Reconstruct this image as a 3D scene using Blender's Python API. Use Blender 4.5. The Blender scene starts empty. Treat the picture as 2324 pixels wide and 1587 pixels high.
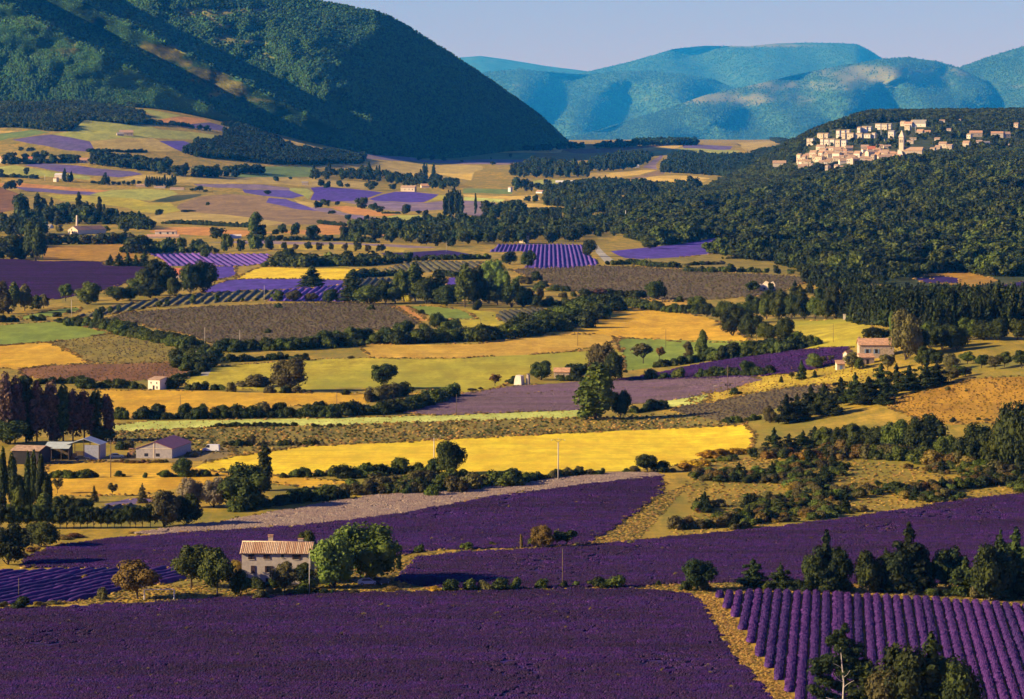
import bpy, bmesh, math, random
import numpy as np
from mathutils import Vector, Matrix
from mathutils.geometry import delaunay_2d_cdt

scene = bpy.context.scene
COL = scene.collection
RNG = np.random.default_rng(7)
random.seed(7)

# ------------------------------------------------------------------ camera, sky, sun, exposure
FOC = 7897.0          # focal length in units of a 2324 px wide frame
HZ = 300.0            # row of the level horizon in that frame
HC = 92.6             # height of the viewpoint above the valley floor
cam_d = bpy.data.cameras.new('camera')
cam = bpy.data.objects.new('camera', cam_d)
COL.objects.link(cam)
cam.location = (0, 0, HC)
cam.rotation_euler = (math.pi / 2, 0, 0)
cam_d.sensor_fit = 'HORIZONTAL'
cam_d.sensor_width = 36.0
cam_d.lens = 36.0 * FOC / 2324.0
cam_d.shift_y = -(1587 / 2 - HZ) / 2324.0
cam_d.clip_start = 1.0
cam_d.clip_end = 120000.0
scene.camera = cam

SUN_EL, SUN_AZ = math.radians(23), math.radians(-103)
world = bpy.data.worlds.new('World')
scene.world = world
world.use_nodes = True
wn, wl = world.node_tree.nodes, world.node_tree.links
sky = wn.new('ShaderNodeTexSky')
sky.sky_type = 'NISHITA'
sky.sun_disc = False
sky.sun_elevation = SUN_EL
sky.sun_rotation = SUN_AZ
sky.altitude = 1500
sky.air_density = 1.0
sky.dust_density = 0.0
sky.ozone_density = 6.0
tint = wn.new('ShaderNodeMix')
tint.data_type = 'RGBA'
tint.blend_type = 'MULTIPLY'
tint.inputs[0].default_value = 1.0
tint.inputs[7].default_value = (1.10, .73, 1.58, 1)     # violet cast of the slide film's sky
wl.new(sky.outputs[0], tint.inputs[6])
wl.new(tint.outputs[2], wn['Background'].inputs[0])
wn['Background'].inputs[1].default_value = 0.05

sun_d = bpy.data.lights.new('sun', 'SUN')
sun_d.energy = 5.0
sun_d.angle = math.radians(0.53)
sun_d.color = (1.0, 0.79, 0.50)
sun = bpy.data.objects.new('sun', sun_d)
COL.objects.link(sun)
SUN_DIR = Vector((math.cos(SUN_EL) * math.sin(SUN_AZ), math.cos(SUN_EL) * math.cos(SUN_AZ), math.sin(SUN_EL)))
sun.rotation_euler = SUN_DIR.to_track_quat('Z', 'Y').to_euler()
sun.location = (-300, 100, 400)

vs = scene.view_settings
vs.view_transform = 'Standard'
vs.look = 'None'
vs.exposure = 1.0
vs.gamma = 1.0
vs.use_curve_mapping = False
cy = scene.cycles
cy.max_bounces = 5
cy.diffuse_bounces = 1
cy.glossy_bounces = 2
cy.transmission_bounces = 3
cy.volume_bounces = 0
cy.transparent_max_bounces = 4
cy.use_denoising = True
cy.denoising_input_passes = 'RGB_ALBEDO_NORMAL'
cy.denoising_prefilter = 'ACCURATE'
cy.denoiser = 'OPENIMAGEDENOISE'
cy.sample_clamp_indirect = 4.0

# ------------------------------------------------------------------ reading positions off the view
# frames: closer looks at parts of the view -> (origin, scale) in the 2324 x 1587 frame
FR = {'P': (0, 0, 1), 'A': (0, 0, .34172), 'B': (774.7, 232.4, .34172), 'C': (1549.3, 0, .34172),
      'D': (0, 464.8, .34172), 'E': (774.7, 542.3, .34172), 'F': (1549.3, 464.8, .34172),
      'G': (0, 929.6, .34172), 'H': (774.7, 968.3, .34172), 'I': (1549.3, 968.3, .38948),
      'V': (1735.3, 247.9, .13333), 'W': (2014.1, 247.9, .13333), 'S': (0, 960.6, .13333),
      'T': (263.4, 960.6, .13333), 'U': (1859.2, 720.4, .13333), 'X': (511.3, 1193.0, .16667),
      'Q': (0, 255.6, .16667), 'R': (0, 433.8, .16667), 'O': (0, 1007.1, .17086),
      'L': (1162, 309.9, .2), 'M': (697.2, 325.4, .2), 'N': (464.8, 294.4, .16667)}


def K(fr, pts):
    ox, oy, s = FR[fr]
    return [(ox + x * s, oy + y * s) for x, y in pts]


def sm(a, b, t):
    t = np.clip((t - a) / (b - a), 0, 1)
    return t * t * (3 - 2 * t)


def bell(a, b, c, d, t):
    return sm(a, b, t) * (1 - sm(c, d, t))


def terrain(x, y):
    """height of the ground; the valley floor at the near farm is 0"""
    x = np.asarray(x, float)
    y = np.asarray(y, float)
    z = 2.3e-6 * np.clip(y - 3000, 0, 5200) ** 2
    z = z + 115 * sm(4000, 6600, y) * sm(100, 760, -x)                         # fans below the left mountain
    z = z + 90 * np.clip(1 - y / 480, 0, 1.6) ** 2.2                           # slope under the viewpoint
    # wooded village hill
    xf = np.interp(y, [1500, 2100, 2600, 3200, 4200, 5000, 5500, 6000, 6600, 7400, 9000], [300, 190, 130, 95, 190, 250, 320, 420, 520, 640, 800])
    wd = np.interp(y, [1500, 3000, 4300, 5000, 5500, 6500], [380, 420, 340, 240, 200, 210])
    am = np.interp(y, [1700, 2400, 3300, 4300, 5000, 5500, 6000, 6600, 7400, 8600],
                   [0, 9, 34, 52, 62, 88, 104, 100, 40, 0])
    z = z + am * sm(0, 1, (x - xf) / wd)
    # scrub slope and farm knoll on the right
    z = z + 17 * sm(35, 190, x - 0.03 * (y - 1000)) * bell(840, 1130, 1350, 1900, y)
    z = z + 5.5 * np.exp(-((x - 150) / 60) ** 2 - ((y - 1330) / 110) ** 2)
    z = z + 2.5 * np.exp(-((x - 20) / 90) ** 2 - ((y - 930) / 70) ** 2)
    # soft swells of the valley floor
    amp = sm(700, 2200, y)
    z = z + amp * (1.7 * np.sin(x / 170 + 0.6) * np.sin(y / 310 + 1.0) + 1.1 * np.sin(x / 83 + y / 190))
    return z


YS = np.exp(np.linspace(math.log(460), math.log(12500), 1500))


def hit(pts):
    """points of the ground seen at the given places of the view -> (n,3)"""
    pts = np.asarray(pts, float).reshape(-1, 2)
    out = np.zeros((len(pts), 3))
    for s in range(0, len(pts), 1500):
        p = pts[s:s + 1500]
        a = (p[:, :1] - 1162) / FOC
        c = (HZ - p[:, 1:2]) / FOC
        gap = HC + c * YS[None] - terrain(a * YS[None], np.broadcast_to(YS[None], (len(p), len(YS))))
        below = gap <= 0
        i = np.where(below.any(1), below.argmax(1), gap.argmin(1))
        i = np.clip(i, 1, len(YS) - 1)
        r = np.arange(len(p))
        g0, g1 = gap[r, i - 1], gap[r, i]
        t = np.where(below.any(1), g0 / np.where(g0 - g1 == 0, 1, g0 - g1), 0.5)
        y = YS[i - 1] + (YS[i] - YS[i - 1]) * np.clip(t, 0, 1)
        x = a[:, 0] * y
        out[s:s + 1500] = np.stack([x, y, terrain(x, y)], 1)
    return out


def gp(u, v):
    return Vector(hit([(u, v)])[0])


def mpp(y):
    """metres per frame unit at distance y"""
    return y / FOC


def lin(c):
    return tuple(((v / 255) / 12.92 if v / 255 <= .04045 else (((v / 255) + .055) / 1.055) ** 2.4) for v in c)


# ------------------------------------------------------------------ object helpers
def tag(o, label=None, cat=None, group=None, kind=None):
    if label:
        o['label'] = label
    if cat:
        o['category'] = cat
    if group:
        o['group'] = group
    if kind:
        o['kind'] = kind
    return o


def link(o, parent=None):
    COL.objects.link(o)
    if parent is not None:
        o.parent = parent
    return o


def empty(name, loc, rz=0.0):
    o = bpy.data.objects.new(name, None)
    o.empty_display_size = 0.5
    o.location = loc
    o.rotation_euler = (0, 0, rz)
    return link(o)


def mesh_np(name, verts, faces, mats=(), smooth=False, mi=None):
    """verts (n,3), faces (m,k) with constant k or list of lists"""
    me = bpy.data.meshes.new(name)
    if isinstance(faces, np.ndarray):
        verts = np.asarray(verts, np.float32)
        m, k = faces.shape
        me.vertices.add(len(verts))
        me.vertices.foreach_set('co', verts.ravel())
        me.loops.add(m * k)
        me.loops.foreach_set('vertex_index', faces.astype(np.int32).ravel())
        me.polygons.add(m)
        me.polygons.foreach_set('loop_start', np.arange(0, m * k, k, dtype=np.int32))
        me.polygons.foreach_set('loop_total', np.full(m, k, np.int32))
        me.update(calc_edges=True)
    else:
        me.from_pydata([tuple(v) for v in verts], [], [tuple(f) for f in faces])
        me.update()
    for mt in mats:
        me.materials.append(mt)
    if mi is not None:
        me.polygons.foreach_set('material_index', np.asarray(mi, np.int32))
    if smooth:
        me.polygons.foreach_set('use_smooth', np.ones(len(me.polygons), bool))
    return me


class MB:
    """collects simple solids into one mesh"""

    def __init__(self):
        self.v, self.f = [], []

    def add(self, vs, fs):
        b = len(self.v)
        self.v += [tuple(p) for p in vs]
        self.f += [tuple(b + i for i in f) for f in fs]
        return self

    def box(self, x0, x1, y0, y1, z0, z1):
        return self.add([(x0, y0, z0), (x1, y0, z0), (x1, y1, z0), (x0, y1, z0),
                         (x0, y0, z1), (x1, y0, z1), (x1, y1, z1), (x0, y1, z1)],
                        [(0, 3, 2, 1), (4, 5, 6, 7), (0, 1, 5, 4), (1, 2, 6, 5), (2, 3, 7, 6), (3, 0, 4, 7)])

    def prism(self, prof, y0, y1):
        """profile of (x,z) extruded along y"""
        n = len(prof)
        vs = [(x, y0, z) for x, z in prof] + [(x, y1, z) for x, z in prof]
        fs = [tuple(range(n)), tuple(range(2 * n - 1, n - 1, -1))]
        fs += [(i, n + i, n + (i + 1) % n, (i + 1) % n) for i in range(n)]
        return self.add(vs, fs)

    def tube(self, pts, rad, n=6, caps=True):
        pts = [Vector(p) for p in pts]
        if not hasattr(rad, '__len__'):
            rad = [rad] * len(pts)
        b = len(self.v)
        for i, p in enumerate(pts):
            d = (pts[min(i + 1, len(pts) - 1)] - pts[max(i - 1, 0)]).normalized()
            a = d.cross(Vector((0, 0, 1) if abs(d.z) < .9 else (1, 0, 0))).normalized()
            c = d.cross(a)
            for k in range(n):
                t = 2 * math.pi * k / n
                self.v.append(tuple(p + (a * math.cos(t) + c * math.sin(t)) * rad[i]))
        for i in range(len(pts) - 1):
            for k in range(n):
                self.f.append((b + i * n + k, b + i * n + (k + 1) % n, b + (i + 1) * n + (k + 1) % n, b + (i + 1) * n + k))
        if caps:
            self.f.append(tuple(b + k for k in range(n))[::-1])
            e = b + (len(pts) - 1) * n
            self.f.append(tuple(e + k for k in range(n)))
        return self

    def mesh(self, name, mat, smooth=False):
        me = mesh_np(name, self.v, self.f, [mat] if mat else [], smooth)
        bm = bmesh.new()
        bm.from_mesh(me)
        bmesh.ops.recalc_face_normals(bm, faces=bm.faces)
        bm.to_mesh(me)
        bm.free()
        return me

    def build(self, name, mat, parent=None, smooth=False):
        return link(bpy.data.objects.new(name, self.mesh(name, mat, smooth)), parent)


# ------------------------------------------------------------------ materials
class NT:
    def __init__(self, name):
        self.m = bpy.data.materials.new(name)
        self.m.use_nodes = True
        self.t = self.m.node_tree
        self.b = self.t.nodes['Principled BSDF']
        self.b.inputs['Roughness'].default_value = 0.9
        self.b.inputs['Specular IOR Level'].default_value = 0.15

    def n(self, kind, **kw):
        nd = self.t.nodes.new(kind)
        for k, v in kw.items():
            if k.startswith('i_'):
                key = k[2:]
                nd.inputs[int(key) if key.isdigit() else key].default_value = v
            else:
                setattr(nd, k, v)
        return nd

    def l(self, a, b):
        self.t.links.new(a, b)

    def ramp(self, fac, c0, c1, p0=0.3, p1=0.7):
        r = self.n('ShaderNodeValToRGB')
        r.color_ramp.elements[0].position = p0
        r.color_ramp.elements[1].position = p1
        r.color_ramp.elements[0].color = (*c0, 1)
        r.color_ramp.elements[1].color = (*c1, 1)
        self.l(fac, r.inputs[0])
        return r.outputs[0]

    def val(self, fac, p0, p1, v0=0.0, v1=1.0):
        r = self.n('ShaderNodeMapRange')
        for i, v in zip((1, 2, 3, 4), (p0, p1, v0, v1)):
            r.inputs[i].default_value = v
        self.l(fac, r.inputs[0])
        return r.outputs[0]

    def math(self, op, a, b=None):
        r = self.n('ShaderNodeMath', operation=op)
        for i, v in enumerate((a, b)):
            if v is None:
                continue
            if isinstance(v, (int, float)):
                r.inputs[i].default_value = v
            else:
                self.l(v, r.inputs[i])
        return r.outputs[0]

    def mix(self, fac, a, b, blend='MIX'):
        r = self.n('ShaderNodeMix', data_type='RGBA', blend_type=blend)
        for sck, v in ((r.inputs[0], fac), (r.inputs[6], a), (r.inputs[7], b)):
            if isinstance(v, (int, float)):
                sck.default_value = v
            elif isinstance(v, tuple):
                sck.default_value = (*v, 1)
            else:
                self.l(v, sck)
        return r.outputs[2]

    def noise(self, scale, detail=3, vec=None, rough=.55, dist=0):
        r = self.n('ShaderNodeTexNoise')
        r.inputs['Scale'].default_value = scale
        r.inputs['Detail'].default_value = detail
        r.inputs['Roughness'].default_value = rough
        r.inputs['Distortion'].default_value = dist
        if vec is not None:
            self.l(vec, r.inputs['Vector'])
        return r.outputs[0]

    def pos(self, scale=None, rot=0.0):
        g = self.n('ShaderNodeNewGeometry').outputs['Position']
        if scale is None:
            return g
        mp = self.n('ShaderNodeMapping')
        mp.inputs['Rotation'].default_value = (0, 0, rot)
        mp.inputs['Scale'].default_value = scale
        self.l(g, mp.inputs['Vector'])
        return mp.outputs[0]

    def color(self, s):
        if isinstance(s, tuple):
            self.b.inputs['Base Color'].default_value = (*s, 1)
        else:
            self.l(s, self.b.inputs['Base Color'])
        return self

    def bump(self, h, strength=.5, dist=.1):
        r = self.n('ShaderNodeBump')
        r.inputs['Strength'].default_value = strength
        r.inputs['Distance'].default_value = dist
        self.l(h, r.inputs['Height'])
        self.l(r.outputs[0], self.b.inputs['Normal'])
        return self


_mats = {}


def solid(name, col, rough=.8, var=.25, scale=2.0, spec=.2, metal=0.0, bump=0.0):
    """plain surface with grain and wear"""
    if name in _mats:
        return _mats[name]
    t = NT(name)
    nz = t.noise(scale, 4, t.pos())
    c = t.mix(t.val(nz, .3, .7), tuple(v * (1 - var) for v in col), tuple(min(1, v * (1 + var)) for v in col))
    t.color(c)
    t.b.inputs['Roughness'].default_value = rough
    t.b.inputs['Specular IOR Level'].default_value = spec
    t.b.inputs['Metallic'].default_value = metal
    if bump:
        t.bump(nz, bump, .05)
    _mats[name] = t.m
    return t.m


def field_mat(name, c0, c1, c2=None, scale=.05, fine=1.2, stripe=None, sk=.35, bump=.6, patch=.35, depth=1.0):
    """c0/c1 plant colours mixed at plant scale, c2 a larger patchiness, stripe=(heading deg, spacing m)"""
    if name in _mats:
        return _mats[name]
    t = NT(name)
    p = t.pos()
    ps = t.pos((1, .24 / depth, 1))
    f1 = t.noise(fine * .16, 8, ps, .80)
    f2 = t.noise(scale, 5, t.pos((1, .45, 1)), .65)
    f3 = t.noise(scale * 5, 4, t.pos((1, .3, 1)), .7)
    c = t.mix(t.val(f1, .41, .59), tuple(v * 1.10 for v in c0), tuple(v * .80 for v in c1))
    if c2:
        c = t.mix(t.math('MULTIPLY', t.val(f2, .40, .64), patch), c, c2)
    c = t.mix(t.val(f3, .45, .66, 0, .5), c, tuple(v * .55 for v in c0))
    ang, sp = stripe if stripe else (83, 5.0)
    rx = t.pos((1, 1, 1), -math.radians(ang))
    mp = t.n('ShaderNodeMapping')
    mp.inputs['Scale'].default_value = (1.6 / sp, .012, 1)
    t.l(rx, mp.inputs['Vector'])
    st = t.noise(1.0, 3, mp.outputs[0], .7, .15)
    c = t.mix(t.math('MULTIPLY', t.val(st, .44, .66), sk if stripe else .3), c, tuple(v * .62 for v in (c2 or c0)))
    if stripe:
        sx = t.n('ShaderNodeSeparateXYZ')
        t.l(rx, sx.inputs[0])
        jig = t.math('MULTIPLY', t.noise(.03, 2, p), sp * 2.5)
        w = t.math('SINE', t.math('MULTIPLY', t.math('ADD', sx.outputs[0], jig), 2 * math.pi / sp))
        c = t.mix(t.math('MULTIPLY', t.val(w, .2, .9), sk * .7), c, tuple(v * .62 for v in (c2 or c0)))
    t.color(c)
    t.bump(f1, bump, .25)
    _mats[name] = t.m
    return t.m
# ------------------------------------------------------------------ field colours
ILL = (1.20, 0.93, 0.74)


def T(r, g, b):
    c = lin((r, g, b))
    if r > 1.5 * b:
        c = (c[0] * 1.08, c[1] * 1.04, c[2] * .6)
    return tuple(min(.85, c[i] / ILL[i]) for i in range(3))


FM = {
    'ground': field_mat('dry_grass', T(196, 146, 58), T(150, 122, 50), T(112, 108, 48), .03, .8, patch=.7),
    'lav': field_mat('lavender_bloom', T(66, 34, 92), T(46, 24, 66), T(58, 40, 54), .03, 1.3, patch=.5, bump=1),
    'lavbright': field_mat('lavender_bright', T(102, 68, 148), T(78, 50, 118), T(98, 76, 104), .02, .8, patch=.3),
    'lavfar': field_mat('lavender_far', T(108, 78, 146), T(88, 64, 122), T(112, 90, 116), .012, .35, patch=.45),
    'lavdull': field_mat('lavender_dull', T(122, 92, 126), T(98, 74, 108), T(122, 100, 96), .02, .5, patch=.6),
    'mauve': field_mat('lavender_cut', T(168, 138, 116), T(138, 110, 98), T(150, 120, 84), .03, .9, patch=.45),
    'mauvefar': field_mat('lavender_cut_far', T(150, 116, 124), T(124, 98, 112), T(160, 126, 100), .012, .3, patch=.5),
    'brown': field_mat('lavender_brown', T(112, 90, 68), T(88, 72, 56), T(122, 98, 58), .02, .5, stripe=(70, 6), sk=.12, patch=.45),
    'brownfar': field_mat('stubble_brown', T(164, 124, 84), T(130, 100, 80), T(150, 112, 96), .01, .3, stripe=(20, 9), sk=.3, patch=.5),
    'redbrown': field_mat('ploughed_red', T(150, 96, 66), T(120, 76, 58), T(130, 92, 60), .012, .4, stripe=(80, 8), sk=.25, patch=.5),
    'wheat': field_mat('wheat_gold', T(258, 206, 46), T(250, 190, 34), T(248, 190, 52), .03, .6, stripe=(86, 5), sk=.5, patch=.35),
    'wheatdeep': field_mat('wheat_orange', T(238, 172, 48), T(216, 146, 34), T(214, 164, 56), .03, .6, stripe=(87, 5), sk=.5, patch=.4),
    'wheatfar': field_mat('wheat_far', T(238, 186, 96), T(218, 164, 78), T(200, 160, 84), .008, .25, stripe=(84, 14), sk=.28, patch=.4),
    'gold': field_mat('stubble_gold', T(226, 166, 72), T(204, 140, 54), T(196, 158, 58), .02, .5, stripe=(86, 9), sk=.35, patch=.35),
    'tan': field_mat('stubble_tan', T(206, 164, 92), T(184, 146, 82), T(164, 136, 80), .01, .3, patch=.5),
    'orange': field_mat('ploughed_orange', T(222, 144, 82), T(196, 120, 66), T(206, 140, 70), .012, .4, stripe=(84, 9), sk=.3, patch=.4),
    'meadow': field_mat('meadow_yellow', T(206, 172, 54), T(182, 150, 44), T(148, 140, 48), .012, .6, patch=.75),
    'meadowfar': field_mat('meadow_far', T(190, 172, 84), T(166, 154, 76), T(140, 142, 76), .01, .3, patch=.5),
    'green': field_mat('meadow_green', T(134, 142, 58), T(112, 124, 48), T(156, 148, 54), .015, .6, patch=.5),
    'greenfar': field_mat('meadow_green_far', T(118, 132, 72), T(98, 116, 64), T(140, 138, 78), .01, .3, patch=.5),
    'olive': field_mat('fallow_olive', T(140, 118, 58), T(106, 98, 46), T(176, 136, 58), .03, .7, patch=.6),
    'cream': field_mat('pale_crop', T(222, 208, 124), T(196, 188, 104), T(176, 176, 84), .03, .6, patch=.4),
    'vine': field_mat('vine_soil', T(170, 140, 84), T(140, 116, 66), T(120, 108, 56), .02, .6, patch=.3),
    'road': field_mat('road_gravel', T(200, 176, 140), T(180, 156, 122), T(150, 132, 100), .05, .8, patch=.3, bump=.2),
    'path': field_mat('path_dry_grass', T(206, 150, 58), T(174, 124, 46), T(130, 112, 44), .09, 1.3, patch=.5, bump=.8),
    'ochre': field_mat('hill_dry_grass', T(196, 134, 44), T(168, 112, 38), T(150, 116, 46), .02, .7, patch=.5),
    'slope': field_mat('slope_dry_grass', T(208, 166, 56), T(180, 140, 46), T(150, 128, 46), .02, .7, patch=.5),
    'hill': field_mat('hill_forest_floor', T(64, 74, 34), T(44, 58, 28), T(120, 98, 58), .012, .25, patch=.4),
    'gravelyard': field_mat('yard_soil', T(150, 118, 84), T(118, 92, 66), T(172, 140, 98), .05, .8, patch=.4),
}
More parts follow.
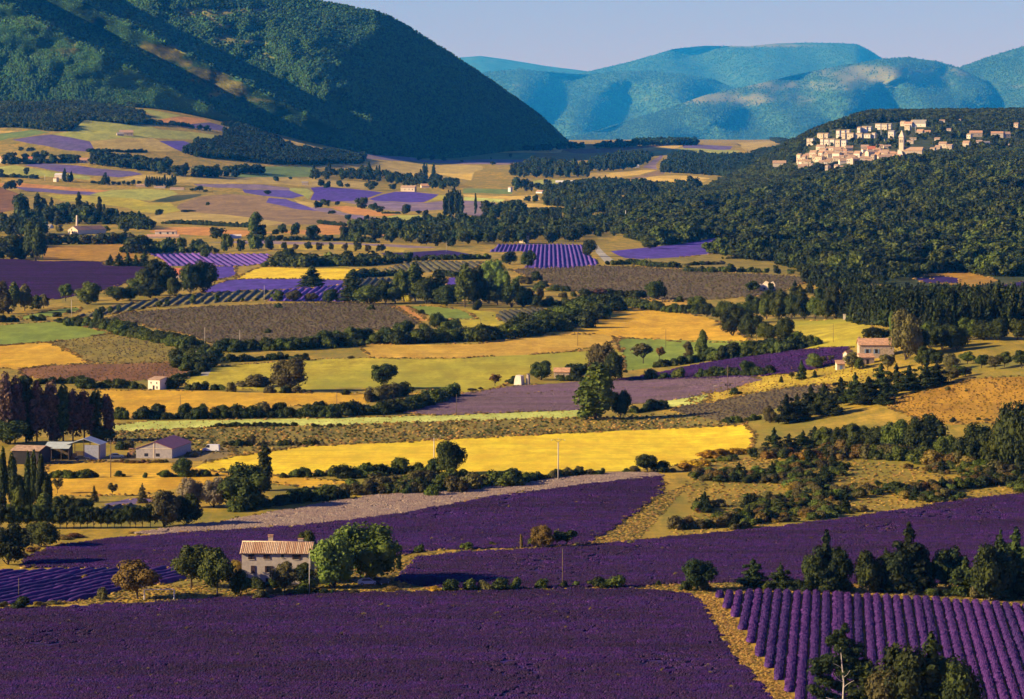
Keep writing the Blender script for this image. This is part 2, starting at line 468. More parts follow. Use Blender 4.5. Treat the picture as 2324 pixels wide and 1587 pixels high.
# (name, material, label, frame, outline) ; later ones lie over earlier ones
FIELDS = [
 # --- wooded ground
 ('hillside', 'hill', 'wooded hillside below the pale hill village', 'XY', [(100,3150),(150,2650),(195,2200),(262,1815),(395,1800),(580,2700),(1180,5500),(1560,7300),(690,7400),(560,6700),(440,6000),(340,5500),(265,5000),(200,4300),(125,3600)]),
 ('village_ground', 'hill', 'dry ground between the village houses', 'V', [(520,960),(600,760),(720,600),(900,420),(1250,330),(1600,270),(1900,215),(2300,205),(2700,195),(2760,420),(2900,600),(2850,740),(2400,820),(2300,900),(1900,980),(1300,1010),(900,970)]),
 ('forest_floor', 'hill', 'dark wooded foot of the big left mountain', 'A', [(-1600,560),(0,600),(400,640),(900,715),(1100,722),(1500,790),(1880,870),(2267,900),(2267,700),(-1600,300)]),
 ('forest_floor', 'hill', 'ground under the wood beside the mountain fields', 'A', [(-1600,600),(0,608),(300,650),(840,735),(940,760),(1030,830),(860,830),(560,800),(470,875),(300,870),(140,850),(0,850),(-1600,860)]),
 # --- far fields, left
 ('wheat_field', 'wheatfar', 'tiny orange wheat field at the picture edge below the mountain wood', 'Q', [(-300,240),(0,245),(210,250),(120,275),(0,285),(-300,290)]),
 ('meadow', 'greenfar', 'dark green far meadow beside the tiny orange wheat field', 'Q', [(-300,300),(0,290),(480,235),(620,265),(700,270),(350,330),(150,350),(0,380),(-300,390)]),
 ('meadow', 'meadowfar', 'olive meadow around the stone farm under the mountain', 'A', [(340,890),(480,870),(560,800),(700,810),(1000,840),(1060,860),(1290,880),(1450,900),(1500,920),(1300,930),(1060,920),(800,918),(600,938)]),
 ('stubble_field', 'lavdull', 'dull mauve field below the far stone farm', 'A', [(80,930),(230,905),(340,893),(480,915),(600,940),(640,960),(640,1010),(450,1000),(250,960)]),
 ('stubble_field', 'tan', 'tan strip field in front of the far stone farm', 'A', [(600,940),(800,920),(1010,915),(1080,940),(1200,1005),(1000,1005),(640,1010)]),
 ('lavender_field', 'lavfar', 'small purple wedge field beside the far pine wood', 'A', [(1060,935),(1220,935),(1300,965),(1280,1000),(1200,1005)]),
 ('meadow', 'meadowfar', 'pale olive clearing against the mountain shade', 'A', [(930,728),(1000,730),(1200,770),(1050,795),(1020,770)]),
 ('ploughed_field', 'orange', 'small orange field against the mountain shade', 'A', [(1040,795),(1200,775),(1330,785),(1400,810),(1200,830),(1080,820)]),
 ('lavender_field', 'lavdull', 'thin purple strip under the small orange mountain field', 'A', [(1200,830),(1400,815),(1500,845),(1480,870),(1230,845)]),
 ('wheat_field', 'wheatfar', 'thin wheat strip at the mountain foot', 'A', [(1490,795),(1700,830),(1740,850),(1560,840),(1490,815)]),
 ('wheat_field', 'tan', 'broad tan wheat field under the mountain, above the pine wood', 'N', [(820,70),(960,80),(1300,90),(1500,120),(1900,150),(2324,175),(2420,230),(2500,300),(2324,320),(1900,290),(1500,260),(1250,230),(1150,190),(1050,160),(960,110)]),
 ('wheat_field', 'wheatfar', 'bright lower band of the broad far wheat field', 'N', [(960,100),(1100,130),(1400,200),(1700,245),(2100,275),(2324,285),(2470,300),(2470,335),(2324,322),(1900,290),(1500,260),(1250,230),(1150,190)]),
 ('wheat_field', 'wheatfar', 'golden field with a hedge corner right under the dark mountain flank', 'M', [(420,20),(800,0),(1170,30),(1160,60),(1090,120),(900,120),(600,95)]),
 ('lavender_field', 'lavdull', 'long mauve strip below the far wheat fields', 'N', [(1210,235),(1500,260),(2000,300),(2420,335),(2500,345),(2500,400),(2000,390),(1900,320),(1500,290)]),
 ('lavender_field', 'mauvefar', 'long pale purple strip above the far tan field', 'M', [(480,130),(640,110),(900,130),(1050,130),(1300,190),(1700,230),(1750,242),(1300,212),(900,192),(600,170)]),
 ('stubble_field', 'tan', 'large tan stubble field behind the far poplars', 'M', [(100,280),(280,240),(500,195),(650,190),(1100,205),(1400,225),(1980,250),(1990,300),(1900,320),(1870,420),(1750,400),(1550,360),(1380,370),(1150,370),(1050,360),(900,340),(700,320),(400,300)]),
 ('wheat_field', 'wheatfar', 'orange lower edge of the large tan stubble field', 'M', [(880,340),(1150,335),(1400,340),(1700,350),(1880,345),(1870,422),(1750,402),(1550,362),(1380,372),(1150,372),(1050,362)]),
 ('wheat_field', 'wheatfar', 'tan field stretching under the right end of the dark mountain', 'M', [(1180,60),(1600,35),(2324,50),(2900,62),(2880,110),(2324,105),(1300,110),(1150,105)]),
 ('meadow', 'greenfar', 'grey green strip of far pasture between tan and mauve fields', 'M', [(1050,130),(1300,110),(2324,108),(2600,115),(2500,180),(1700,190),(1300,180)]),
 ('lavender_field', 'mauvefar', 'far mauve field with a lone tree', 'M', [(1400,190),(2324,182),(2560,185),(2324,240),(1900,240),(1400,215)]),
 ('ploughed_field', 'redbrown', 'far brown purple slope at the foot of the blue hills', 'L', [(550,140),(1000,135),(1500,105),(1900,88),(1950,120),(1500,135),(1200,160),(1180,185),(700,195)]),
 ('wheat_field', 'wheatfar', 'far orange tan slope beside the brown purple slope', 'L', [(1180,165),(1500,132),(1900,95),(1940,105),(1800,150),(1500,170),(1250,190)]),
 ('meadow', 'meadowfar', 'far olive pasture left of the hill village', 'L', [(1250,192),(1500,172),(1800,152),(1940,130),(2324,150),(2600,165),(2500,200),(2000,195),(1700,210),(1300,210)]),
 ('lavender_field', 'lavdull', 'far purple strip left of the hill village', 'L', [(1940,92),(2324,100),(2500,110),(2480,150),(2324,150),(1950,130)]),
 ('stubble_field', 'tan', 'tan pasture under the orange field beside the village', 'C', [(350,950),(580,940),(820,940),(760,965),(690,990),(420,1000)]),
 ('wheat_field', 'orange', 'orange field just left of the hill village', 'V', [(100,545),(170,480),(250,455),(680,460),(690,510),(600,552)]),
 ('wheat_field', 'wheatfar', 'bright wheat field behind the line of valley trees', 'L', [(850,470),(870,410),(1150,415),(1500,375),(1640,388),(1450,430),(1200,465),(1000,480)]),
 ('fallow_field', 'brownfar', 'olive brown strip between the two bright valley wheat fields', 'L', [(1100,500),(1300,480),(1500,440),(1650,390),(1760,385),(1720,430),(1500,475),(1250,505)]),
 ('wheat_field', 'wheatfar', 'bright wheat field running up to the wooded hill', 'L', [(980,540),(1000,515),(1300,505),(1600,455),(1850,440),(2100,450),(2250,475),(2180,510),(2100,555),(1850,560),(1700,565),(1300,565),(1150,550)]),
 ('lane', 'mauvefar', 'grey mauve lane field beside the small white cabin', 'L', [(1490,350),(1560,290),(1690,210),(1720,230),(1640,310),(1650,380)]),
 # --- far fields, middle
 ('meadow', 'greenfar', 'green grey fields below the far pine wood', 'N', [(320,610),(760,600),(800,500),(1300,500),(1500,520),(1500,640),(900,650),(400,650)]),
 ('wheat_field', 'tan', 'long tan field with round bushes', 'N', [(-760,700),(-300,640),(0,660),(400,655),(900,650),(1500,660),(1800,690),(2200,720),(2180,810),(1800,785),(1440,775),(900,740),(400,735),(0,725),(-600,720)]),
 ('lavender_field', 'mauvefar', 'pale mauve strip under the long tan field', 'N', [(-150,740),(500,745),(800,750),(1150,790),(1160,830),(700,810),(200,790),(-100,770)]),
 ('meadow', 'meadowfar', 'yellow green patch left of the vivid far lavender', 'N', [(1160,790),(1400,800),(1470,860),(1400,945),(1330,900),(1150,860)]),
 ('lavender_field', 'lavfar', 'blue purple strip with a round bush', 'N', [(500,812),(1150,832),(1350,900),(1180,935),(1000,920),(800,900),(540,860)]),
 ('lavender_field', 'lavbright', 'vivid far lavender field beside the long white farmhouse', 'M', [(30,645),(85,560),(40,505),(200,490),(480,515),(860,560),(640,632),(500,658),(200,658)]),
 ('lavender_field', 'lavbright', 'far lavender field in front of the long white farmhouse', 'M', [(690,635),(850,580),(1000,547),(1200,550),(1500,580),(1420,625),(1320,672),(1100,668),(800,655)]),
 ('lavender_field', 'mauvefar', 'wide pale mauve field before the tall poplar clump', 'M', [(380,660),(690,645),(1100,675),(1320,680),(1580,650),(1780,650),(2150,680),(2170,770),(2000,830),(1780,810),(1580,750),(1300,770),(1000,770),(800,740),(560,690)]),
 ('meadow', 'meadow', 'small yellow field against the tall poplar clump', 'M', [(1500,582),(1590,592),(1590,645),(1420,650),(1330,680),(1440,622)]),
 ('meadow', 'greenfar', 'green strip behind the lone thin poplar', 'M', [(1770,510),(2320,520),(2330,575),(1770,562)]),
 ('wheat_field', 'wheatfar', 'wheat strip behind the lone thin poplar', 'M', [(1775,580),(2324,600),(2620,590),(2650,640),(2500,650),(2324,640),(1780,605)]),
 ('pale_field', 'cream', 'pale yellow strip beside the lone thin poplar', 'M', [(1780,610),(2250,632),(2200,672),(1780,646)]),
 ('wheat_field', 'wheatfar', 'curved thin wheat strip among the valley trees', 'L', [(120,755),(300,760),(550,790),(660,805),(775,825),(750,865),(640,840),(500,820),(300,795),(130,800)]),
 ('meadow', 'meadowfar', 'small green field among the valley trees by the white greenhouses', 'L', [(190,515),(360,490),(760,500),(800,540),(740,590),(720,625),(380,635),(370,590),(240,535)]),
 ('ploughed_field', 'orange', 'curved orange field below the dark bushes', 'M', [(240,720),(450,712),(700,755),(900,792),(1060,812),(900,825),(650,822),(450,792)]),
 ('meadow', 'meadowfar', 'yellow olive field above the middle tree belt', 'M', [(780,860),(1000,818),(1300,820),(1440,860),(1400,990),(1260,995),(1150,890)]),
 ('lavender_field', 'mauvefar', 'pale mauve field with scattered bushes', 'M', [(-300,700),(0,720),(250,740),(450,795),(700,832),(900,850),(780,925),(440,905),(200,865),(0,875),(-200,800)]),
 ('ploughed_field', 'orange', 'striped orange ploughed field above the middle tree belt', 'M', [(110,935),(300,925),(540,955),(520,1025),(180,1045)]),
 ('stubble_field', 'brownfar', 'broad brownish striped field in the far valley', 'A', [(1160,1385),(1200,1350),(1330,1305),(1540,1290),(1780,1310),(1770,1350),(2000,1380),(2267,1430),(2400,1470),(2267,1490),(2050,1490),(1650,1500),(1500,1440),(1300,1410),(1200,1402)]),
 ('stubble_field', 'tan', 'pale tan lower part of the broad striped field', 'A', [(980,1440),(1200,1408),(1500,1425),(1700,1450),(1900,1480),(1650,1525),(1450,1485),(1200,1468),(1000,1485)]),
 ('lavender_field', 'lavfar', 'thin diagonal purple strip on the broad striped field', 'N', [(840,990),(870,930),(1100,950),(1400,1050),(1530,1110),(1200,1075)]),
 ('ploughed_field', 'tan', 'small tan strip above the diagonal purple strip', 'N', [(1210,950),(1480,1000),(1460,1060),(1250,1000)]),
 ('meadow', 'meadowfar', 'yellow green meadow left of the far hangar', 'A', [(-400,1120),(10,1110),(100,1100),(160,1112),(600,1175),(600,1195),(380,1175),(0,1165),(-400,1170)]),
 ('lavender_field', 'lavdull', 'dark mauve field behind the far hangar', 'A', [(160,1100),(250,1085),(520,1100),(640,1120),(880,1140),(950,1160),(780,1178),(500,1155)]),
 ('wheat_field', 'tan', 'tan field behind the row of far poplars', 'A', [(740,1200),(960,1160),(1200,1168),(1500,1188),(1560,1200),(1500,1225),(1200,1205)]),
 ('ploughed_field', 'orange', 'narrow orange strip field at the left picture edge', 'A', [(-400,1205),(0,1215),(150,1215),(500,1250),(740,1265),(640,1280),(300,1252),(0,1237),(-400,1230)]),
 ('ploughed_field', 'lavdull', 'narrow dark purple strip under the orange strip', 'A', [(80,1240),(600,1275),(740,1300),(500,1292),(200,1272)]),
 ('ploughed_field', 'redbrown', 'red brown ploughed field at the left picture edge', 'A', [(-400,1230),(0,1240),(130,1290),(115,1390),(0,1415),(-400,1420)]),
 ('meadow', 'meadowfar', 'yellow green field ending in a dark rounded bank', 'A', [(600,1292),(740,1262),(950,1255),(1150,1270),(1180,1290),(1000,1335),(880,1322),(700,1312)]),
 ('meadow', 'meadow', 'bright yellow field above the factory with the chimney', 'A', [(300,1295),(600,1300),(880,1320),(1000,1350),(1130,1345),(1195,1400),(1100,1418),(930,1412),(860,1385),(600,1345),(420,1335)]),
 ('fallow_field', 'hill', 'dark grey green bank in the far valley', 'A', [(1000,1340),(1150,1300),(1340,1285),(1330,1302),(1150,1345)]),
 ('ploughed_field', 'orange', 'orange ploughed field behind the long low farm', 'D', [(990,175),(1130,148),(1430,153),(1500,168),(1680,170),(1680,205),(1500,218),(1400,205),(1190,200),(1000,185)]),
 ('ploughed_field', 'orange', 'orange field right of the grey poplar', 'D', [(1740,185),(2050,165),(2130,128),(2267,142),(2360,150),(2330,190),(2110,195)]),
 # --- middle valley
 ('meadow', 'ochre', 'ochre field crossed by long tree shadows, above the left lavender', 'D', [(290,275),(850,262),(870,320),(980,395),(680,412),(660,380),(290,378)]),
 ('lavender_field', 'lav', 'large purple lavender field at the left picture edge', 'D', [(-600,350),(0,363),(290,378),(660,380),(690,410),(980,415),(1130,420),(960,480),(860,510),(700,565),(300,640),(200,610),(0,565),(-600,560)]),
 ('lavender_field', 'lavbright', 'striped lavender field behind the red roofed house', 'D', [(985,325),(1300,325),(1800,330),(1760,392),(1650,408),(1400,412),(1120,407),(1090,370)]),
 ('lavender_field', 'lavbright', 'small lavender patch right of the red roofed house', 'D', [(1420,412),(1570,410),(1570,475),(1430,505)]),
 ('lavender_field', 'mauvefar', 'thin mauve strip behind the middle tree belt', 'D', [(1380,250),(1700,240),(2267,252),(2600,265),(2900,280),(2860,290),(2267,268),(1800,262)]),
 ('orchard_ground', 'slope', 'yellow orchard strip dotted with small trees', 'D', [(1850,270),(2267,262),(2700,285),(2680,312),(2267,303),(1850,303)]),
 ('lavender_field', 'lav', 'thin purple wedge in the middle of the valley', 'B', [(260,1003),(560,990),(700,983),(880,1012),(850,1035),(500,1032),(300,1022)]),
 ('wheat_field', 'wheat', 'golden striped wheat field beside the lone dark conifer', 'D', [(1560,492),(1680,430),(1760,412),(2060,425),(2267,425),(2440,428),(2440,455),(2300,500),(2000,492),(1700,492)]),
 ('lavender_field', 'lavbright', 'purple lavender field below the golden striped wheat', 'D', [(1330,587),(1400,540),(1520,502),(1700,492),(2000,494),(2300,502),(2267,560),(2060,556),(1840,568),(1650,570),(1450,582)]),
 ('lavender_field', 'lavbright', 'striped lavender corner below the lone dark conifer', 'D', [(1840,570),(2060,557),(2280,530),(2300,560),(2290,645),(2150,645),(1775,640)]),
 ('vineyard', 'vine', 'striped olive rows above the dark park trees', 'B', [(270,1115),(450,1060),(650,1055),(930,1060),(900,1095),(780,1145),(600,1130),(400,1138)]),
 ('vineyard', 'vine', 'striped pale rows behind the dark garden trees', 'B', [(60,1250),(120,1180),(200,1170),(380,1175),(335,1235),(240,1250)]),
 ('lavender_field', 'lavbright', 'small striped lavender corner seen between park trees', 'B', [(690,1215),(700,1168),(780,1160),(780,1215)]),
 ('vineyard', 'vine', 'long ochre striped strip above the big brown field', 'D', [(500,745),(700,690),(900,648),(1200,603),(1600,570),(1835,565),(1780,632),(1300,662),(1000,684),(700,735),(560,748)]),
 ('fallow_field', 'brown', 'big dark brown field in the middle of the valley', 'P', [(236,724),(290,710),(410,699),(547,692),(700,688),(780,686),(890,690),(935,720),(960,735),(880,745),(800,762),(740,780),(615,775),(515,790),(465,775),(427,758),(376,751),(290,731)]),
 ('track', 'orange', 'bare orange soil strip beside the big brown field', 'E', [(320,445),(430,442),(590,548),(500,545),(440,500)]),
 ('meadow', 'green', 'green wedge below the park trees', 'E', [(440,450),(600,448),(790,472),(910,532),(690,535),(560,505)]),
 ('meadow', 'meadow', 'yellow green meadow beside the dark striped vines', 'E', [(600,560),(680,533),(900,532),(830,470),(1020,488),(1060,540),(1180,605),(1000,615),(740,610)]),
 ('vineyard', 'vine', 'dark striped vine wedge below the park trees', 'E', [(1020,512),(1060,478),(1300,460),(1420,490),(1330,545),(1180,612)]),
 ('fallow_field', 'brown', 'wide brown field around the small ruined house', 'P', [(1152,612),(1250,608),(1362,603),(1460,606),(1560,612),(1650,620),(1830,628),(1858,634),(1800,650),(1768,668),(1650,678),(1549,684),(1450,690),(1400,677),(1300,662),(1230,640)]),
 ('lavender_field', 'lavbright', 'bright striped lavender field below the small tower house', 'B', [(980,995),(1050,943),(1200,943),(1600,948),(1620,1000),(1705,1062),(1690,1084),(1500,1100),(1350,1104),(1215,1100),(1270,1030),(1200,990)]),
 ('road', 'road', 'pale lane climbing between hedge and lavender', 'B', [(1665,942),(1705,950),(1750,1000),(1815,1055),(1755,1062),(1690,1000)]),
 ('lavender_field', 'lavbright', 'bright lavender field against the wooded hill', 'P', [(1385,571),(1460,562),(1549,554),(1617,542),(1686,536),(1692,547),(1682,565),(1617,575),(1549,584),(1480,590),(1420,586)]),
 ('lavender_field', 'lav', 'small lavender corner at the wood edge beside a yellow bush', 'F', [(430,240),(540,225),(560,245),(470,262)]),
 ('meadow', 'olive', 'ochre terraces with low hedges below the bright lavender', 'F', [(-330,360),(0,350),(300,315),(600,350),(900,372),(920,470),(600,468),(250,440),(0,435),(-330,415)]),
 ('meadow', 'ochre', 'ochre clearing in the wood at the right', 'F', [(1590,455),(1900,452),(2100,500),(1900,565),(1700,525)]),
 ('lavender_field', 'lav', 'small purple clearing in the wood', 'F', [(1540,492),(1700,470),(1845,490),(1830,522),(1600,518)]),
 ('lavender_field', 'lav', 'purple clearing at the right picture edge above the pine wood', 'F', [(1850,582),(2000,555),(2267,508),(2600,470),(2600,600),(2267,600),(2000,605)]),
 ('meadow', 'green', 'green lawn strip beside the concrete pole', 'D', [(130,745),(400,690),(550,680),(520,712),(350,742),(150,768)]),
 ('wheat_field', 'gold', 'thin gold strip above the long dark hedge at right', 'E', [(1730,388),(2267,400),(2330,420),(2300,445),(1900,440),(1800,420)]),
 ('wheat_field', 'wheatdeep', 'upper golden field with long tree shadows', 'P', [(1372,690),(1420,700),(1480,703),(1549,712),(1610,722),(1645,738),(1692,765),(1715,780),(1549,776),(1420,768),(1330,760),(1250,760),(1330,735)]),
 ('stubble_field', 'gold', 'golden field with sweeping harvest lines', 'E', [(100,700),(600,700),(900,700),(1300,640),(1400,618),(1730,636),(1870,665),(1650,725),(1500,750),(1100,780),(700,795),(200,795)]),
 ('meadow', 'green', 'green meadow with a round lone tree', 'P', [(1400,768),(1560,772),(1705,775),(1700,790),(1640,800),(1540,822),(1480,835),(1415,842),(1405,800)]),
 ('meadow', 'meadow', 'wide yellow green meadow in the middle of the picture', 'P', [(395,870),(440,850),(470,824),(505,832),(625,822),(700,818),(800,812),(1014,814),(1150,808),(1340,797),(1415,790),(1415,842),(1342,840),(1250,842),(1190,848),(1160,865),(1130,882),(1060,897),(1035,890),(935,882),(775,880),(680,892),(540,884),(440,875)]),
 ('wheat_field', 'wheatdeep', 'orange wheat field in front of the small white hut', 'P', [(212,885),(427,887),(600,892),(775,893),(850,895),(1040,890),(1000,905),(900,907),(780,922),(640,922),(520,932),(420,938),(265,952),(246,905)]),
 ('meadow', 'green', 'green meadow at the left picture edge below the hedge', 'D', [(-600,810),(0,800),(200,785),(370,780),(560,810),(745,850),(640,872),(330,912),(0,935),(-600,960)]),
 ('wheat_field', 'wheatdeep', 'orange field at the left picture edge', 'D', [(-600,980),(0,938),(320,912),(470,980),(605,1052),(350,1063),(100,1095),(0,1085),(-600,1100)]),
 ('fallow_field', 'olive', 'olive tan field beside the bending lane', 'D', [(335,912),(650,870),(820,845),(1000,880),(1200,950),(1265,980),(1295,1045),(1260,1052),(605,1055),(470,978)]),
 ('ploughed_field', 'redbrown', 'red brown field behind the small white hut', 'D', [(120,1092),(350,1066),(700,1058),(1295,1046),(1280,1105),(1200,1145),(800,1180),(500,1170),(300,1165),(140,1135)]),
 ('road', 'road', 'grey lane bending past the hedge', 'D', [(1262,935),(1310,940),(1385,1000),(1395,1060),(1405,1100),(1385,1135),(1335,1135),(1350,1060),(1335,1010)]),
 ('meadow', 'meadow', 'yellow green hill field with a pole and long shadows', 'F', [(715,772),(900,770),(1080,752),(1160,765),(1265,812),(1210,890),(1180,948),(840,955),(740,905)]),
 ('lavender_field', 'lav', 'bright purple lavender field left of the right farmhouse', 'P', [(1405,862),(1500,846),(1620,822),(1750,800),(1925,788),(1925,817),(1850,838),(1760,852),(1680,858),(1480,864)]),
 ('lavender_field', 'mauve', 'pale mauve lavender field behind the big poplar', 'P', [(915,937),(1000,912),(1060,893),(1150,880),(1320,868),(1480,863),(1700,855),(1725,862),(1650,886),(1560,902),(1500,912),(1400,920),(1320,930),(1000,943)]),
 ('lavender_field', 'lavdull', 'purple upper strip of the mauve lavender field', 'P', [(1060,893),(1150,879),(1320,867),(1480,862),(1700,855),(1725,862),(1660,872),(1480,882),(1320,888),(1180,895)]),
 ('meadow', 'slope', 'yellow grass slope below the right farmhouse', 'P', [(1560,912),(1600,895),(1690,866),(1770,843),(1850,828),(1900,820),(1990,836),(2010,856),(1930,872),(1820,876),(1720,890),(1614,914)]),
 ('pale_field', 'cream', 'small pale strip right of the big poplar', 'P', [(1495,912),(1549,899),(1611,891),(1607,912),(1549,923),(1510,924)]),
 ('fallow_field', 'brown', 'brown mauve slope field below the yellow grass slope', 'P', [(1520,930),(1560,920),(1614,914),(1720,891),(1820,877),(1900,872),(1860,896),(1790,914),(1740,937),(1650,958),(1560,942)]),
 ('meadow', 'ochre', 'orange dry grass slope at the right picture edge', 'F', [(1380,1345),(1420,1285),(1700,1200),(1900,1160),(2267,1140),(2900,1130),(2900,1440),(2267,1440),(2180,1465),(2000,1445),(1800,1465),(1550,1425)]),
 ('pale_field', 'cream', 'pale cream crop strip behind the barn', 'P', [(250,966),(340,956),(775,949),(980,943),(1320,931),(1340,947),(1115,954),(910,960),(775,965),(480,970),(340,976),(250,980)]),
 ('fallow_field', 'olive', 'olive brown fallow strip above the golden wheat', 'P', [(255,982),(500,971),(775,966),(910,961),(1115,955),(1340,948),(1540,937),(1640,957),(1700,950),(1690,964),(1500,974),(1200,988),(900,1004),(700,1013),(560,1032),(430,1032),(410,1000),(300,1010),(255,1012)]),
 ('wheat_field', 'wheat', 'brilliant golden wheat field with two concrete poles', 'P', [(430,1068),(470,1048),(560,1032),(700,1013),(900,1004),(980,998),(1200,988),(1500,974),(1690,965),(1714,985),(1710,1015),(1600,1040),(1520,1060),(1480,1064),(1380,1070),(1280,1078),(1060,1080),(990,1072),(820,1065),(640,1080),(590,1080)]),
 ('wheat_field', 'wheatdeep', 'orange wheat field below the farm sheds', 'P', [(100,1052),(220,1049),(390,1052),(450,1062),(600,1082),(640,1080),(800,1095),(690,1108),(615,1095),(560,1092),(460,1112),(400,1108),(330,1122),(200,1127),(108,1124)]),
 ('farmyard', 'gravelyard', 'earth yard around the barn and sheds', 'P', [(90,1048),(150,1040),(300,1035),(310,1012),(430,1020),(510,1012),(540,1030),(470,1046),(380,1050),(250,1048),(120,1054)]),
 ('lavender_field', 'lavdull', 'small mauve patch behind the clipped tree row', 'G', [(690,630),(850,592),(1000,580),(1010,612),(750,645)]),
 ('vineyard', 'vine', 'small dark striped plot behind the clipped tree row', 'G', [(660,690),(700,640),(920,630),(860,670),(780,695)]),
 ('lavender_field', 'mauve', 'grey mauve cut lavender band above the purple field', 'P', [(300,1212),(400,1197),(500,1187),(660,1157),(800,1132),(1000,1110),(1200,1090),(1380,1075),(1480,1073),(1508,1083),(1380,1094),(1250,1111),(1120,1128),(1000,1151),(850,1176),(740,1189),(650,1196),(500,1206),(380,1214)]),
 ('lavender_field', 'lav', 'purple lavender field rising behind the near farmhouse', 'P', [(60,1270),(140,1238),(250,1226),(380,1214),(500,1206),(650,1196),(740,1189),(850,1176),(1000,1151),(1120,1128),(1250,1111),(1380,1094),(1490,1083),(1507,1100),(1492,1126),(1440,1162),(1370,1212),(1325,1235),(1200,1243),(1060,1246),(950,1252),(905,1262),(820,1290),(540,1292),(270,1290),(60,1288)]),
 ('lavender_field', 'lav', 'striped lavender field left of the near farmhouse', 'P', [(-300,1296),(0,1298),(150,1293),(270,1292),(420,1292),(425,1312),(390,1322),(280,1340),(200,1362),(60,1374),(-300,1385)]),
 ('lavender_field', 'lav', 'broad purple lavender slope at the right', 'P', [(905,1322),(930,1292),(950,1268),(1060,1254),(1200,1249),(1330,1241),(1420,1230),(1500,1223),(1640,1211),(1750,1199),(1900,1181),(2000,1166),(2100,1149),(2200,1134),(2324,1122),(2900,1075),(2900,1345),(2324,1328),(1640,1322),(1500,1326),(1440,1334),(1270,1336),(1000,1337)]),
 ('lavender_field', 'lav', 'vast purple lavender field across the foreground', 'P', [(-400,1392),(0,1383),(140,1378),(300,1369),(480,1361),(640,1353),(770,1348),(980,1346),(1200,1341),(1440,1339),(1500,1342),(1560,1350),(1590,1372),(1625,1430),(1670,1500),(1750,1592),(1800,1650),(1800,1745),(-400,1745)]),
 ('path', 'path', 'dry yellow grass path between the foreground lavender fields', 'P', [(1560,1349),(1625,1349),(1640,1375),(1662,1398),(1712,1480),(1757,1538),(1806,1592),(1900,1690),(1930,1745),(1802,1745),(1802,1650),(1752,1592),(1672,1500),(1627,1430),(1592,1372)]),
 ('lavender_field', 'path', 'soil under the clipped lavender rows in the near corner', 'P', [(1626,1349),(1740,1345),(1900,1351),(2100,1361),(2324,1376),(2900,1410),(2900,1745),(1932,1745),(1902,1690),(1808,1592),(1759,1538),(1714,1480),(1664,1398),(1642,1375)]),
]
POLY = {}          # label -> outline on the ground (world x, y)


def densify(pts, step):
    out = []
    n = len(pts)
    for i in range(n):
        a, b = np.array(pts[i], float), np.array(pts[(i + 1) % n], float)
        k = max(1, int(np.linalg.norm(b - a) / step))
        for j in range(k):
            out.append(a + (b - a) * j / k)
    return np.array(out)


def wobble(p, amp):
    """uneven field edges"""
    i = np.arange(len(p))
    return p + amp * np.stack([np.sin(i * 1.7 + p[:, 1] * .31), .45 * np.sin(i * 2.3 + p[:, 0] * .23)], 1)


def US(w):
    """ground point -> (bearing, log distance) plane in which the sheet is triangulated"""
    return np.stack([w[:, 0] / w[:, 1] * FOC + 1162, np.log(w[:, 1]) * 900], 1)


def in_poly(px, py, poly):
    ins = np.zeros(len(px), bool)
    lo, hi = poly.min(0), poly.max(0)
    k = np.where((px >= lo[0]) & (px <= hi[0]) & (py >= lo[1]) & (py <= hi[1]))[0]
    qx, qy, r = px[k], py[k], np.zeros(len(k), bool)
    for (a, b), (c, d) in zip(poly, np.roll(poly, -1, 0)):
        if b != d:
            r ^= ((b > qy) != (d > qy)) & (qx < (c - a) * (qy - b) / (d - b) + a)
    ins[k] = r
    return ins


cdt_v, cdt_e, flat = [], [], []
SMN, SMX = math.log(420) * 900, math.log(13500) * 900
for name, mk, label, fr, pts in FIELDS:
    if fr == 'XY':
        w = densify(pts, 30)
        w = np.column_stack([w, terrain(w[:, 0], w[:, 1])])
    else:
        w = hit(wobble(densify(K(fr, pts), 14), 1.3))
    POLY[label] = w[:, :2].copy()
    q = US(w)
    q[:, 0] = np.clip(q[:, 0], -690, 3010)
    flat.append(q)
    b, n = len(cdt_v), len(q)
    cdt_v += [Vector(p) for p in q]
    cdt_e += [(b + i, b + (i + 1) % n) for i in range(n)]
gu = np.linspace(-700, 3024, 125)
gs = np.linspace(SMN, SMX, 170)
GU, GS = np.meshgrid(gu, gs)
jit = RNG.uniform(-.2, .2, (2,) + GU.shape)
jit[:, 0] = jit[:, -1] = 0
jit[:, :, 0] = jit[:, :, -1] = 0
cdt_v += [Vector((a, b)) for a, b in zip((GU + jit[0] * 30).ravel(), (GS + jit[1] * 18).ravel())]
cv, ce, cf, ov, oe, of = delaunay_2d_cdt(cdt_v, cdt_e, [], 0, 1e-4)
V2 = np.array([(v.x, v.y) for v in cv])
WY = np.exp(V2[:, 1] / 900)
WX = (V2[:, 0] - 1162) / FOC * WY
WV = np.stack([WX, WY, terrain(WX, WY)], 1)
tri = np.array([list(f) for f in cf])
cen = V2[tri].mean(1)
owner = np.full(len(tri), -1)
for i, q in enumerate(flat):
    owner[in_poly(cen[:, 0], cen[:, 1], q)] = i
# orient upward
e1, e2 = WV[tri[:, 1]] - WV[tri[:, 0]], WV[tri[:, 2]] - WV[tri[:, 0]]
flip = (e1[:, 0] * e2[:, 1] - e1[:, 1] * e2[:, 0]) < 0
tri[flip] = tri[flip][:, ::-1]


def sub_mesh(name, t, mat):
    idx, inv = np.unique(t, return_inverse=True)
    return mesh_np(name, WV[idx], inv.reshape(-1, 3), [mat], smooth=True)


g_me = sub_mesh('ground', tri[owner == -1], FM['ground'])
ground = link(bpy.data.objects.new('ground', g_me))
tag(ground, 'dry grassy ground between the fields', kind='structure')
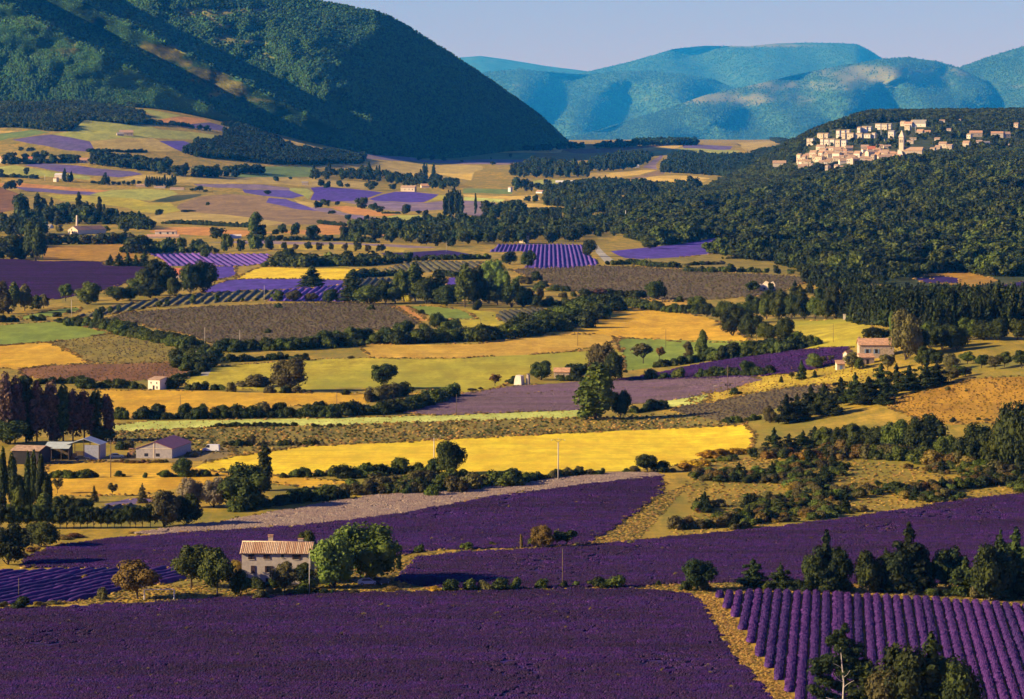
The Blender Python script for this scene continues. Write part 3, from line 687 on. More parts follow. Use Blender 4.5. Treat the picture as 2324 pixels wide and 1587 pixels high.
# the slope the viewpoint stands on, below the frame
nx, ny = 24, 24
gx, gy = np.meshgrid(np.linspace(-400, 400, nx), np.linspace(-250, 428, ny))
gz = terrain(gx, gy) - .15
gf = np.array([(j * nx + i, j * nx + i + 1, (j + 1) * nx + i + 1, (j + 1) * nx + i) for j in range(ny - 1) for i in range(nx - 1)])
tag(link(bpy.data.objects.new('hillside', mesh_np('hillside', np.stack([gx, gy, gz], -1).reshape(-1, 3), gf, [FM['ground']], True))),
    'grassy slope the view is taken from', kind='structure')
FIELD_OBJ = {}
for i, (name, mk, label, fr, pts) in enumerate(FIELDS):
    t = tri[owner == i]
    if len(t) == 0:
        continue
    o = link(bpy.data.objects.new(name, sub_mesh(name, t, FM[mk])))
    tag(o, label, kind='structure')
    FIELD_OBJ[label] = o


def fill(poly, spacing, jitter=.45, rng=RNG):
    """points on a jittered lattice inside an outline"""
    a, b = poly.min(0), poly.max(0)
    xs, ys = np.meshgrid(np.arange(a[0], b[0], spacing), np.arange(a[1], b[1], spacing))
    p = np.stack([xs.ravel(), ys.ravel()], 1) + rng.uniform(-jitter, jitter, (xs.size, 2)) * spacing
    return p[in_poly(p[:, 0], p[:, 1], poly)]
# ------------------------------------------------------------------ mountains
def fbm(x, y, seed=0, oct=5, f0=1.0, rough=.5):
    """cheap value noise"""
    rng = np.random.default_rng(seed)
    tab = rng.uniform(-1, 1, (64, 64))
    out = np.zeros(np.broadcast(x, y).shape)
    a, f = 1.0, f0
    for o in range(oct):
        X, Y = x * f + 17.3 * o, y * f + 5.1 * o
        i, j = np.floor(X).astype(int), np.floor(Y).astype(int)
        fx, fy = X - i, Y - j
        fx, fy = fx * fx * (3 - 2 * fx), fy * fy * (3 - 2 * fy)
        g = lambda p, q: tab[p % 64, q % 64]
        out += a * ((g(i, j) * (1 - fx) + g(i + 1, j) * fx) * (1 - fy) + (g(i, j + 1) * (1 - fx) + g(i + 1, j + 1) * fx) * fy)
        a *= rough
        f *= 2.0
    return out


def hill_mat(name, c0, c1, bare0, bare1, scale):
    t = NT(name)
    p = t.pos()
    n1 = t.noise(scale, 4, p, .65)
    n2 = t.noise(scale * 5, 3, p, .6)
    at = t.n('ShaderNodeAttribute', attribute_name='bare')
    woods = t.mix(t.val(n1, .35, .65), c0, c1)
    dry = t.mix(t.val(n2, .35, .65), bare0, bare1)
    f = t.val(t.math('ADD', at.outputs['Fac'], t.math('MULTIPLY', t.math('SUBTRACT', n2, .5), .9)), .35, .65)
    t.color(t.mix(f, woods, dry))
    t.bump(t.noise(scale * 3, 4, p, .7), .8, 6)
    return t.m


FAR = 3.3


def make_hill(name, label, crest, foot_d, depth, mat, u0, u1, nu, nv, relief, bare, rough=14., back=900, seed=1, fz=None, prof=.9, far=1.0):
    """crest: outline seen against the sky; foot_d: distance of the foot along the bearing; the far side falls away behind"""
    us = np.linspace(u0, u1, nu)
    cu, cvv = np.array(crest).T
    cr = np.interp(us, cu, cvv)
    fd = np.interp(us, *np.array(foot_d).T)
    dp = np.interp(us, *np.array(depth).T) if hasattr(depth, '__len__') else np.full(nu, depth)
    fd, dp, back, rough = fd * far, dp * far, back * far, rough * far
    ts = np.linspace(0, 1, nv)
    U, Tt = np.meshgrid(us, ts)
    dc = fd + dp
    zc = HC + (HZ - cr) * dc / FOC
    xf = (us - 1162) / FOC * fd
    zf = terrain(xf, fd) - 25 if fz is None else np.full(nu, float(fz))
    pr = Tt ** prof
    pr = pr * (1.25 - .25 * pr)
    Dm = fd[None] + dp[None] * Tt
    Z = zf[None] + (zc - zf)[None] * pr
    vv = HZ - (Z - HC) * FOC / Dm
    mask = np.sin(np.pi * np.clip(Tt, 0, 1)) ** .6
    off = relief(U, vv) * mask * far
    off = off + rough * fbm(U / 60, vv / 40, seed, 5) * mask
    Dm = Dm - off
    # keep bearings and heights: only the distance of each point changes, slopes stay real
    Z = HC + (HZ - vv) * Dm / FOC
    X = (U - 1162) / FOC * Dm
    rows = [np.stack([X, Dm, Z], -1)]
    for k in range(1, 7):          # far side
        dd = dc + back * k / 6
        rows.append(np.stack([(us - 1162) / FOC * dd, dd, zc - (zc - zf) * (k / 6) ** 1.4], -1)[None])
    Pn = np.concatenate(rows, 0)
    nr = Pn.shape[0]
    j, i = np.meshgrid(np.arange(nr - 1), np.arange(nu - 1), indexing='ij')
    a = (j * nu + i).ravel()
    f = np.stack([a, a + 1, a + nu + 1, a + nu], 1)
    me = mesh_np(name, Pn.reshape(-1, 3), f, [mat], True)
    bv = np.zeros((nr, nu))
    bv[:nv] = bare(U, vv)
    bv[nv:] = bv[nv - 1]
    at = me.attributes.new('bare', 'FLOAT', 'POINT')
    at.data.foreach_set('value', bv.ravel().astype(np.float32))
    o = link(bpy.data.objects.new(name, me))
    tag(o, label, kind='structure')
    return o, Pn[:nv], bv[:nv]


def spur(U, v):
    q = U - v / .5
    d = np.interp(q, [-900, -400, -200, -10, 92, 178, 256, 420, 520, 700, 900],
                  [120, 30, 190, 430, 40, 330, 0, 140, 190, 60, 0])
    fade = sm(330, 250, v) * sm(960, 700, U)
    return d * fade


def gauss(U, v, u0, v0, su, sv):
    return np.exp(-((U - u0) / su) ** 2 - ((v - v0) / sv) ** 2)


def bare_left(U, v):
    q = U - v / .5
    b = .45 * np.exp(-((q - 128) / 34) ** 2) * sm(60, 110, v) * sm(290, 200, v)
    for g in ((500, 90, 90, 12), (540, 100, 60, 10), (490, 60, 60, 18), (600, 130, 40, 20), (150, 110, 50, 18), (660, 20, 160, 16), (430, 30, 120, 16),
              (450, 175, 60, 22), (480, 220, 60, 20), (130, 60, 80, 20), (380, 120, 60, 20), (520, 190, 40, 20), (770, 60, 60, 10)):
        b = b + .5 * gauss(U, v, *g)
    return np.clip(b + .25 * fbm(U / 30, v / 12, 5, 4), 0, 1)


M_LEFT = hill_mat('mountain_forest', T(58, 88, 40), T(36, 66, 32), T(150, 130, 74), T(110, 100, 58), .02)
M_FAR = hill_mat('far_hill_forest', T(70, 96, 56), T(38, 70, 42), T(134, 118, 78), T(100, 104, 66), .006)
big_mtn, MTN_P, MTN_B = make_hill(
    'mountain', 'dark wooded mountain flank filling the upper left', 
    [(-700, -420), (-200, -310), (0, -255), (300, -140), (500, -62), (690, 0), (780, 15), (850, 28), (890, 42), (940, 72), (985, 100), (1035, 132),
     (1090, 168), (1140, 203), (1181, 232), (1229, 268), (1263, 300), (1297, 333), (1330, 348)],
    [(-700, 6450), (300, 6500), (700, 6520), (850, 6610), (1000, 7000), (1150, 7550), (1330, 8050)],
    [(-700, 1000), (600, 950), (900, 800), (1100, 600), (1330, 250)], M_LEFT, -700, 1330, 300, 130, spur, bare_left, 26., seed=3)
none = lambda U, v: np.zeros_like(U)
make_hill('hill', 'pale blue ridge farthest away in the gap beside the dark mountain',
          [(900, 140), (1040, 131), (1090, 127), (1150, 135), (1240, 150), (1320, 160), (1420, 175), (1550, 200)],
          [(900, 17500), (1550, 17500)], 2200, M_FAR, 900, 1550, 80, 40, none, lambda U, v: .15 + .2 * fbm(U / 40, v / 20, 2), 60., fz=-100, seed=11, far=FAR)
_, HB_P, HB_B = make_hill('hill', 'long blue mountain with a flat shoulder on the skyline',
          [(1150, 215), (1250, 185), (1340, 161), (1420, 143), (1480, 126), (1530, 111), (1600, 104), (1700, 105), (1760, 99), (1830, 97), (1900, 98),
           (1945, 100), (1975, 115), (2010, 138), (2100, 180), (2250, 230)],
          [(1150, 14300), (2250, 14300)], 2000, M_FAR, 1150, 2250, 130, 50,
          lambda U, v: 330 * np.sin(U / 105 + v / 60) + 150 * np.sin(U / 41 - v / 50), lambda U, v: .12 + .2 * fbm(U / 40, v / 20, 4) + .8 * gauss(U, v, 1680, 104, 150, 5), 60., fz=-100, seed=12, far=FAR)
_, HD_P, HD_B = make_hill('hill', 'rounded blue green hill in the valley gap behind the dark mountain',
          [(1000, 190), (1090, 166), (1180, 157), (1260, 165), (1330, 170), (1400, 162), (1450, 161), (1550, 168), (1620, 181), (1655, 196), (1750, 240), (1850, 300)],
          [(1000, 11800), (1850, 11600)], 1700, M_FAR, 1000, 1850, 130, 60,
          lambda U, v: 330 * np.sin(U / 62 - v / 45) + 200 * np.sin(U / 28 + v / 60), lambda U, v: .15 + .25 * fbm(U / 30, v / 15, 6), 70., fz=-100, seed=13, far=FAR)
_, HC_P, HC_B = make_hill('hill', 'broad hill with a bare tan top behind the village',
          [(1200, 330), (1350, 300), (1500, 252), (1600, 216), (1700, 195), (1800, 171), (1900, 151), (2000, 134), (2060, 130), (2130, 140), (2180, 155),
           (2230, 181), (2280, 212), (2330, 250), (2500, 330)],
          [(1200, 9700), (1700, 9400), (2100, 9200), (2500, 9900)], [(1200, 400), (1500, 1200), (2060, 1900), (2300, 1300), (2500, 600)], M_FAR, 1200, 2500, 220, 110,
          lambda U, v: 190 * np.sin(U / 48 + v / 40) + 130 * np.sin(U / 27 - v / 33) + .9 * np.clip(2140 - U, -400, 0),
          lambda U, v: np.clip(.55 * gauss(U, v, 2010, 168, 230, 26) * sm(1740, 1860, U) + .4 * gauss(U, v, 1790, 195, 200, 14) + .5 * gauss(U, v, 1650, 225, 200, 16)
                               + .12 + .16 * fbm(U / 26, v / 12, 8), 0, 1), 60., seed=14, fz=-100, far=FAR)
_, HE_P, HE_B = make_hill('hill', 'dark green hill shoulder rising at the right picture edge',
          [(2040, 230), (2120, 180), (2182, 152), (2240, 130), (2324, 105), (2500, 50), (2700, 0), (2950, -40)],
          [(2040, 9900), (2950, 9300)], 1700, M_FAR, 2040, 2950, 110, 60, lambda U, v: 120 * np.sin(U / 50 + v / 50),
          lambda U, v: .2 + .2 * fbm(U / 30, v / 15, 9), 60., seed=15, fz=-100, far=FAR)

# ------------------------------------------------------------------ the air
hz = MB().box(-21000, 21000, -400, 67000, -140, 2700)
t = NT('haze_air')
t.t.nodes.remove(t.b)
pv = t.n('ShaderNodeVolumePrincipled')
pv.inputs['Color'].default_value = (.014, .31, 1.0, 1)
pv.inputs['Density'].default_value = 2.35e-5
pv.inputs['Absorption Color'].default_value = (1, 1, 1, 1)
t.l(pv.outputs[0], t.t.nodes['Material Output'].inputs['Volume'])
t.m.cycles.homogeneous_volume = True
haze = hz.build('haze', t.m)
tag(haze, 'thin blue haze over the valley', kind='stuff')
haze.display_type = 'WIRE'
# ------------------------------------------------------------------ plants
def leaf_mat(name, c0, c1, trans=.18, var=.35, streak=None):
    t = NT(name)
    oi = t.n('ShaderNodeObjectInfo')
    gp_ = t.n('ShaderNodeNewGeometry')
    c = t.mix(gp_.outputs['Random Per Island'], c0, c1)
    if streak:
        nz = t.noise(1.0, 5, t.pos((.03, .22, 1)), .7)
        c = t.mix(t.val(nz, .42, .62, 0, .8), c, streak)
        n3 = t.noise(1.0, 3, t.pos((.006, .045, 1)), .6)
        c = t.mix(t.val(n3, .45, .62, 0, .6), c, tuple(v * .62 for v in streak))
        n2 = t.noise(1.0, 3, t.pos((.5, .25, 1)), .7)
        c = t.mix(t.val(n2, .60, .72, 0, .35), c, (.056, .044, .028))
    hv = t.n('ShaderNodeHueSaturation')
    t.l(c, hv.inputs['Color'])
    t.l(t.val(oi.outputs['Random'], 0, 1, .485, .515), hv.inputs['Hue'])
    t.l(t.val(oi.outputs['Random'], 0, 1, 1 - var, 1 + var), hv.inputs['Value'])
    t.color(hv.outputs[0])
    t.b.inputs['Roughness'].default_value = .75
    t.b.inputs['Specular IOR Level'].default_value = .2
    tr = t.n('ShaderNodeBsdfTranslucent')
    t.l(hv.outputs[0], tr.inputs['Color'])
    mx = t.n('ShaderNodeMixShader')
    mx.inputs[0].default_value = trans
    t.l(t.b.outputs[0], mx.inputs[1])
    t.l(tr.outputs[0], mx.inputs[2])
    t.l(mx.outputs[0], t.t.nodes['Material Output'].inputs['Surface'])
    return t.m


LM = {
    'dark': leaf_mat('leaves_dark_green', (.012, .023, .005), (.064, .084, .012)),
    'mid': leaf_mat('leaves_mid_green', (.030, .052, .007), (.118, .142, .018)),
    'bright': leaf_mat('leaves_bright_green', (.090, .140, .020), (.150, .190, .030)),
    'yellow': leaf_mat('leaves_yellow', (.30, .25, .022), (.42, .34, .04)),
    'olive': leaf_mat('leaves_olive', (.082, .078, .022), (.130, .112, .034)),
    'golden': leaf_mat('leaves_golden_olive', (.15, .105, .022), (.22, .15, .03)),
    'silver': leaf_mat('leaves_silver_grey', (.20, .17, .09), (.30, .25, .14)),
    'brown': leaf_mat('leaves_rusty_brown', (.050, .036, .024), (.190, .105, .068)),
    'pine': leaf_mat('pine_needles', (.010, .019, .005), (.034, .048, .009)),
    'far': leaf_mat('far_leaves', (.018, .038, .012), (.046, .074, .020)),
    'broom': leaf_mat('broom_flowers', (.34, .19, .015), (.50, .30, .02)),
    'heath': leaf_mat('heath_rust', (.15, .08, .018), (.24, .13, .025)),
    'lavender': leaf_mat('lavender_flowers', (.049, .014, .118), (.071, .021, .160), .1, .12, (.042, .016, .066)),
    'lavcut': leaf_mat('lavender_cut_tufts', (.29, .215, .165), (.40, .30, .225), .1, .12),
    'lavpale': leaf_mat('lavender_pale_tufts', (.185, .115, .175), (.26, .165, .24), .1, .12, (.20, .15, .13)),
}
BARK = solid('bark', (.075, .058, .042), .9, .35, 6, .1, bump=.4)
BARK_PALE = solid('bark_pale', (.50, .44, .38), .85, .25, 8, .1)


def ico(sub=1):
    bm = bmesh.new()
    bmesh.ops.create_icosphere(bm, subdivisions=sub, radius=1)
    v = np.array([x.co[:] for x in bm.verts])
    f = np.array([[q.index for q in p.verts] for p in bm.faces])
    bm.free()
    return v, f


ICO1 = ico(1)
ICO2 = ico(2)


def crown_mesh(name, lobes, n, size, seed, core=.72, mat=None, squash=1.0, up=.25, tri_only=False, fill_in=.7):
    """lobes: (x,y,z, rx,ry,rz). leaf sprays over each lobe plus a rough core that blocks light"""
    rng = np.random.default_rng(seed)
    lb = np.array(lobes, float)
    w = (lb[:, 3] * lb[:, 5]) ** 1.0
    w /= w.sum()
    k = rng.choice(len(lb), n, p=w)
    d = rng.normal(size=(n, 3))
    d /= np.linalg.norm(d, axis=1, keepdims=True)
    d[:, 2] = np.where((d[:, 2] < -.35) & (rng.random(n) < .6), -d[:, 2], d[:, 2])
    r = rng.uniform(fill_in, 1.06, n) ** .8
    c = lb[k, :3] + d * lb[k, 3:] * r[:, None]
    nrm = d / lb[k, 3:]
    nrm /= np.linalg.norm(nrm, axis=1, keepdims=True)
    nrm = nrm + rng.normal(size=(n, 3)) * .36 + np.array([0, 0, up])
    nrm /= np.linalg.norm(nrm, axis=1, keepdims=True)
    t1 = np.cross(nrm, rng.normal(size=(n, 3)))
    t1 /= np.linalg.norm(t1, axis=1, keepdims=True)
    t2 = np.cross(nrm, t1)
    s = size * rng.uniform(.55, 1.35, n)[:, None]
    b = nrm * s * .35
    P = np.stack([c + t1 * s, c + t2 * s * squash + b, c - t1 * s, c - t2 * s * squash + b], 1)
    verts = [P.reshape(-1, 3)]
    faces = [np.arange(4 * n).reshape(n, 4)[:, [0, 1, 2]], np.arange(4 * n).reshape(n, 4)[:, [0, 2, 3]]]
    base = 4 * n
    if core:
        v0, f0 = ICO1
        for q in lb:
            nz = rng.uniform(.7, 1.12, (len(v0), 1))
            verts.append(q[:3] + v0 * q[3:] * core * nz)
            faces.append(f0 + base)
            base += len(v0)
    return mesh_np(name, np.concatenate(verts), np.concatenate(faces), [mat] if mat else [])


def limb_mb(m, p0, p1, r0, r1, rng, bend=.08, n=6, seg=4):
    p0, p1 = np.array(p0, float), np.array(p1, float)
    L = np.linalg.norm(p1 - p0)
    pts, rad = [], []
    off = rng.normal(size=3) * bend * L
    for i in range(seg + 1):
        t = i / seg
        pts.append(p0 + (p1 - p0) * t + off * math.sin(math.pi * t))
        rad.append(r0 + (r1 - r0) * t)
    m.tube(pts, rad, n, caps=False)


PROTO = {}      # kind -> list of (trunk mesh or None, crown mesh)


def add_proto(kind, trunk, crown):
    PROTO.setdefault(kind, []).append((trunk, crown))


def broadleaf(kind, seed, n=3000, nl=15, base=.2, width=.46, size=.028, trunk_r=.022, flat=1.0, far=False):
    """unit tall round tree"""
    rng = np.random.default_rng(seed)
    lobes = []
    zc = base + (1 - base) * .5
    hh = (1 - base) * .5
    for i in range(nl):
        a = rng.uniform(0, 2 * math.pi)
        zz = rng.uniform(-.8, .82)
        q = rng.uniform(.3, .92)
        rr = math.sqrt(max(0, 1 - zz * zz)) * q
        s = rng.uniform(.30, .50) * (1 - .25 * abs(zz)) * (1.12 - .55 * max(0, q - .5))
        lobes.append((math.cos(a) * rr * width, math.sin(a) * rr * width, zc + zz * hh * .74, s * width * 1.05, s * width * 1.05, s * hh * 1.0 * flat))
    lobes.append((0, 0, zc, width * .6, width * .6, hh * .62))
    crown = crown_mesh(kind + '_crown', lobes, n, size, seed, mat=None, core=.78)
    m = MB()
    top = zc + .1
    limb_mb(m, (0, 0, -.02), (rng.normal() * .02, rng.normal() * .02, base + .12), trunk_r * 1.35, trunk_r * .9, rng, .03, 8)
    if not far:
        for i in range(6):
            l = lobes[i]
            limb_mb(m, (0, 0, base * rng.uniform(.7, 1.2)), (l[0], l[1], l[2]), trunk_r * .6, trunk_r * .15, rng, .1, 5)
    add_proto(kind, m.mesh(kind + '_trunk', BARK, True), crown)


def poplar(kind, seed, n=2600, base=.07, width=.13, size=.021, ragged=.3, spikes=9):
    rng = np.random.default_rng(seed)
    lobes = []
    for i in range(spikes):
        a = rng.uniform(0, 2 * math.pi)
        top = rng.uniform(.55, 1.0) if i else 1.0
        r = width * (.25 + .45 * rng.random()) if i else 0
        h = (top - base) * .5 * rng.uniform(.6, .95)
        lobes.append((math.cos(a) * r, math.sin(a) * r, top - h, width * rng.uniform(.38, .6), width * rng.uniform(.38, .6), h))
    for i in range(int(8 * (1 + ragged))):
        a = rng.uniform(0, 2 * math.pi)
        z = rng.uniform(base + .06, .8)
        r = width * rng.uniform(.4, .8) * (1 - .5 * abs(z - .4))
        lobes.append((math.cos(a) * r, math.sin(a) * r, z, width * .42, width * .42, .08))
    crown = crown_mesh(kind + '_crown', lobes, n, size, seed, up=.1)
    m = MB()
    limb_mb(m, (0, 0, -.02), (0, 0, .6), .016, .006, rng, .01, 7)
    add_proto(kind, m.mesh(kind + '_trunk', BARK, True), crown)


def cypress(kind, seed, n=1600, width=.11, size=.018):
    lobes = []
    rng = np.random.default_rng(seed)
    for i in range(11):
        t = (i + .5) / 11
        w = width * (1 - abs(t - .35) ** 1.3 * 1.25) * rng.uniform(.85, 1.1)
        lobes.append((rng.normal() * .012, rng.normal() * .012, .04 + t * .92, max(.014, w * .85), max(.014, w * .85), .085))
    crown = crown_mesh(kind + '_crown', lobes, n, size, seed, up=.2)
    m = MB()
    limb_mb(m, (0, 0, -.02), (0, 0, .3), .02, .012, rng, .01, 6)
    add_proto(kind, m.mesh(kind + '_trunk', BARK, True), crown)


def conifer(kind, seed, n=2200, tiers=9, width=.26, base=.08, size=.024, ragged=.3):
    """pine or fir: layered irregular branches, narrowing upward"""
    rng = np.random.default_rng(seed)
    lobes = []
    for i in range(tiers):
        t = i / (tiers - 1)
        z = base + .06 + (1 - base - .09) * t
        w = width * (1 - t) ** (.55 if ragged > .4 else .75) + (.06 if ragged > .4 else .035)
        w *= rng.uniform(.8, 1.15) if ragged > .4 else 1
        nb = max(1, int(6 * (1 - t) + 1))
        a0 = rng.uniform(0, 6.28)
        for k in range(nb):
            a = a0 + 6.283 * k / nb + rng.normal() * .3
            r = w * rng.uniform(.45, .8 + ragged * .4) if nb > 1 else 0
            s = w * rng.uniform(.38, .6)
            lobes.append((math.cos(a) * r, math.sin(a) * r, z + rng.normal() * .015 * (1 + 2 * ragged), s, s, max(.035, .6 / tiers)))
    lobes.append((0, 0, .45, width * .38, width * .38, .34))
    for z in np.arange(.5, .97, .07):
        r = (.05 + width * .35 * (1 - z)) * rng.uniform(.9, 1.2)
        lobes.append((rng.normal() * .008, rng.normal() * .008, z, r, r, .07))
    crown = crown_mesh(kind + '_crown', lobes, n, size, seed, up=.35)
    m = MB()
    limb_mb(m, (0, 0, -.02), (0, 0, .85), .018, .004, rng, .01, 6)
    add_proto(kind, m.mesh(kind + '_trunk', BARK, True), crown)


def shrub(kind, seed, n=900, nl=8, size=.055, spread=.52, h=.5):
    """about 1 tall, 1 to 1.2 wide, sitting on the ground"""
    rng = np.random.default_rng(seed)
    lobes = [(0, 0, .40, .38, .38, .42)]
    for i in range(nl):
        a = rng.uniform(0, 6.28)
        r = rng.uniform(.15, spread)
        s = rng.uniform(.18, .34)
        lobes.append((math.cos(a) * r, math.sin(a) * r, rng.uniform(.14, .72 - r * .45), s, s, s * rng.uniform(.7, 1.2)))
    crown = crown_mesh(kind + '_crown', lobes, n, size, seed, core=.82, up=.3)
    add_proto(kind, None, crown)


def sapling(kind, seed, n=900, size=.045):
    """thin upright sapling, fanned twigs with few leaves"""
    rng = np.random.default_rng(seed)
    m = MB()
    limb_mb(m, (0, 0, -.02), (0, 0, .35), .018, .012, rng, .03, 6)
    lobes = []
    for i in range(16):
        a = 6.28 * i / 16 + rng.normal() * .2
        e = np.array([math.cos(a) * rng.uniform(.04, .3), math.sin(a) * rng.uniform(.04, .3), rng.uniform(.55, .95)])
        limb_mb(m, (0, 0, .25), e, .009, .003, rng, .06, 4)
        lobes.append((e[0], e[1], e[2] - .05, .12, .12, .12))
        lobes.append((e[0] * .7, e[1] * .7, e[2] * .84, .11, .11, .12))
    crown = crown_mesh(kind + '_crown', lobes, n, size, seed, core=0, fill_in=.1)
    add_proto(kind, m.mesh(kind + '_trunk', BARK, True), crown)


for s in range(5):
    broadleaf('broad', 100 + s, 4600, 22 + s, .03, .47 + .03 * (s % 3), .026)
for s in range(2):
    broadleaf('standard', 130 + s, 4000, 20, .20, .48, .027, .02)        # clear stem, round head
for s in range(3):
    poplar('poplar', 200 + s, 3000)
for s in range(2):
    poplar('column', 220 + s, 2400, .05, .19, .024, .6, 8)               # broader, ragged poplar
for s in range(2):
    cypress('cypress', 240 + s)
for s in range(4):
    conifer('pine', 260 + s, 3000, 8 + s % 2, .30 + .03 * (s % 2), .06, .027, .6)
for s in range(2):
    conifer('fir', 280 + s, 2000, 11, .22, .05, .022, .1)
for s in range(5):
    shrub('shrub', 300 + s, 950, 7 + s)
for s in range(2):
    sapling('sapling', 320 + s)
# lighter versions for what is far away
for s in range(5):
    broadleaf('broadfar', 400 + s, 560, 12, .0, .48, .062, .03, far=True)
for s in range(2):
    poplar('poplarfar', 420 + s, 420, .04, .13, .05, .3, 7)
for s in range(2):
    conifer('firfar', 440 + s, 380, 6, .24, .03, .06, .2)
for s in range(4):
    shrub('shrubfar', 460 + s, 170, 5, .12)


def pick(kind):
    ps = PROTO[kind]
    return ps[random.randrange(len(ps))]


def put(o, mat):
    """give one copy its own foliage material"""
    o.material_slots[0].link = 'OBJECT'
    o.material_slots[0].material = mat


for kind in PROTO:
    for tr, cr in PROTO[kind]:
        if not cr.materials:
            cr.materials.append(LM['mid'])

_ONE = ['', 'first', 'second', 'third', 'fourth', 'fifth', 'sixth', 'seventh', 'eighth', 'ninth', 'tenth', 'eleventh', 'twelfth', 'thirteenth',
        'fourteenth', 'fifteenth', 'sixteenth', 'seventeenth', 'eighteenth', 'nineteenth']
_TENS = [('twenty', 'twentieth'), ('thirty', 'thirtieth'), ('forty', 'fortieth'), ('fifty', 'fiftieth'), ('sixty', 'sixtieth'), ('seventy', 'seventieth')]
ORD = _ONE[1:] + [(b if k == 0 else a + '-' + _ONE[k]) for a, b in _TENS for k in range(10)]
CATN = {'broad': ('broadleaf_tree', 'tree'), 'standard': ('broadleaf_tree', 'tree'), 'poplar': ('poplar_tree', 'poplar'), 'column': ('poplar_tree', 'poplar'),
        'cypress': ('cypress_tree', 'cypress'), 'pine': ('pine_tree', 'pine'), 'fir': ('fir_tree', 'fir'), 'shrub': ('shrub', 'shrub'),
        'sapling': ('sapling', 'sapling'), 'broadfar': ('broadleaf_tree', 'tree'), 'poplarfar': ('poplar_tree', 'poplar'), 'firfar': ('fir_tree', 'fir'),
        'shrubfar': ('shrub', 'shrub')}
N_OBJ = [0]


def plant_at(kind, mat, loc, height, width, label, group=None, lean=0.0):
    """one tree or shrub standing at loc (world), height and width in metres"""
    tr, cr = pick(kind)
    nm, cat = CATN[kind]
    if 'bush' in label and cat == 'tree':
        nm, cat = 'bush', 'bush'
    if ' oak ' in label + ' ' or label.endswith('oak'):
        nm = 'oak_tree'
    W0 = {'broad': .96, 'standard': .94, 'poplar': .26, 'column': .36, 'cypress': .19, 'pine': .62, 'fir': .46, 'shrub': 1.25, 'sapling': .7,
          'broadfar': .98, 'poplarfar': .27, 'firfar': .5, 'shrubfar': 1.25}[kind]
    sx = width / W0
    rz = random.uniform(0, 6.28)
    far = kind.endswith('far') or tr is None
    if far:
        o = link(bpy.data.objects.new(nm, cr))
        put(o, LM[mat])
        root = o
    else:
        root = empty(nm, (0, 0, 0))
        t_ = link(bpy.data.objects.new('trunk', tr), root)
        c_ = link(bpy.data.objects.new('crown', cr), root)
        put(c_, LM[mat])
    root.location = (loc[0], loc[1], loc[2] - .03 * height)
    root.rotation_euler = (lean, 0, rz)
    root.scale = (sx * random.uniform(.9, 1.12), sx * random.uniform(.9, 1.12), height)
    tag(root, label, cat, group)
    N_OBJ[0] += 1
    return root


def tree(kind, mat, fr, x, y, h, w, label, group=None):
    """base at (x, y) of a view frame, h and w in the same frame's units"""
    s = FR[fr][2]
    (u, v), = K(fr, [(x, y)])
    p = gp(u, v)
    m = mpp(p.y) * s
    h, w = h * 1.05, w * 1.1
    if kind in ('broad', 'pine', 'fir', 'poplar', 'shrub') and m * h / mpp(p.y) < 20 and p.y > 2200:
        kind += 'far'
    return plant_at(kind, mat, p, h * m, w * m, label, group)


def trees(kind, mats, fr, spots, base_label, group, ordered=True):
    """spots: (x, y, h, w); members are told apart by their order in the row"""
    sp = sorted(spots, key=lambda q: q[0])
    for i, (x, y, h, w) in enumerate(sp):
        mt = mats if isinstance(mats, str) else mats[i % len(mats)]
        if len(sp) == 1:
            lb = base_label
        elif ordered:
            lb = ORD[i] + ' from left: ' + base_label
        else:
            lb = base_label
        tree(kind, mt, fr, x, y, h, w, lb, group)


def along(pts, step):
    """evenly spaced points on a polyline (world xy)"""
    pts = np.asarray(pts, float)
    seg = np.linalg.norm(np.diff(pts, axis=0), axis=1)
    s = np.concatenate([[0], np.cumsum(seg)])
    q = np.arange(step * .5, s[-1], step) if s[-1] > step else np.array([s[-1] * .5])
    return np.stack([np.interp(q, s, pts[:, i]) for i in range(2)], 1)


def hedge(fr, pts, h, mats, label, step=.5, wide=1.25, var=.5, name='hedgerow', cat='hedge', kind='shrub', rows=1):
    """a hedgerow: one thing whose shrubs are its parts. h in frame units"""
    s = FR[fr][2]
    w = hit(K(fr, pts))
    hm = h * s * mpp(w[:, 1].mean())
    far = w[:, 1].mean() > 2000
    root = empty(name, (float(w[:, 0].mean()), float(w[:, 1].mean()), float(w[:, 2].mean())))
    tag(root, label, cat)
    R0 = np.array(root.location)
    for r in range(rows):
        for p in along(w[:, :2], hm * step):
            p = p + RNG.normal(size=2) * hm * (.18 + .4 * (rows > 1))
            k = float(RNG.uniform(1 - var, 1 + var * .7))
            tr, cr = pick(kind + 'far' if far and kind == 'shrub' else kind)
            o = link(bpy.data.objects.new('bush', cr), root)
            o.location = (p[0] - R0[0], p[1] - R0[1], float(terrain(p[0], p[1])) - .05 * hm - R0[2])
            o.rotation_euler = (0, 0, random.uniform(0, 6.28))
            ww = hm * k * wide / 1.25 * random.uniform(.85, 1.2)
            o.scale = (ww, ww, hm * k)
            put(o, LM[mats[random.randrange(len(mats))]] if not isinstance(mats, str) else LM[mats])
            N_OBJ[0] += 1
    return root


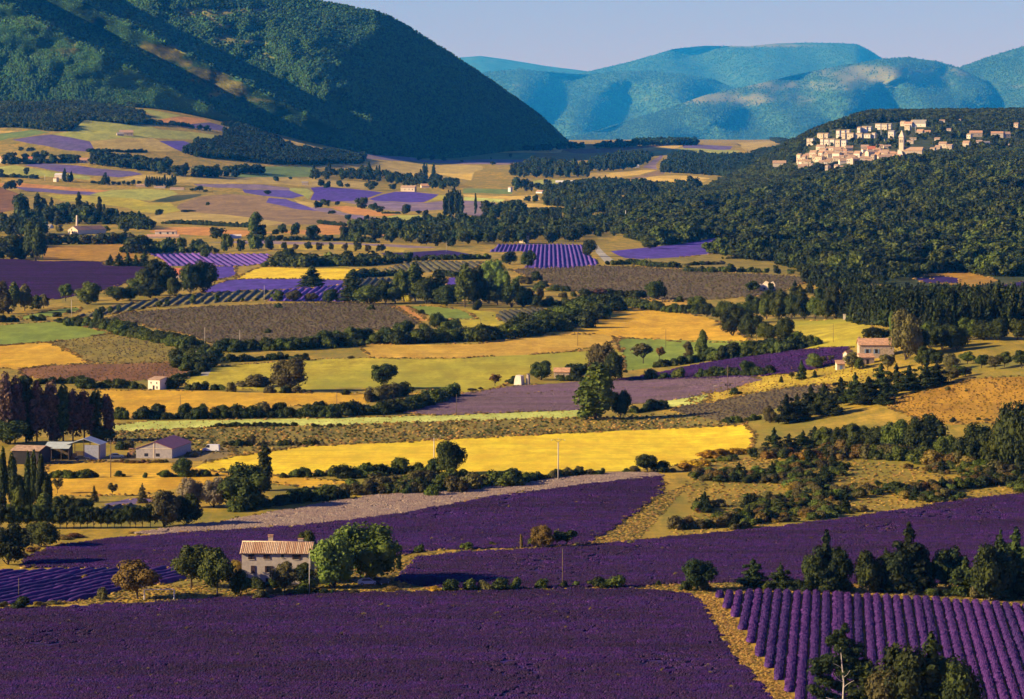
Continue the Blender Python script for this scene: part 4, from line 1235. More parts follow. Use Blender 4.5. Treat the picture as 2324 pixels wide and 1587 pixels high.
def grove(fr, outline, spacing, kind, mats, hrange, label, group, wr=.8, jit=.45, single=False):
    """a far wood: one mass; or single trees when they can be told apart. heights in metres"""
    w = hit(K(fr, outline))[:, :2]
    p = fill(w, spacing, jit)
    if not single:
        h = RNG.uniform(*hrange, len(p))
        ms = [mats] if isinstance(mats, str) else sorted(set(mats))
        scatter('trees', label, np.column_stack([p, terrain(p[:, 0], p[:, 1]) - .3]), h, [c for t_, c in PROTO[kind]], [LM[m] for m in ms], 17, h * wr * RNG.uniform(.85, 1.15, len(p)))
        return
    for q in p:
        h = random.uniform(*hrange)
        mt = mats if isinstance(mats, str) else random.choice(mats)
        plant_at(kind, mt, (q[0], q[1], float(terrain(q[0], q[1]))), h, h * wr * random.uniform(.8, 1.2), label, group)


# ------------------------------------------------------------------ plants nobody could count: instanced masses
def scatter(name, label, pts, scl, protos, mats, seed=1, sxy=None, which=None):
    """one object: a cloud of plants set on points; protos = meshes"""
    pts = np.asarray(pts, np.float32)
    me = bpy.data.meshes.new(name)
    me.vertices.add(len(pts))
    me.vertices.foreach_set('co', pts.ravel())
    rng = np.random.default_rng(seed)
    for nm, val in (('scl', scl), ('sxy', sxy if sxy is not None else scl)):
        a = me.attributes.new(nm, 'FLOAT', 'POINT')
        a.data.foreach_set('value', np.asarray(val, np.float32))
    a = me.attributes.new('rotz', 'FLOAT', 'POINT')
    a.data.foreach_set('value', rng.uniform(0, 6.28, len(pts)).astype(np.float32))
    a = me.attributes.new('pick', 'INT', 'POINT')
    pk_ = rng.integers(0, len(protos), len(pts)) * len(mats) + (rng.integers(0, len(mats), len(pts)) if which is None else which)
    a.data.foreach_set('value', pk_.astype(np.int32))
    o = link(bpy.data.objects.new(name, me))
    tag(o, label, kind='stuff')
    coll = bpy.data.collections.new(name + '_plants')
    k = 0
    for i, mm in enumerate(protos):
        for mt in mats:
            c = mm.copy()
            c.materials.clear()
            c.materials.append(mt)
            po = bpy.data.objects.new('plant%02d' % k, c)
            coll.objects.link(po)
            k += 1
    ng = bpy.data.node_groups.new(name + '_scatter', 'GeometryNodeTree')
    ng.interface.new_socket('Geometry', in_out='INPUT', socket_type='NodeSocketGeometry')
    ng.interface.new_socket('Geometry', in_out='OUTPUT', socket_type='NodeSocketGeometry')
    N, Lk = ng.nodes, ng.links
    gi, go = N.new('NodeGroupInput'), N.new('NodeGroupOutput')
    ci = N.new('GeometryNodeCollectionInfo')
    ci.inputs['Collection'].default_value = coll
    ci.inputs['Separate Children'].default_value = True
    ci.inputs['Reset Children'].default_value = True
    ip = N.new('GeometryNodeInstanceOnPoints')
    ip.inputs['Pick Instance'].default_value = True

    def attr(nm, dt):
        q = N.new('GeometryNodeInputNamedAttribute')
        q.data_type = dt
        q.inputs['Name'].default_value = nm
        return q.outputs['Attribute']
    cr, cs = N.new('ShaderNodeCombineXYZ'), N.new('ShaderNodeCombineXYZ')
    Lk.new(attr('rotz', 'FLOAT'), cr.inputs['Z'])
    sx = attr('sxy', 'FLOAT')
    Lk.new(sx, cs.inputs['X'])
    Lk.new(sx, cs.inputs['Y'])
    Lk.new(attr('scl', 'FLOAT'), cs.inputs['Z'])
    Lk.new(gi.outputs[0], ip.inputs['Points'])
    Lk.new(ci.outputs[0], ip.inputs['Instance'])
    Lk.new(attr('pick', 'INT'), ip.inputs['Instance Index'])
    Lk.new(cr.outputs[0], ip.inputs['Rotation'])
    Lk.new(cs.outputs[0], ip.inputs['Scale'])
    Lk.new(ip.outputs[0], go.inputs[0])
    md = o.modifiers.new('plants', 'NODES')
    md.node_group = ng
    return o


def tuft_mesh(seed, n=26, flat=.62):
    """rounded cushion of upright flower spikes, about 1 wide"""
    rng = np.random.default_rng(seed)
    v0, f0 = ICO1
    k = rng.uniform(.82, 1.12, (len(v0), 1))
    v = v0 * k * np.array([.5, .5, flat])
    v[:, 2] = np.maximum(v[:, 2], -.05)
    vs, fs, b = [v], [f0], len(v)
    for i in range(n):
        a, r = rng.uniform(0, 6.28), rng.uniform(.05, .42)
        x, y = math.cos(a) * r, math.sin(a) * r
        z = flat * math.sqrt(max(0, 1 - (r / .5) ** 2)) * .8
        d = np.array([x * .5, y * .5, .22 + rng.uniform(0, .12)])
        tq = np.array([-math.sin(a), math.cos(a), 0]) * .045
        p = np.array([x, y, z])
        vs.append(np.array([p - tq, p + tq, p + d]))
        fs.append(np.array([[b, b + 1, b + 2]]))
        b += 3
    return mesh_np('tuft', np.concatenate(vs), np.concatenate(fs))


TUFTS = [tuft_mesh(i) for i in range(4)]


def patch_mesh(seed, n=15, span=1.7, r=(.22, .34)):
    """a square patch of small flowering cushions"""
    rng = np.random.default_rng(seed)
    vs, fs, b = [], [], 0
    k = int(math.ceil(math.sqrt(n)))
    for i in range(k * k):
        x, y = ((i % k + .5) / k - .5) * span + rng.normal() * .07, ((i // k + .5) / k - .5) * span + rng.normal() * .07
        q = rng.uniform(*r)
        v0, f0 = ICO1
        v = v0 * rng.uniform(.8, 1.15, (len(v0), 1)) * np.array([q, q, q * 1.5])
        v[:, 2] = np.maximum(v[:, 2], -.05)
        vs.append(v + np.array([x, y, .05]))
        fs.append(f0 + b)
        b += len(v)
        for j in range(6):
            a, rr = rng.uniform(0, 6.28), rng.uniform(0, q * .8)
            p0 = np.array([x + math.cos(a) * rr, y + math.sin(a) * rr, q * 1.1])
            tq = np.array([-math.sin(a), math.cos(a), 0]) * .03
            vs.append(np.array([p0 - tq, p0 + tq, p0 + np.array([math.cos(a) * .06, math.sin(a) * .06, .2])]))
            fs.append(np.array([[b, b + 1, b + 2]]))
            b += 3
    return mesh_np('patch', np.concatenate(vs), np.concatenate(fs))


PATCHES = [patch_mesh(40 + i) for i in range(5)]


def blob_tree(seed, nl=4, n=60):
    rng = np.random.default_rng(seed)
    lobes = [(0, 0, .55, .36, .36, .45)]
    for i in range(nl):
        a = rng.uniform(0, 6.28)
        lobes.append((math.cos(a) * .26, math.sin(a) * .26, rng.uniform(.3, .75), .24, .24, .24))
    return crown_mesh('wood_tree', lobes, n, .13, seed, core=.85)


BLOBS = [blob_tree(500 + i) for i in range(5)]
# ------------------------------------------------------------------ where the village houses stand
# (x, base y, width, wall height, rise, roof key, yaw)
VIL = [
 (740, 628, 52, 118, 10, 'g', 14), (800, 612, 48, 104, 10, 'g', 14), (945, 502, 110, 74, 18, 'p', 16), (1045, 497, 62, 70, 18, 'p', 16),
 (970, 625, 52, 108, 16, 'p', 14), (1050, 618, 82, 95, 16, 'p', 14), (1145, 624, 82, 100, 16, 'p', 14), (1240, 645, 82, 110, 14, 'p', 14), (1345, 648, 86, 110, 14, 'g', 14),
 (1245, 492, 62, 118, 14, 'p', 16), (1325, 455, 82, 80, 16, 'p', 16), (1412, 412, 62, 46, 16, 'p', 16),
 (1335, 504, 72, 84, 14, 'p', 14), (1455, 514, 112, 90, 16, 'p', 14), (1600, 514, 112, 88, 16, 'p', 14), (1745, 494, 112, 62, 14, 'p', 14), (1850, 494, 58, 80, 12, 'p', 14),
 (1600, 404, 56, 80, 18, 'p', 16), (1690, 402, 96, 84, 22, 'p', 16), (1780, 390, 58, 74, 22, 'g', 16),
 (1900, 318, 36, 60, 12, 'p', 14), (1945, 352, 56, 90, 14, 'p', 14), (2035, 364, 96, 98, 16, 'p', 14), (2122, 345, 58, 80, 16, 'g', 14), (2150, 494, 100, 108, 20, 'g', 12),
 (905, 694, 72, 56, 30, 'o', 20), (1020, 694, 150, 20, 36, 'o', 4), (1130, 712, 90, 50, 26, 'o', 16), (1270, 716, 165, 26, 40, 'o', 2), (1440, 706, 120, 40, 40, 'o', -6),
 (815, 815, 112, 76, 34, 'o', 16), (575, 905, 76, 122, 18, 'p', 22), (660, 896, 64, 76, 28, 'o', 14), (735, 815, 80, 40, 26, 'o', 6), (950, 826, 72, 78, 26, 't', 18), (1035, 856, 74, 78, 26, 'o', 14),
 (1130, 806, 66, 60, 26, 'o', 12), (1210, 870, 132, 112, 22, 'o', 18), (1350, 836, 104, 78, 30, 'o', 10), (1450, 800, 120, 50, 34, 'o', 0), (1565, 836, 112, 80, 40, 'o', 18),
 (1700, 712, 124, 50, 46, 'o', 18), (1820, 724, 136, 40, 50, 'r', 0), (1960, 668, 110, 40, 26, 'o', 0), (2090, 670, 120, 40, 20, 'o', 0), (1850, 812, 190, 76, 26, 'o', -16), (2050, 792, 120, 60, 40, 'o', 8),
 (2160, 806, 150, 60, 30, 'o', -8), (1390, 922, 226, 40, 50, 'o', -4), (1560, 926, 122, 76, 26, 'o', -12), (1755, 942, 140, 62, 30, 'o', 10), (1835, 876, 66, 82, 20, 'o', 18),
 (2050, 862, 220, 40, 40, 'o', -4), (2235, 866, 136, 60, 30, 't', 12), (885, 900, 76, 80, 18, 'p', 20), (838, 905, 52, 50, 18, 'o', 18), (735, 938, 104, 46, 30, 'o', 6), (655, 1004, 165, 26, 40, 'o', 4),
 (785, 986, 54, 46, 14, 'o', 16), (1052, 1052, 54, 84, 14, 'o', 20), (1212, 1016, 66, 54, 20, 'o', 14), (1295, 1008, 66, 28, 16, 'o', 18), (1120, 900, 130, 26, 30, 'o', 0), (980, 930, 120, 30, 30, 'o', 8),
 (250, 966, 225, 44, 44, 'o', 4), (1855, 994, 86, 54, 22, 'o', -8), (1690, 870, 130, 40, 26, 'o', 4), (1960, 940, 130, 40, 24, 'o', -4), (1480, 860, 120, 40, 26, 'o', 6), (2110, 560, 120, 40, 16, 'o', 0),
]
VIR = [
 (250, 286, 72, 62, 20, 'p', 18), (350, 300, 130, 52, 30, 't', 12), (335, 362, 92, 70, 20, 'p', 16), (540, 300, 230, 56, 60, 'g', 14), (430, 280, 70, 70, 24, 'p', 16),
 (545, 440, 110, 62, 30, 't', 16), (668, 420, 130, 30, 30, 't', 4), (385, 594, 112, 48, 16, 'o', 8), (435, 526, 112, 26, 16, 'p', 4), (842, 544, 90, 40, 20, 'o', 10),
 (850, 708, 92, 60, 30, 'o', 14), (935, 664, 132, 70, 36, 'o', 12), (1045, 690, 100, 70, 20, 'o', 16), (762, 738, 84, 66, 18, 'o', 14), (1380, 514, 72, 76, 18, 'p', 18), (1510, 472, 215, 66, 36, 't', 2),
 (1868, 490, 205, 76, 30, 't', 4), (2035, 490, 125, 62, 40, 'o', -4), (1330, 658, 112, 76, 40, 'o', 16), (1560, 626, 104, 70, 24, 'o', 6), (2185, 318, 72, 62, 22, 'o', 12), (2052, 645, 44, 40, 12, 'p', 16),
 (930, 226, 92, 26, 20, 'o', 6), (1226, 206, 36, 26, 10, 'p', 14), (480, 720, 170, 30, 20, 'o', 0), (1700, 600, 120, 30, 24, 'g', -10), (1035, 375, 90, 30, 16, 'o', 8), (90, 830, 170, 40, 30, 'o', 0), (420, 800, 120, 40, 24, 'o', 10),
]
# the crowd of small old houses between the larger ones
_r = np.random.default_rng(5)
for _x, _y in zip(_r.uniform(600, 2230, 46), _r.uniform(0, 1, 46)):
    _lo = np.interp(_x, [600, 900, 1200, 2230], [860, 720, 690, 690])
    _hi = np.interp(_x, [600, 900, 1500, 2230], [960, 960, 940, 870])
    VIL.append((float(_x), float(_lo + (_hi - _lo) * _y), float(_r.uniform(60, 130)), float(_r.uniform(35, 80)), float(_r.uniform(18, 36)), 'oooot'[int(_r.integers(0, 5))], float(_r.uniform(-6, 22))))
HXY = np.concatenate([hit(K('V', [(r[0], r[1]) for r in VIL])), hit(K('W', [(r[0], r[1]) for r in VIR])), hit(K('W', [(245, 800), (400, 730), (550, 730), (700, 730)]))])[:, :2]


def clear_of_houses(p):
    """keeps woods off the houses and off the ground just before them"""
    k = np.ones(len(p), bool)
    for hx, hy in HXY:
        k &= ~((np.abs(p[:, 0] - hx) < 13) & (p[:, 1] < hy + 14) & (p[:, 1] > hy - 100))
    return k


# ------------------------------------------------------------------ lavender and woods as masses
def lav_field(label, name, text, spacing, mat, hgt, rowdir=0.0, rowsp=None, gaps=.02, bare=.35):
    """tufts over a field; gaps thin out where plants died"""
    poly = POLY[label]
    p = fill(poly, spacing, .5)
    ok = (p[:, 0] / p[:, 1] * FOC + 1162 > -260) & (p[:, 0] / p[:, 1] * FOC + 1162 < 2600)
    ok &= p[:, 1] > 515
    nz = fbm(p[:, 0] / 14, p[:, 1] / 30, 31, 4)
    ok &= ~((nz > .75) & (RNG.random(len(p)) < bare)) & (RNG.random(len(p)) > gaps)
    p = p[ok]
    z = terrain(p[:, 0], p[:, 1])
    s = RNG.uniform(.88, 1.1, len(p)) * (1 - .2 * np.clip(nz[ok], 0, 1))
    return scatter(name, text, np.column_stack([p, z]), s * hgt, PATCHES, mat, 5, s * spacing / 1.5 * 1.22)


LV = [LM['lavender']]
LM['lavender2'] = leaf_mat('lavender_flowers_dusky', (.040, .015, .070), (.060, .021, .102), .1, .12, (.042, .021, .048))
LM['lavgreen'] = leaf_mat('lavender_foliage', (.060, .060, .05), (.10, .085, .075), .1, .25)
NEAR_LAV = [LM['lavender'], LM['lavender'], LM['lavender2'], LM['lavgreen']]
lav_field('vast purple lavender field across the foreground', 'lavender_plants', 'purple lavender plants covering the vast foreground field', 1.5, [LM['lavender'], LM['lavender2']], 1.0)
lav_field('broad purple lavender slope at the right', 'lavender_plants', 'purple lavender plants on the broad right slope', 1.6, [LM['lavender'], LM['lavender2']], 1.0)
lav_field('purple lavender field rising behind the near farmhouse', 'lavender_plants', 'purple lavender plants rising behind the near farmhouse', 1.6, [LM['lavender'], LM['lavender'], LM['lavender2']], 1.0)
lav_field('grey mauve cut lavender band above the purple field', 'lavender_plants', 'grey mauve cut lavender stubble tufts', 1.7, [LM['lavcut']], .8)
lav_field('pale mauve lavender field behind the big poplar', 'lavender_plants', 'pale mauve lavender tufts behind the big poplar', 1.7, [LM['lavpale']], .8)
lav_field('bright purple lavender field left of the right farmhouse', 'lavender_plants', 'purple lavender plants left of the right farmhouse', 2.0, [LM['lavender']], 1.0)
lav_field('large purple lavender field at the left picture edge', 'lavender_plants', 'purple lavender plants of the large left field', 3.0, [LM['lavender'], LM['lavender2']], 1.2)


def row_mesh(name, y0, y1, slope, x0, width, height, step, across, mat, spikes, seed, wob=.1):
    """one lumpy clipped row between distances y0..y1, x = x0 + slope*(y-y0)"""
    rng = np.random.default_rng(seed)
    n = max(3, int((y1 - y0) / step) + 1)
    ys = np.linspace(y0, y1, n)
    xs = x0 + slope * (ys - y0)
    xs = xs + wob * np.cumsum(rng.normal(size=n)) / math.sqrt(n) * .6
    end = np.minimum(1, np.minimum(np.arange(n), np.arange(n)[::-1]) * step / (width * .8) + .25)
    th = np.linspace(0, math.pi, across)
    V = []
    lump = 1 + wob * np.convolve(rng.normal(size=n), np.ones(3) / 2, 'same')
    for k, a in enumerate(th):
        r = end * lump * (1 + wob * .7 * rng.normal(size=n))
        X = xs - math.cos(a) * width * .5 * r
        zz = terrain(X, ys) + np.sin(a) ** .8 * height * r - .03
        V.append(np.stack([X, ys, zz], 1))
    V = np.stack(V, 1).reshape(-1, 3)
    i, j = np.meshgrid(np.arange(n - 1), np.arange(across - 1), indexing='ij')
    a = (i * across + j).ravel()
    f = np.stack([a, a + across, a + across + 1, a + 1], 1)
    F = np.concatenate([f[:, [0, 1, 2]], f[:, [0, 2, 3]]])
    if spikes:
        m = int(spikes * (y1 - y0))
        t = rng.random(m) * (n - 1.01)
        ii = t.astype(int)
        aa = rng.uniform(.12, .88, m) * math.pi
        k = (aa / math.pi * (across - 1)).astype(int)
        P = V.reshape(n, across, 3)[ii, k] * .5 + V.reshape(n, across, 3)[ii + 1, k + 1] * .5
        d = np.stack([-np.cos(aa) * .16, rng.normal(size=m) * .06, np.sin(aa) * .16 + .06], 1) * rng.uniform(.7, 1.5, (m, 1))
        tq = np.stack([rng.normal(size=m) * .05, np.full(m, .06), np.zeros(m)], 1)
        S = np.stack([P - tq, P + tq, P + d], 1).reshape(-1, 3)
        F = np.concatenate([F, np.arange(3 * m).reshape(-1, 3) + len(V)])
        V = np.concatenate([V, S])
    return mesh_np(name, V, F, [mat], True)


def row_spans(poly, slope, spacing):
    """(x0, y0, y1) of the rows crossing an outline, ordered by x at a common distance"""
    yc = poly[:, 1].mean()
    c = poly[:, 0] - slope * (poly[:, 1] - yc)
    out = []
    for x in np.arange(c.min() + spacing * .4, c.max(), spacing):
        y = np.linspace(poly[:, 1].min(), poly[:, 1].max(), 700)
        xx = x + slope * (y - yc)
        ins = in_poly(xx, y, poly)
        if not ins.any():
            continue
        e = np.flatnonzero(np.diff(np.concatenate([[0], ins.astype(int), [0]])))
        k = max(range(0, len(e), 2), key=lambda q: e[q + 1] - e[q])
        a, b = y[e[k]], y[e[k + 1] - 1]
        if b - a > spacing * 1.2:
            out.append((x + slope * (a - yc), a, b))
    return out


ROWMAT = leaf_mat('lavender_row_flowers', (.062, .023, .125), (.088, .033, .170), .1, .16)


def near_rows():
    lab = 'soil under the clipped lavender rows in the near corner'
    poly = POLY[lab]
    k = 0
    for x0, a, b in row_spans(poly, .0933, 1.93):
        a = max(a, 522.0)
        u_top = (x0 + .0933 * (b - a)) / b * FOC + 1162
        if u_top > 2420 or b - a < 3:
            continue
        me = row_mesh('lavender_row', a, b, .0933, x0, 1.5, .95, .4, 11, ROWMAT, 40, 900 + k, .10)
        o = link(bpy.data.objects.new('lavender_row', me))
        nm = ORD[k] if k < len(ORD) else 'far'
        tag(o, nm + ' clipped lavender row counted from the dry grass path', 'lavender row', 'clipped lavender rows in the near corner')
        k += 1


near_rows()


def rows_on(label, name, fr, pa, pb, spacing, width, height, mat, step=4.0):
    """rows as parts of a field; pa, pb two places along one row in the view"""
    w = hit(K(fr, [pa, pb]))
    d = w[1, :2] - w[0, :2]
    slope = d[0] / d[1]
    par = FIELD_OBJ[label]
    for i, (x0, a, b) in enumerate(row_spans(POLY[label], slope, spacing)):
        me = row_mesh(name, a, b, slope, x0, width, height, step, 5, mat, 0, 700 + i, .12)
        link(bpy.data.objects.new(name, me), par)


VINE = leaf_mat('vine_leaves', (.050, .050, .024), (.085, .080, .036), .1, .2)
LAVROW = leaf_mat('lavender_row_bright', (.12, .062, .27), (.165, .085, .34), .1, .15)
rows_on('striped lavender field left of the near farmhouse', 'lavender_row', 'G', (100, 1270), (760, 1120), 3.0, 1.9, .8, ROWMAT, 1.5)
rows_on('bright striped lavender field below the small tower house', 'lavender_row', 'B', (1450, 1090), (1440, 955), 3.2, 1.9, .9, LAVROW, 8)
rows_on('striped lavender field behind the red roofed house', 'lavender_row', 'D', (1290, 400), (1200, 335), 4.6, 2.6, 1.0, LAVROW, 8)
rows_on('striped lavender corner below the lone dark conifer', 'lavender_row', 'D', (1900, 640), (2010, 565), 4.0, 2.3, 1.0, LAVROW, 6)
rows_on('striped olive rows above the dark park trees', 'vine_row', 'B', (700, 1115), (620, 1060), 4.6, 2.3, 1.1, VINE, 6)
rows_on('striped pale rows behind the dark garden trees', 'vine_row', 'B', (180, 1240), (240, 1180), 4.2, 2.1, 1.1, VINE, 6)
rows_on('dark striped vine wedge below the park trees', 'vine_row', 'E', (1190, 595), (1060, 500), 3.4, 1.9, 1.0, VINE, 5)
rows_on('long ochre striped strip above the big brown field', 'vine_row', 'D', (900, 690), (965, 650), 5.0, 2.2, .9, VINE, 5)
rows_on('small dark striped plot behind the clipped tree row', 'vine_row', 'G', (740, 690), (800, 640), 2.6, 1.3, .9, VINE, 3)

# weeds standing out of the purple
for lab, txt, sp in (('vast purple lavender field across the foreground', 'green and straw weeds in the foreground lavender', 7.0), ('broad purple lavender slope at the right', 'weeds in the right lavender slope', 8.0),
                     ('purple lavender field rising behind the near farmhouse', 'weeds in the lavender behind the farmhouse', 8.0)):
    q = fill(POLY[lab], sp, .5)
    q = q[(q[:, 1] > 520) & (fbm(q[:, 0] / 25, q[:, 1] / 30, 91, 3) > .1)]
    hw = RNG.uniform(.45, .95, len(q))
    LM.setdefault('weed', leaf_mat('weed_leaves', (.085, .075, .020), (.20, .14, .04), .15, .3))
    scatter('weeds', txt, np.column_stack([q, terrain(q[:, 0], q[:, 1])]), hw, TUFTS, [LM['weed']], 51, hw * RNG.uniform(.8, 1.6, len(q)))


# low plants that roughen the fallow and dry fields
def rough(label, text, spacing, hr, mats, thin=.2, wide=1.5, name='ground_cover'):
    p = fill(POLY[label], spacing, .5)
    u = p[:, 0] / p[:, 1] * FOC + 1162
    nz = fbm(p[:, 0] / 20, p[:, 1] / 45, 61, 4)
    p = p[(u > -120) & (u < 2450) & (RNG.random(len(p)) > thin + .3 * nz)]
    h = RNG.uniform(hr[0], hr[1], len(p))
    scatter(name, text, np.column_stack([p, terrain(p[:, 0], p[:, 1])]), h, TUFTS, [LM[q] for q in mats], 14, h * wide)


LM['browntuft'] = leaf_mat('brown_lavender_stumps', (.088, .066, .044), (.155, .115, .070), .1, .25)
LM['straw'] = leaf_mat('dry_straw', (.36, .21, .045), (.52, .32, .08), .15, .3)
rough('big dark brown field in the middle of the valley', 'brown stumps on the big brown field', 3.0, (.5, 1.0), ['browntuft', 'browntuft', 'olive'], .15, 1.7)
rough('wide brown field around the small ruined house', 'brown stumps on the wide brown field', 3.6, (.6, 1.1), ['browntuft', 'browntuft', 'olive'], .15, 1.7)
rough('brown mauve slope field below the yellow grass slope', 'brown stumps on the slope field', 1.9, (.4, .7), ['browntuft', 'lavgreen'], .15, 1.7)
rough('olive brown fallow strip above the golden wheat', 'weeds on the olive fallow strip', 2.0, (.3, .9), ['olive', 'straw', 'dark', 'golden'], .35, 1.6)
rough('orange dry grass slope at the right picture edge', 'dry grass tufts on the orange slope', 1.7, (.2, .5), ['golden', 'straw', 'golden', 'heath'], .3, 1.8)
rough('red brown field behind the small white hut', 'clods and weeds on the red brown field', 2.4, (.3, .6), ['heath', 'browntuft'], .3, 1.6)
rough('olive tan field beside the bending lane', 'weeds on the olive tan field', 2.6, (.3, .7), ['olive', 'golden', 'browntuft'], .35, 1.6)
rough('yellow grass slope below the right farmhouse', 'grass tufts on the yellow slope', 2.0, (.2, .5), ['straw', 'golden'], .4, 1.8)
rough('pale cream crop strip behind the barn', 'green weeds in the pale crop strip', 2.4, (.15, .4), ['olive', 'straw', 'straw'], .55, 1.6)

# grassy margins between the middle fields
mg = []
for name, mk, label, fr, pts in FIELDS:
    w = POLY[label]
    if fr == 'XY' or w[:, 1].mean() > 2600 or w[:, 1].mean() < 640 or name in ('road', 'lane'):
        continue
    q = along(np.vstack([w, w[:1]]), max(1.1, w[:, 1].mean() * .0011))
    q = q + RNG.normal(size=q.shape) * np.array([.5, 1.6])
    nz = fbm(q[:, 0] / 18, q[:, 1] / 30, 19, 3)
    mg.append(q[(nz > -.35) & (q[:, 1] > 520)])
mg = np.concatenate(mg)
hm_ = RNG.uniform(.2, .75, len(mg)) * (.7 + mg[:, 1] / 2400)
scatter('grass', 'dry grass and weeds along the field edges', np.column_stack([mg, terrain(mg[:, 0], mg[:, 1])]), hm_, TUFTS, [LM['straw'], LM['golden'], LM['olive'], LM['golden']], 44, hm_ * RNG.uniform(1.2, 2.8, len(mg)))

# mountain woods
LM['mtn'] = leaf_mat('mountain_leaves', (.064, .158, .042), (.115, .235, .060))
LM['mtn2'] = leaf_mat('mountain_leaves_dark', (.026, .074, .026), (.056, .118, .040))


def clothe(P, Bv, n, hr, text, mats, umin=-120, vmin=-70, umax=2450, seed=8):
    """trees over a mountain; none where it is bare"""
    Um = P[..., 0] / P[..., 1] * FOC + 1162
    Vm = HZ - (P[..., 2] - HC) * FOC / P[..., 1]
    vis = (Um[:-1, :-1] > umin) & (Vm[:-1, :-1] > vmin) & (Um[:-1, :-1] < umax)
    cand = np.flatnonzero(vis.ravel())
    pk = RNG.choice(cand, n)
    j0, i0 = pk // vis.shape[1], pk % vis.shape[1]
    fa, fb = RNG.random((n, 1)), RNG.random((n, 1))
    mp = (P[j0, i0] * (1 - fa) + P[j0, i0 + 1] * fa) * (1 - fb) + (P[j0 + 1, i0] * (1 - fa) + P[j0 + 1, i0 + 1] * fa) * fb
    mp = mp[RNG.random(n) > np.clip(Bv[j0, i0] * 1.7 - .1, 0, .97)]
    mp[:, 2] -= .6
    ms = RNG.uniform(hr[0], hr[1], len(mp))
    scatter('forest', text, mp, ms, BLOBS, mats, seed, ms)


clothe(MTN_P, MTN_B, 100000, (3.2, 7.5), 'dark forest covering the big left mountain', [LM['mtn'], LM['mtn'], LM['mtn2']])
clothe(HC_P, HC_B, 44000, (7, 16), 'scattered woods on the broad tan topped hill', [LM['mtn'], LM['mtn2']])
clothe(HD_P, HD_B, 26000, (9, 20), 'woods on the rounded hill in the valley gap', [LM['mtn'], LM['mtn2']])
clothe(HE_P, HE_B, 18000, (7, 16), 'woods on the hill shoulder at the right edge', [LM['mtn'], LM['mtn2']])
clothe(HB_P, HB_B, 30000, (8, 18), 'woods on the long blue skyline mountain', [LM['mtn'], LM['mtn2']])


LM['hillgreen'] = leaf_mat('oak_leaves_sunny', (.075, .100, .018), (.130, .150, .026))


def wood(label_fields, text, spacing, hr, protos, mats, cut=(), gap=.9, wide=1.0, seed=3, ymin=0, name='forest', extra=None):
    p = fill(label_fields, spacing, .5)
    nz = fbm(p[:, 0] / 60, p[:, 1] / 90, seed, 4)
    k = (nz < gap) & (p[:, 1] > ymin)
    for c in cut:
        k &= ~in_poly(p[:, 0], p[:, 1], c)
    u = p[:, 0] / p[:, 1] * FOC + 1162
    k &= (u > -150) & (u < 2480)
    if extra is not None:
        k &= extra(p)
    p = p[k]
    z = terrain(p[:, 0], p[:, 1])
    s = RNG.uniform(hr[0], hr[1], len(p)) * (.8 + .35 * np.clip(fbm(p[:, 0] / 40, p[:, 1] / 40, seed + 9, 3) + .5, 0, 1))
    if seed == 21:
        s = np.where(p[:, 1] > 4200, s * .72, s * RNG.choice([.7, 1.0, 1.0, 1.4], len(p)))
    tone = fbm(p[:, 0] / 45, p[:, 1] / 60, seed + 3, 4) * .5 + .5 + RNG.normal(size=len(p)) * .28
    which = np.clip((tone * len(mats)).astype(int), 0, len(mats) - 1)
    return scatter(name, text, np.column_stack([p, z - .3]), s, protos, mats, seed, s * wide * RNG.uniform(.85, 1.25, len(p)), which)


FARB = [c for t_, c in PROTO['broadfar']]
FIRS = [c for t_, c in PROTO['firfar']]
HILLP = POLY['wooded hillside below the pale hill village']
CUT = [POLY['dry ground between the village houses'], POLY['small purple clearing in the wood'], POLY['purple clearing at the right picture edge above the pine wood'], POLY['ochre clearing in the wood at the right'],
       POLY['small lavender corner at the wood edge beside a yellow bush'], POLY['bright lavender field against the wooded hill']]
BARE = [hit(K('C', q))[:, :2] for q in ([(1540, 1170), (1600, 1120), (1680, 1115), (1680, 1150), (1620, 1180)], [(1800, 1120), (1900, 1110), (1920, 1130), (1830, 1140)],
                                        [(60, 1420), (250, 1370), (380, 1340), (500, 1320), (400, 1380), (300, 1430), (150, 1450)], [(2160, 1490), (2267, 1440), (2300, 1480), (2200, 1520)],
                                        [(1880, 1430), (1960, 1390), (1980, 1440), (1900, 1470)])]
wood(HILLP, 'dense green forest on the village hill', 7.0, (4.5, 12.5), FARB, [LM['pine'], LM['dark'], LM['mid'], LM['dark'], LM['hillgreen'], LM['mid']], CUT + BARE, .82, 1.0, 21, 2150, extra=clear_of_houses)
wood(POLY['dark wooded foot of the big left mountain'], 'dark forest at the foot of the left mountain', 9, (7, 11), BLOBS, [LM['far']], (), 1.6, 1.0, 22)
wood(POLY['ground under the wood beside the mountain fields'], 'mid green wood on the slope below the mountain at the left', 8.5, (7, 11), FARB, [LM['far'], LM['dark'], LM['mid']], (), .95, 1.0, 23)
wood(hit(K('A', [(1210, 1020), (1300, 960), (1480, 930), (1480, 880), (1620, 870), (1860, 950), (1960, 1000), (2200, 1030), (2430, 1050), (2400, 1090), (2100, 1100), (1800, 1095), (1500, 1060), (1300, 1045)]))[:, :2],
     'dark blue green pine wood in the far left valley', 8.5, (9, 13), FIRS + FARB, [LM['far'], LM['pine']], (), 1.2, .85, 24)
wood(hit(K('F', [(1060, 752), (1075, 640), (1500, 680), (1800, 705), (2267, 712), (2700, 715), (2700, 800), (2267, 800), (1700, 835), (1400, 822), (1250, 800)]))[:, :2],
     'dark pine plantation behind the right farmhouse', 4.6, (9, 12.5), FIRS, [LM['pine'], LM['pine'], LM['dark']], (), 2, .75, 25)
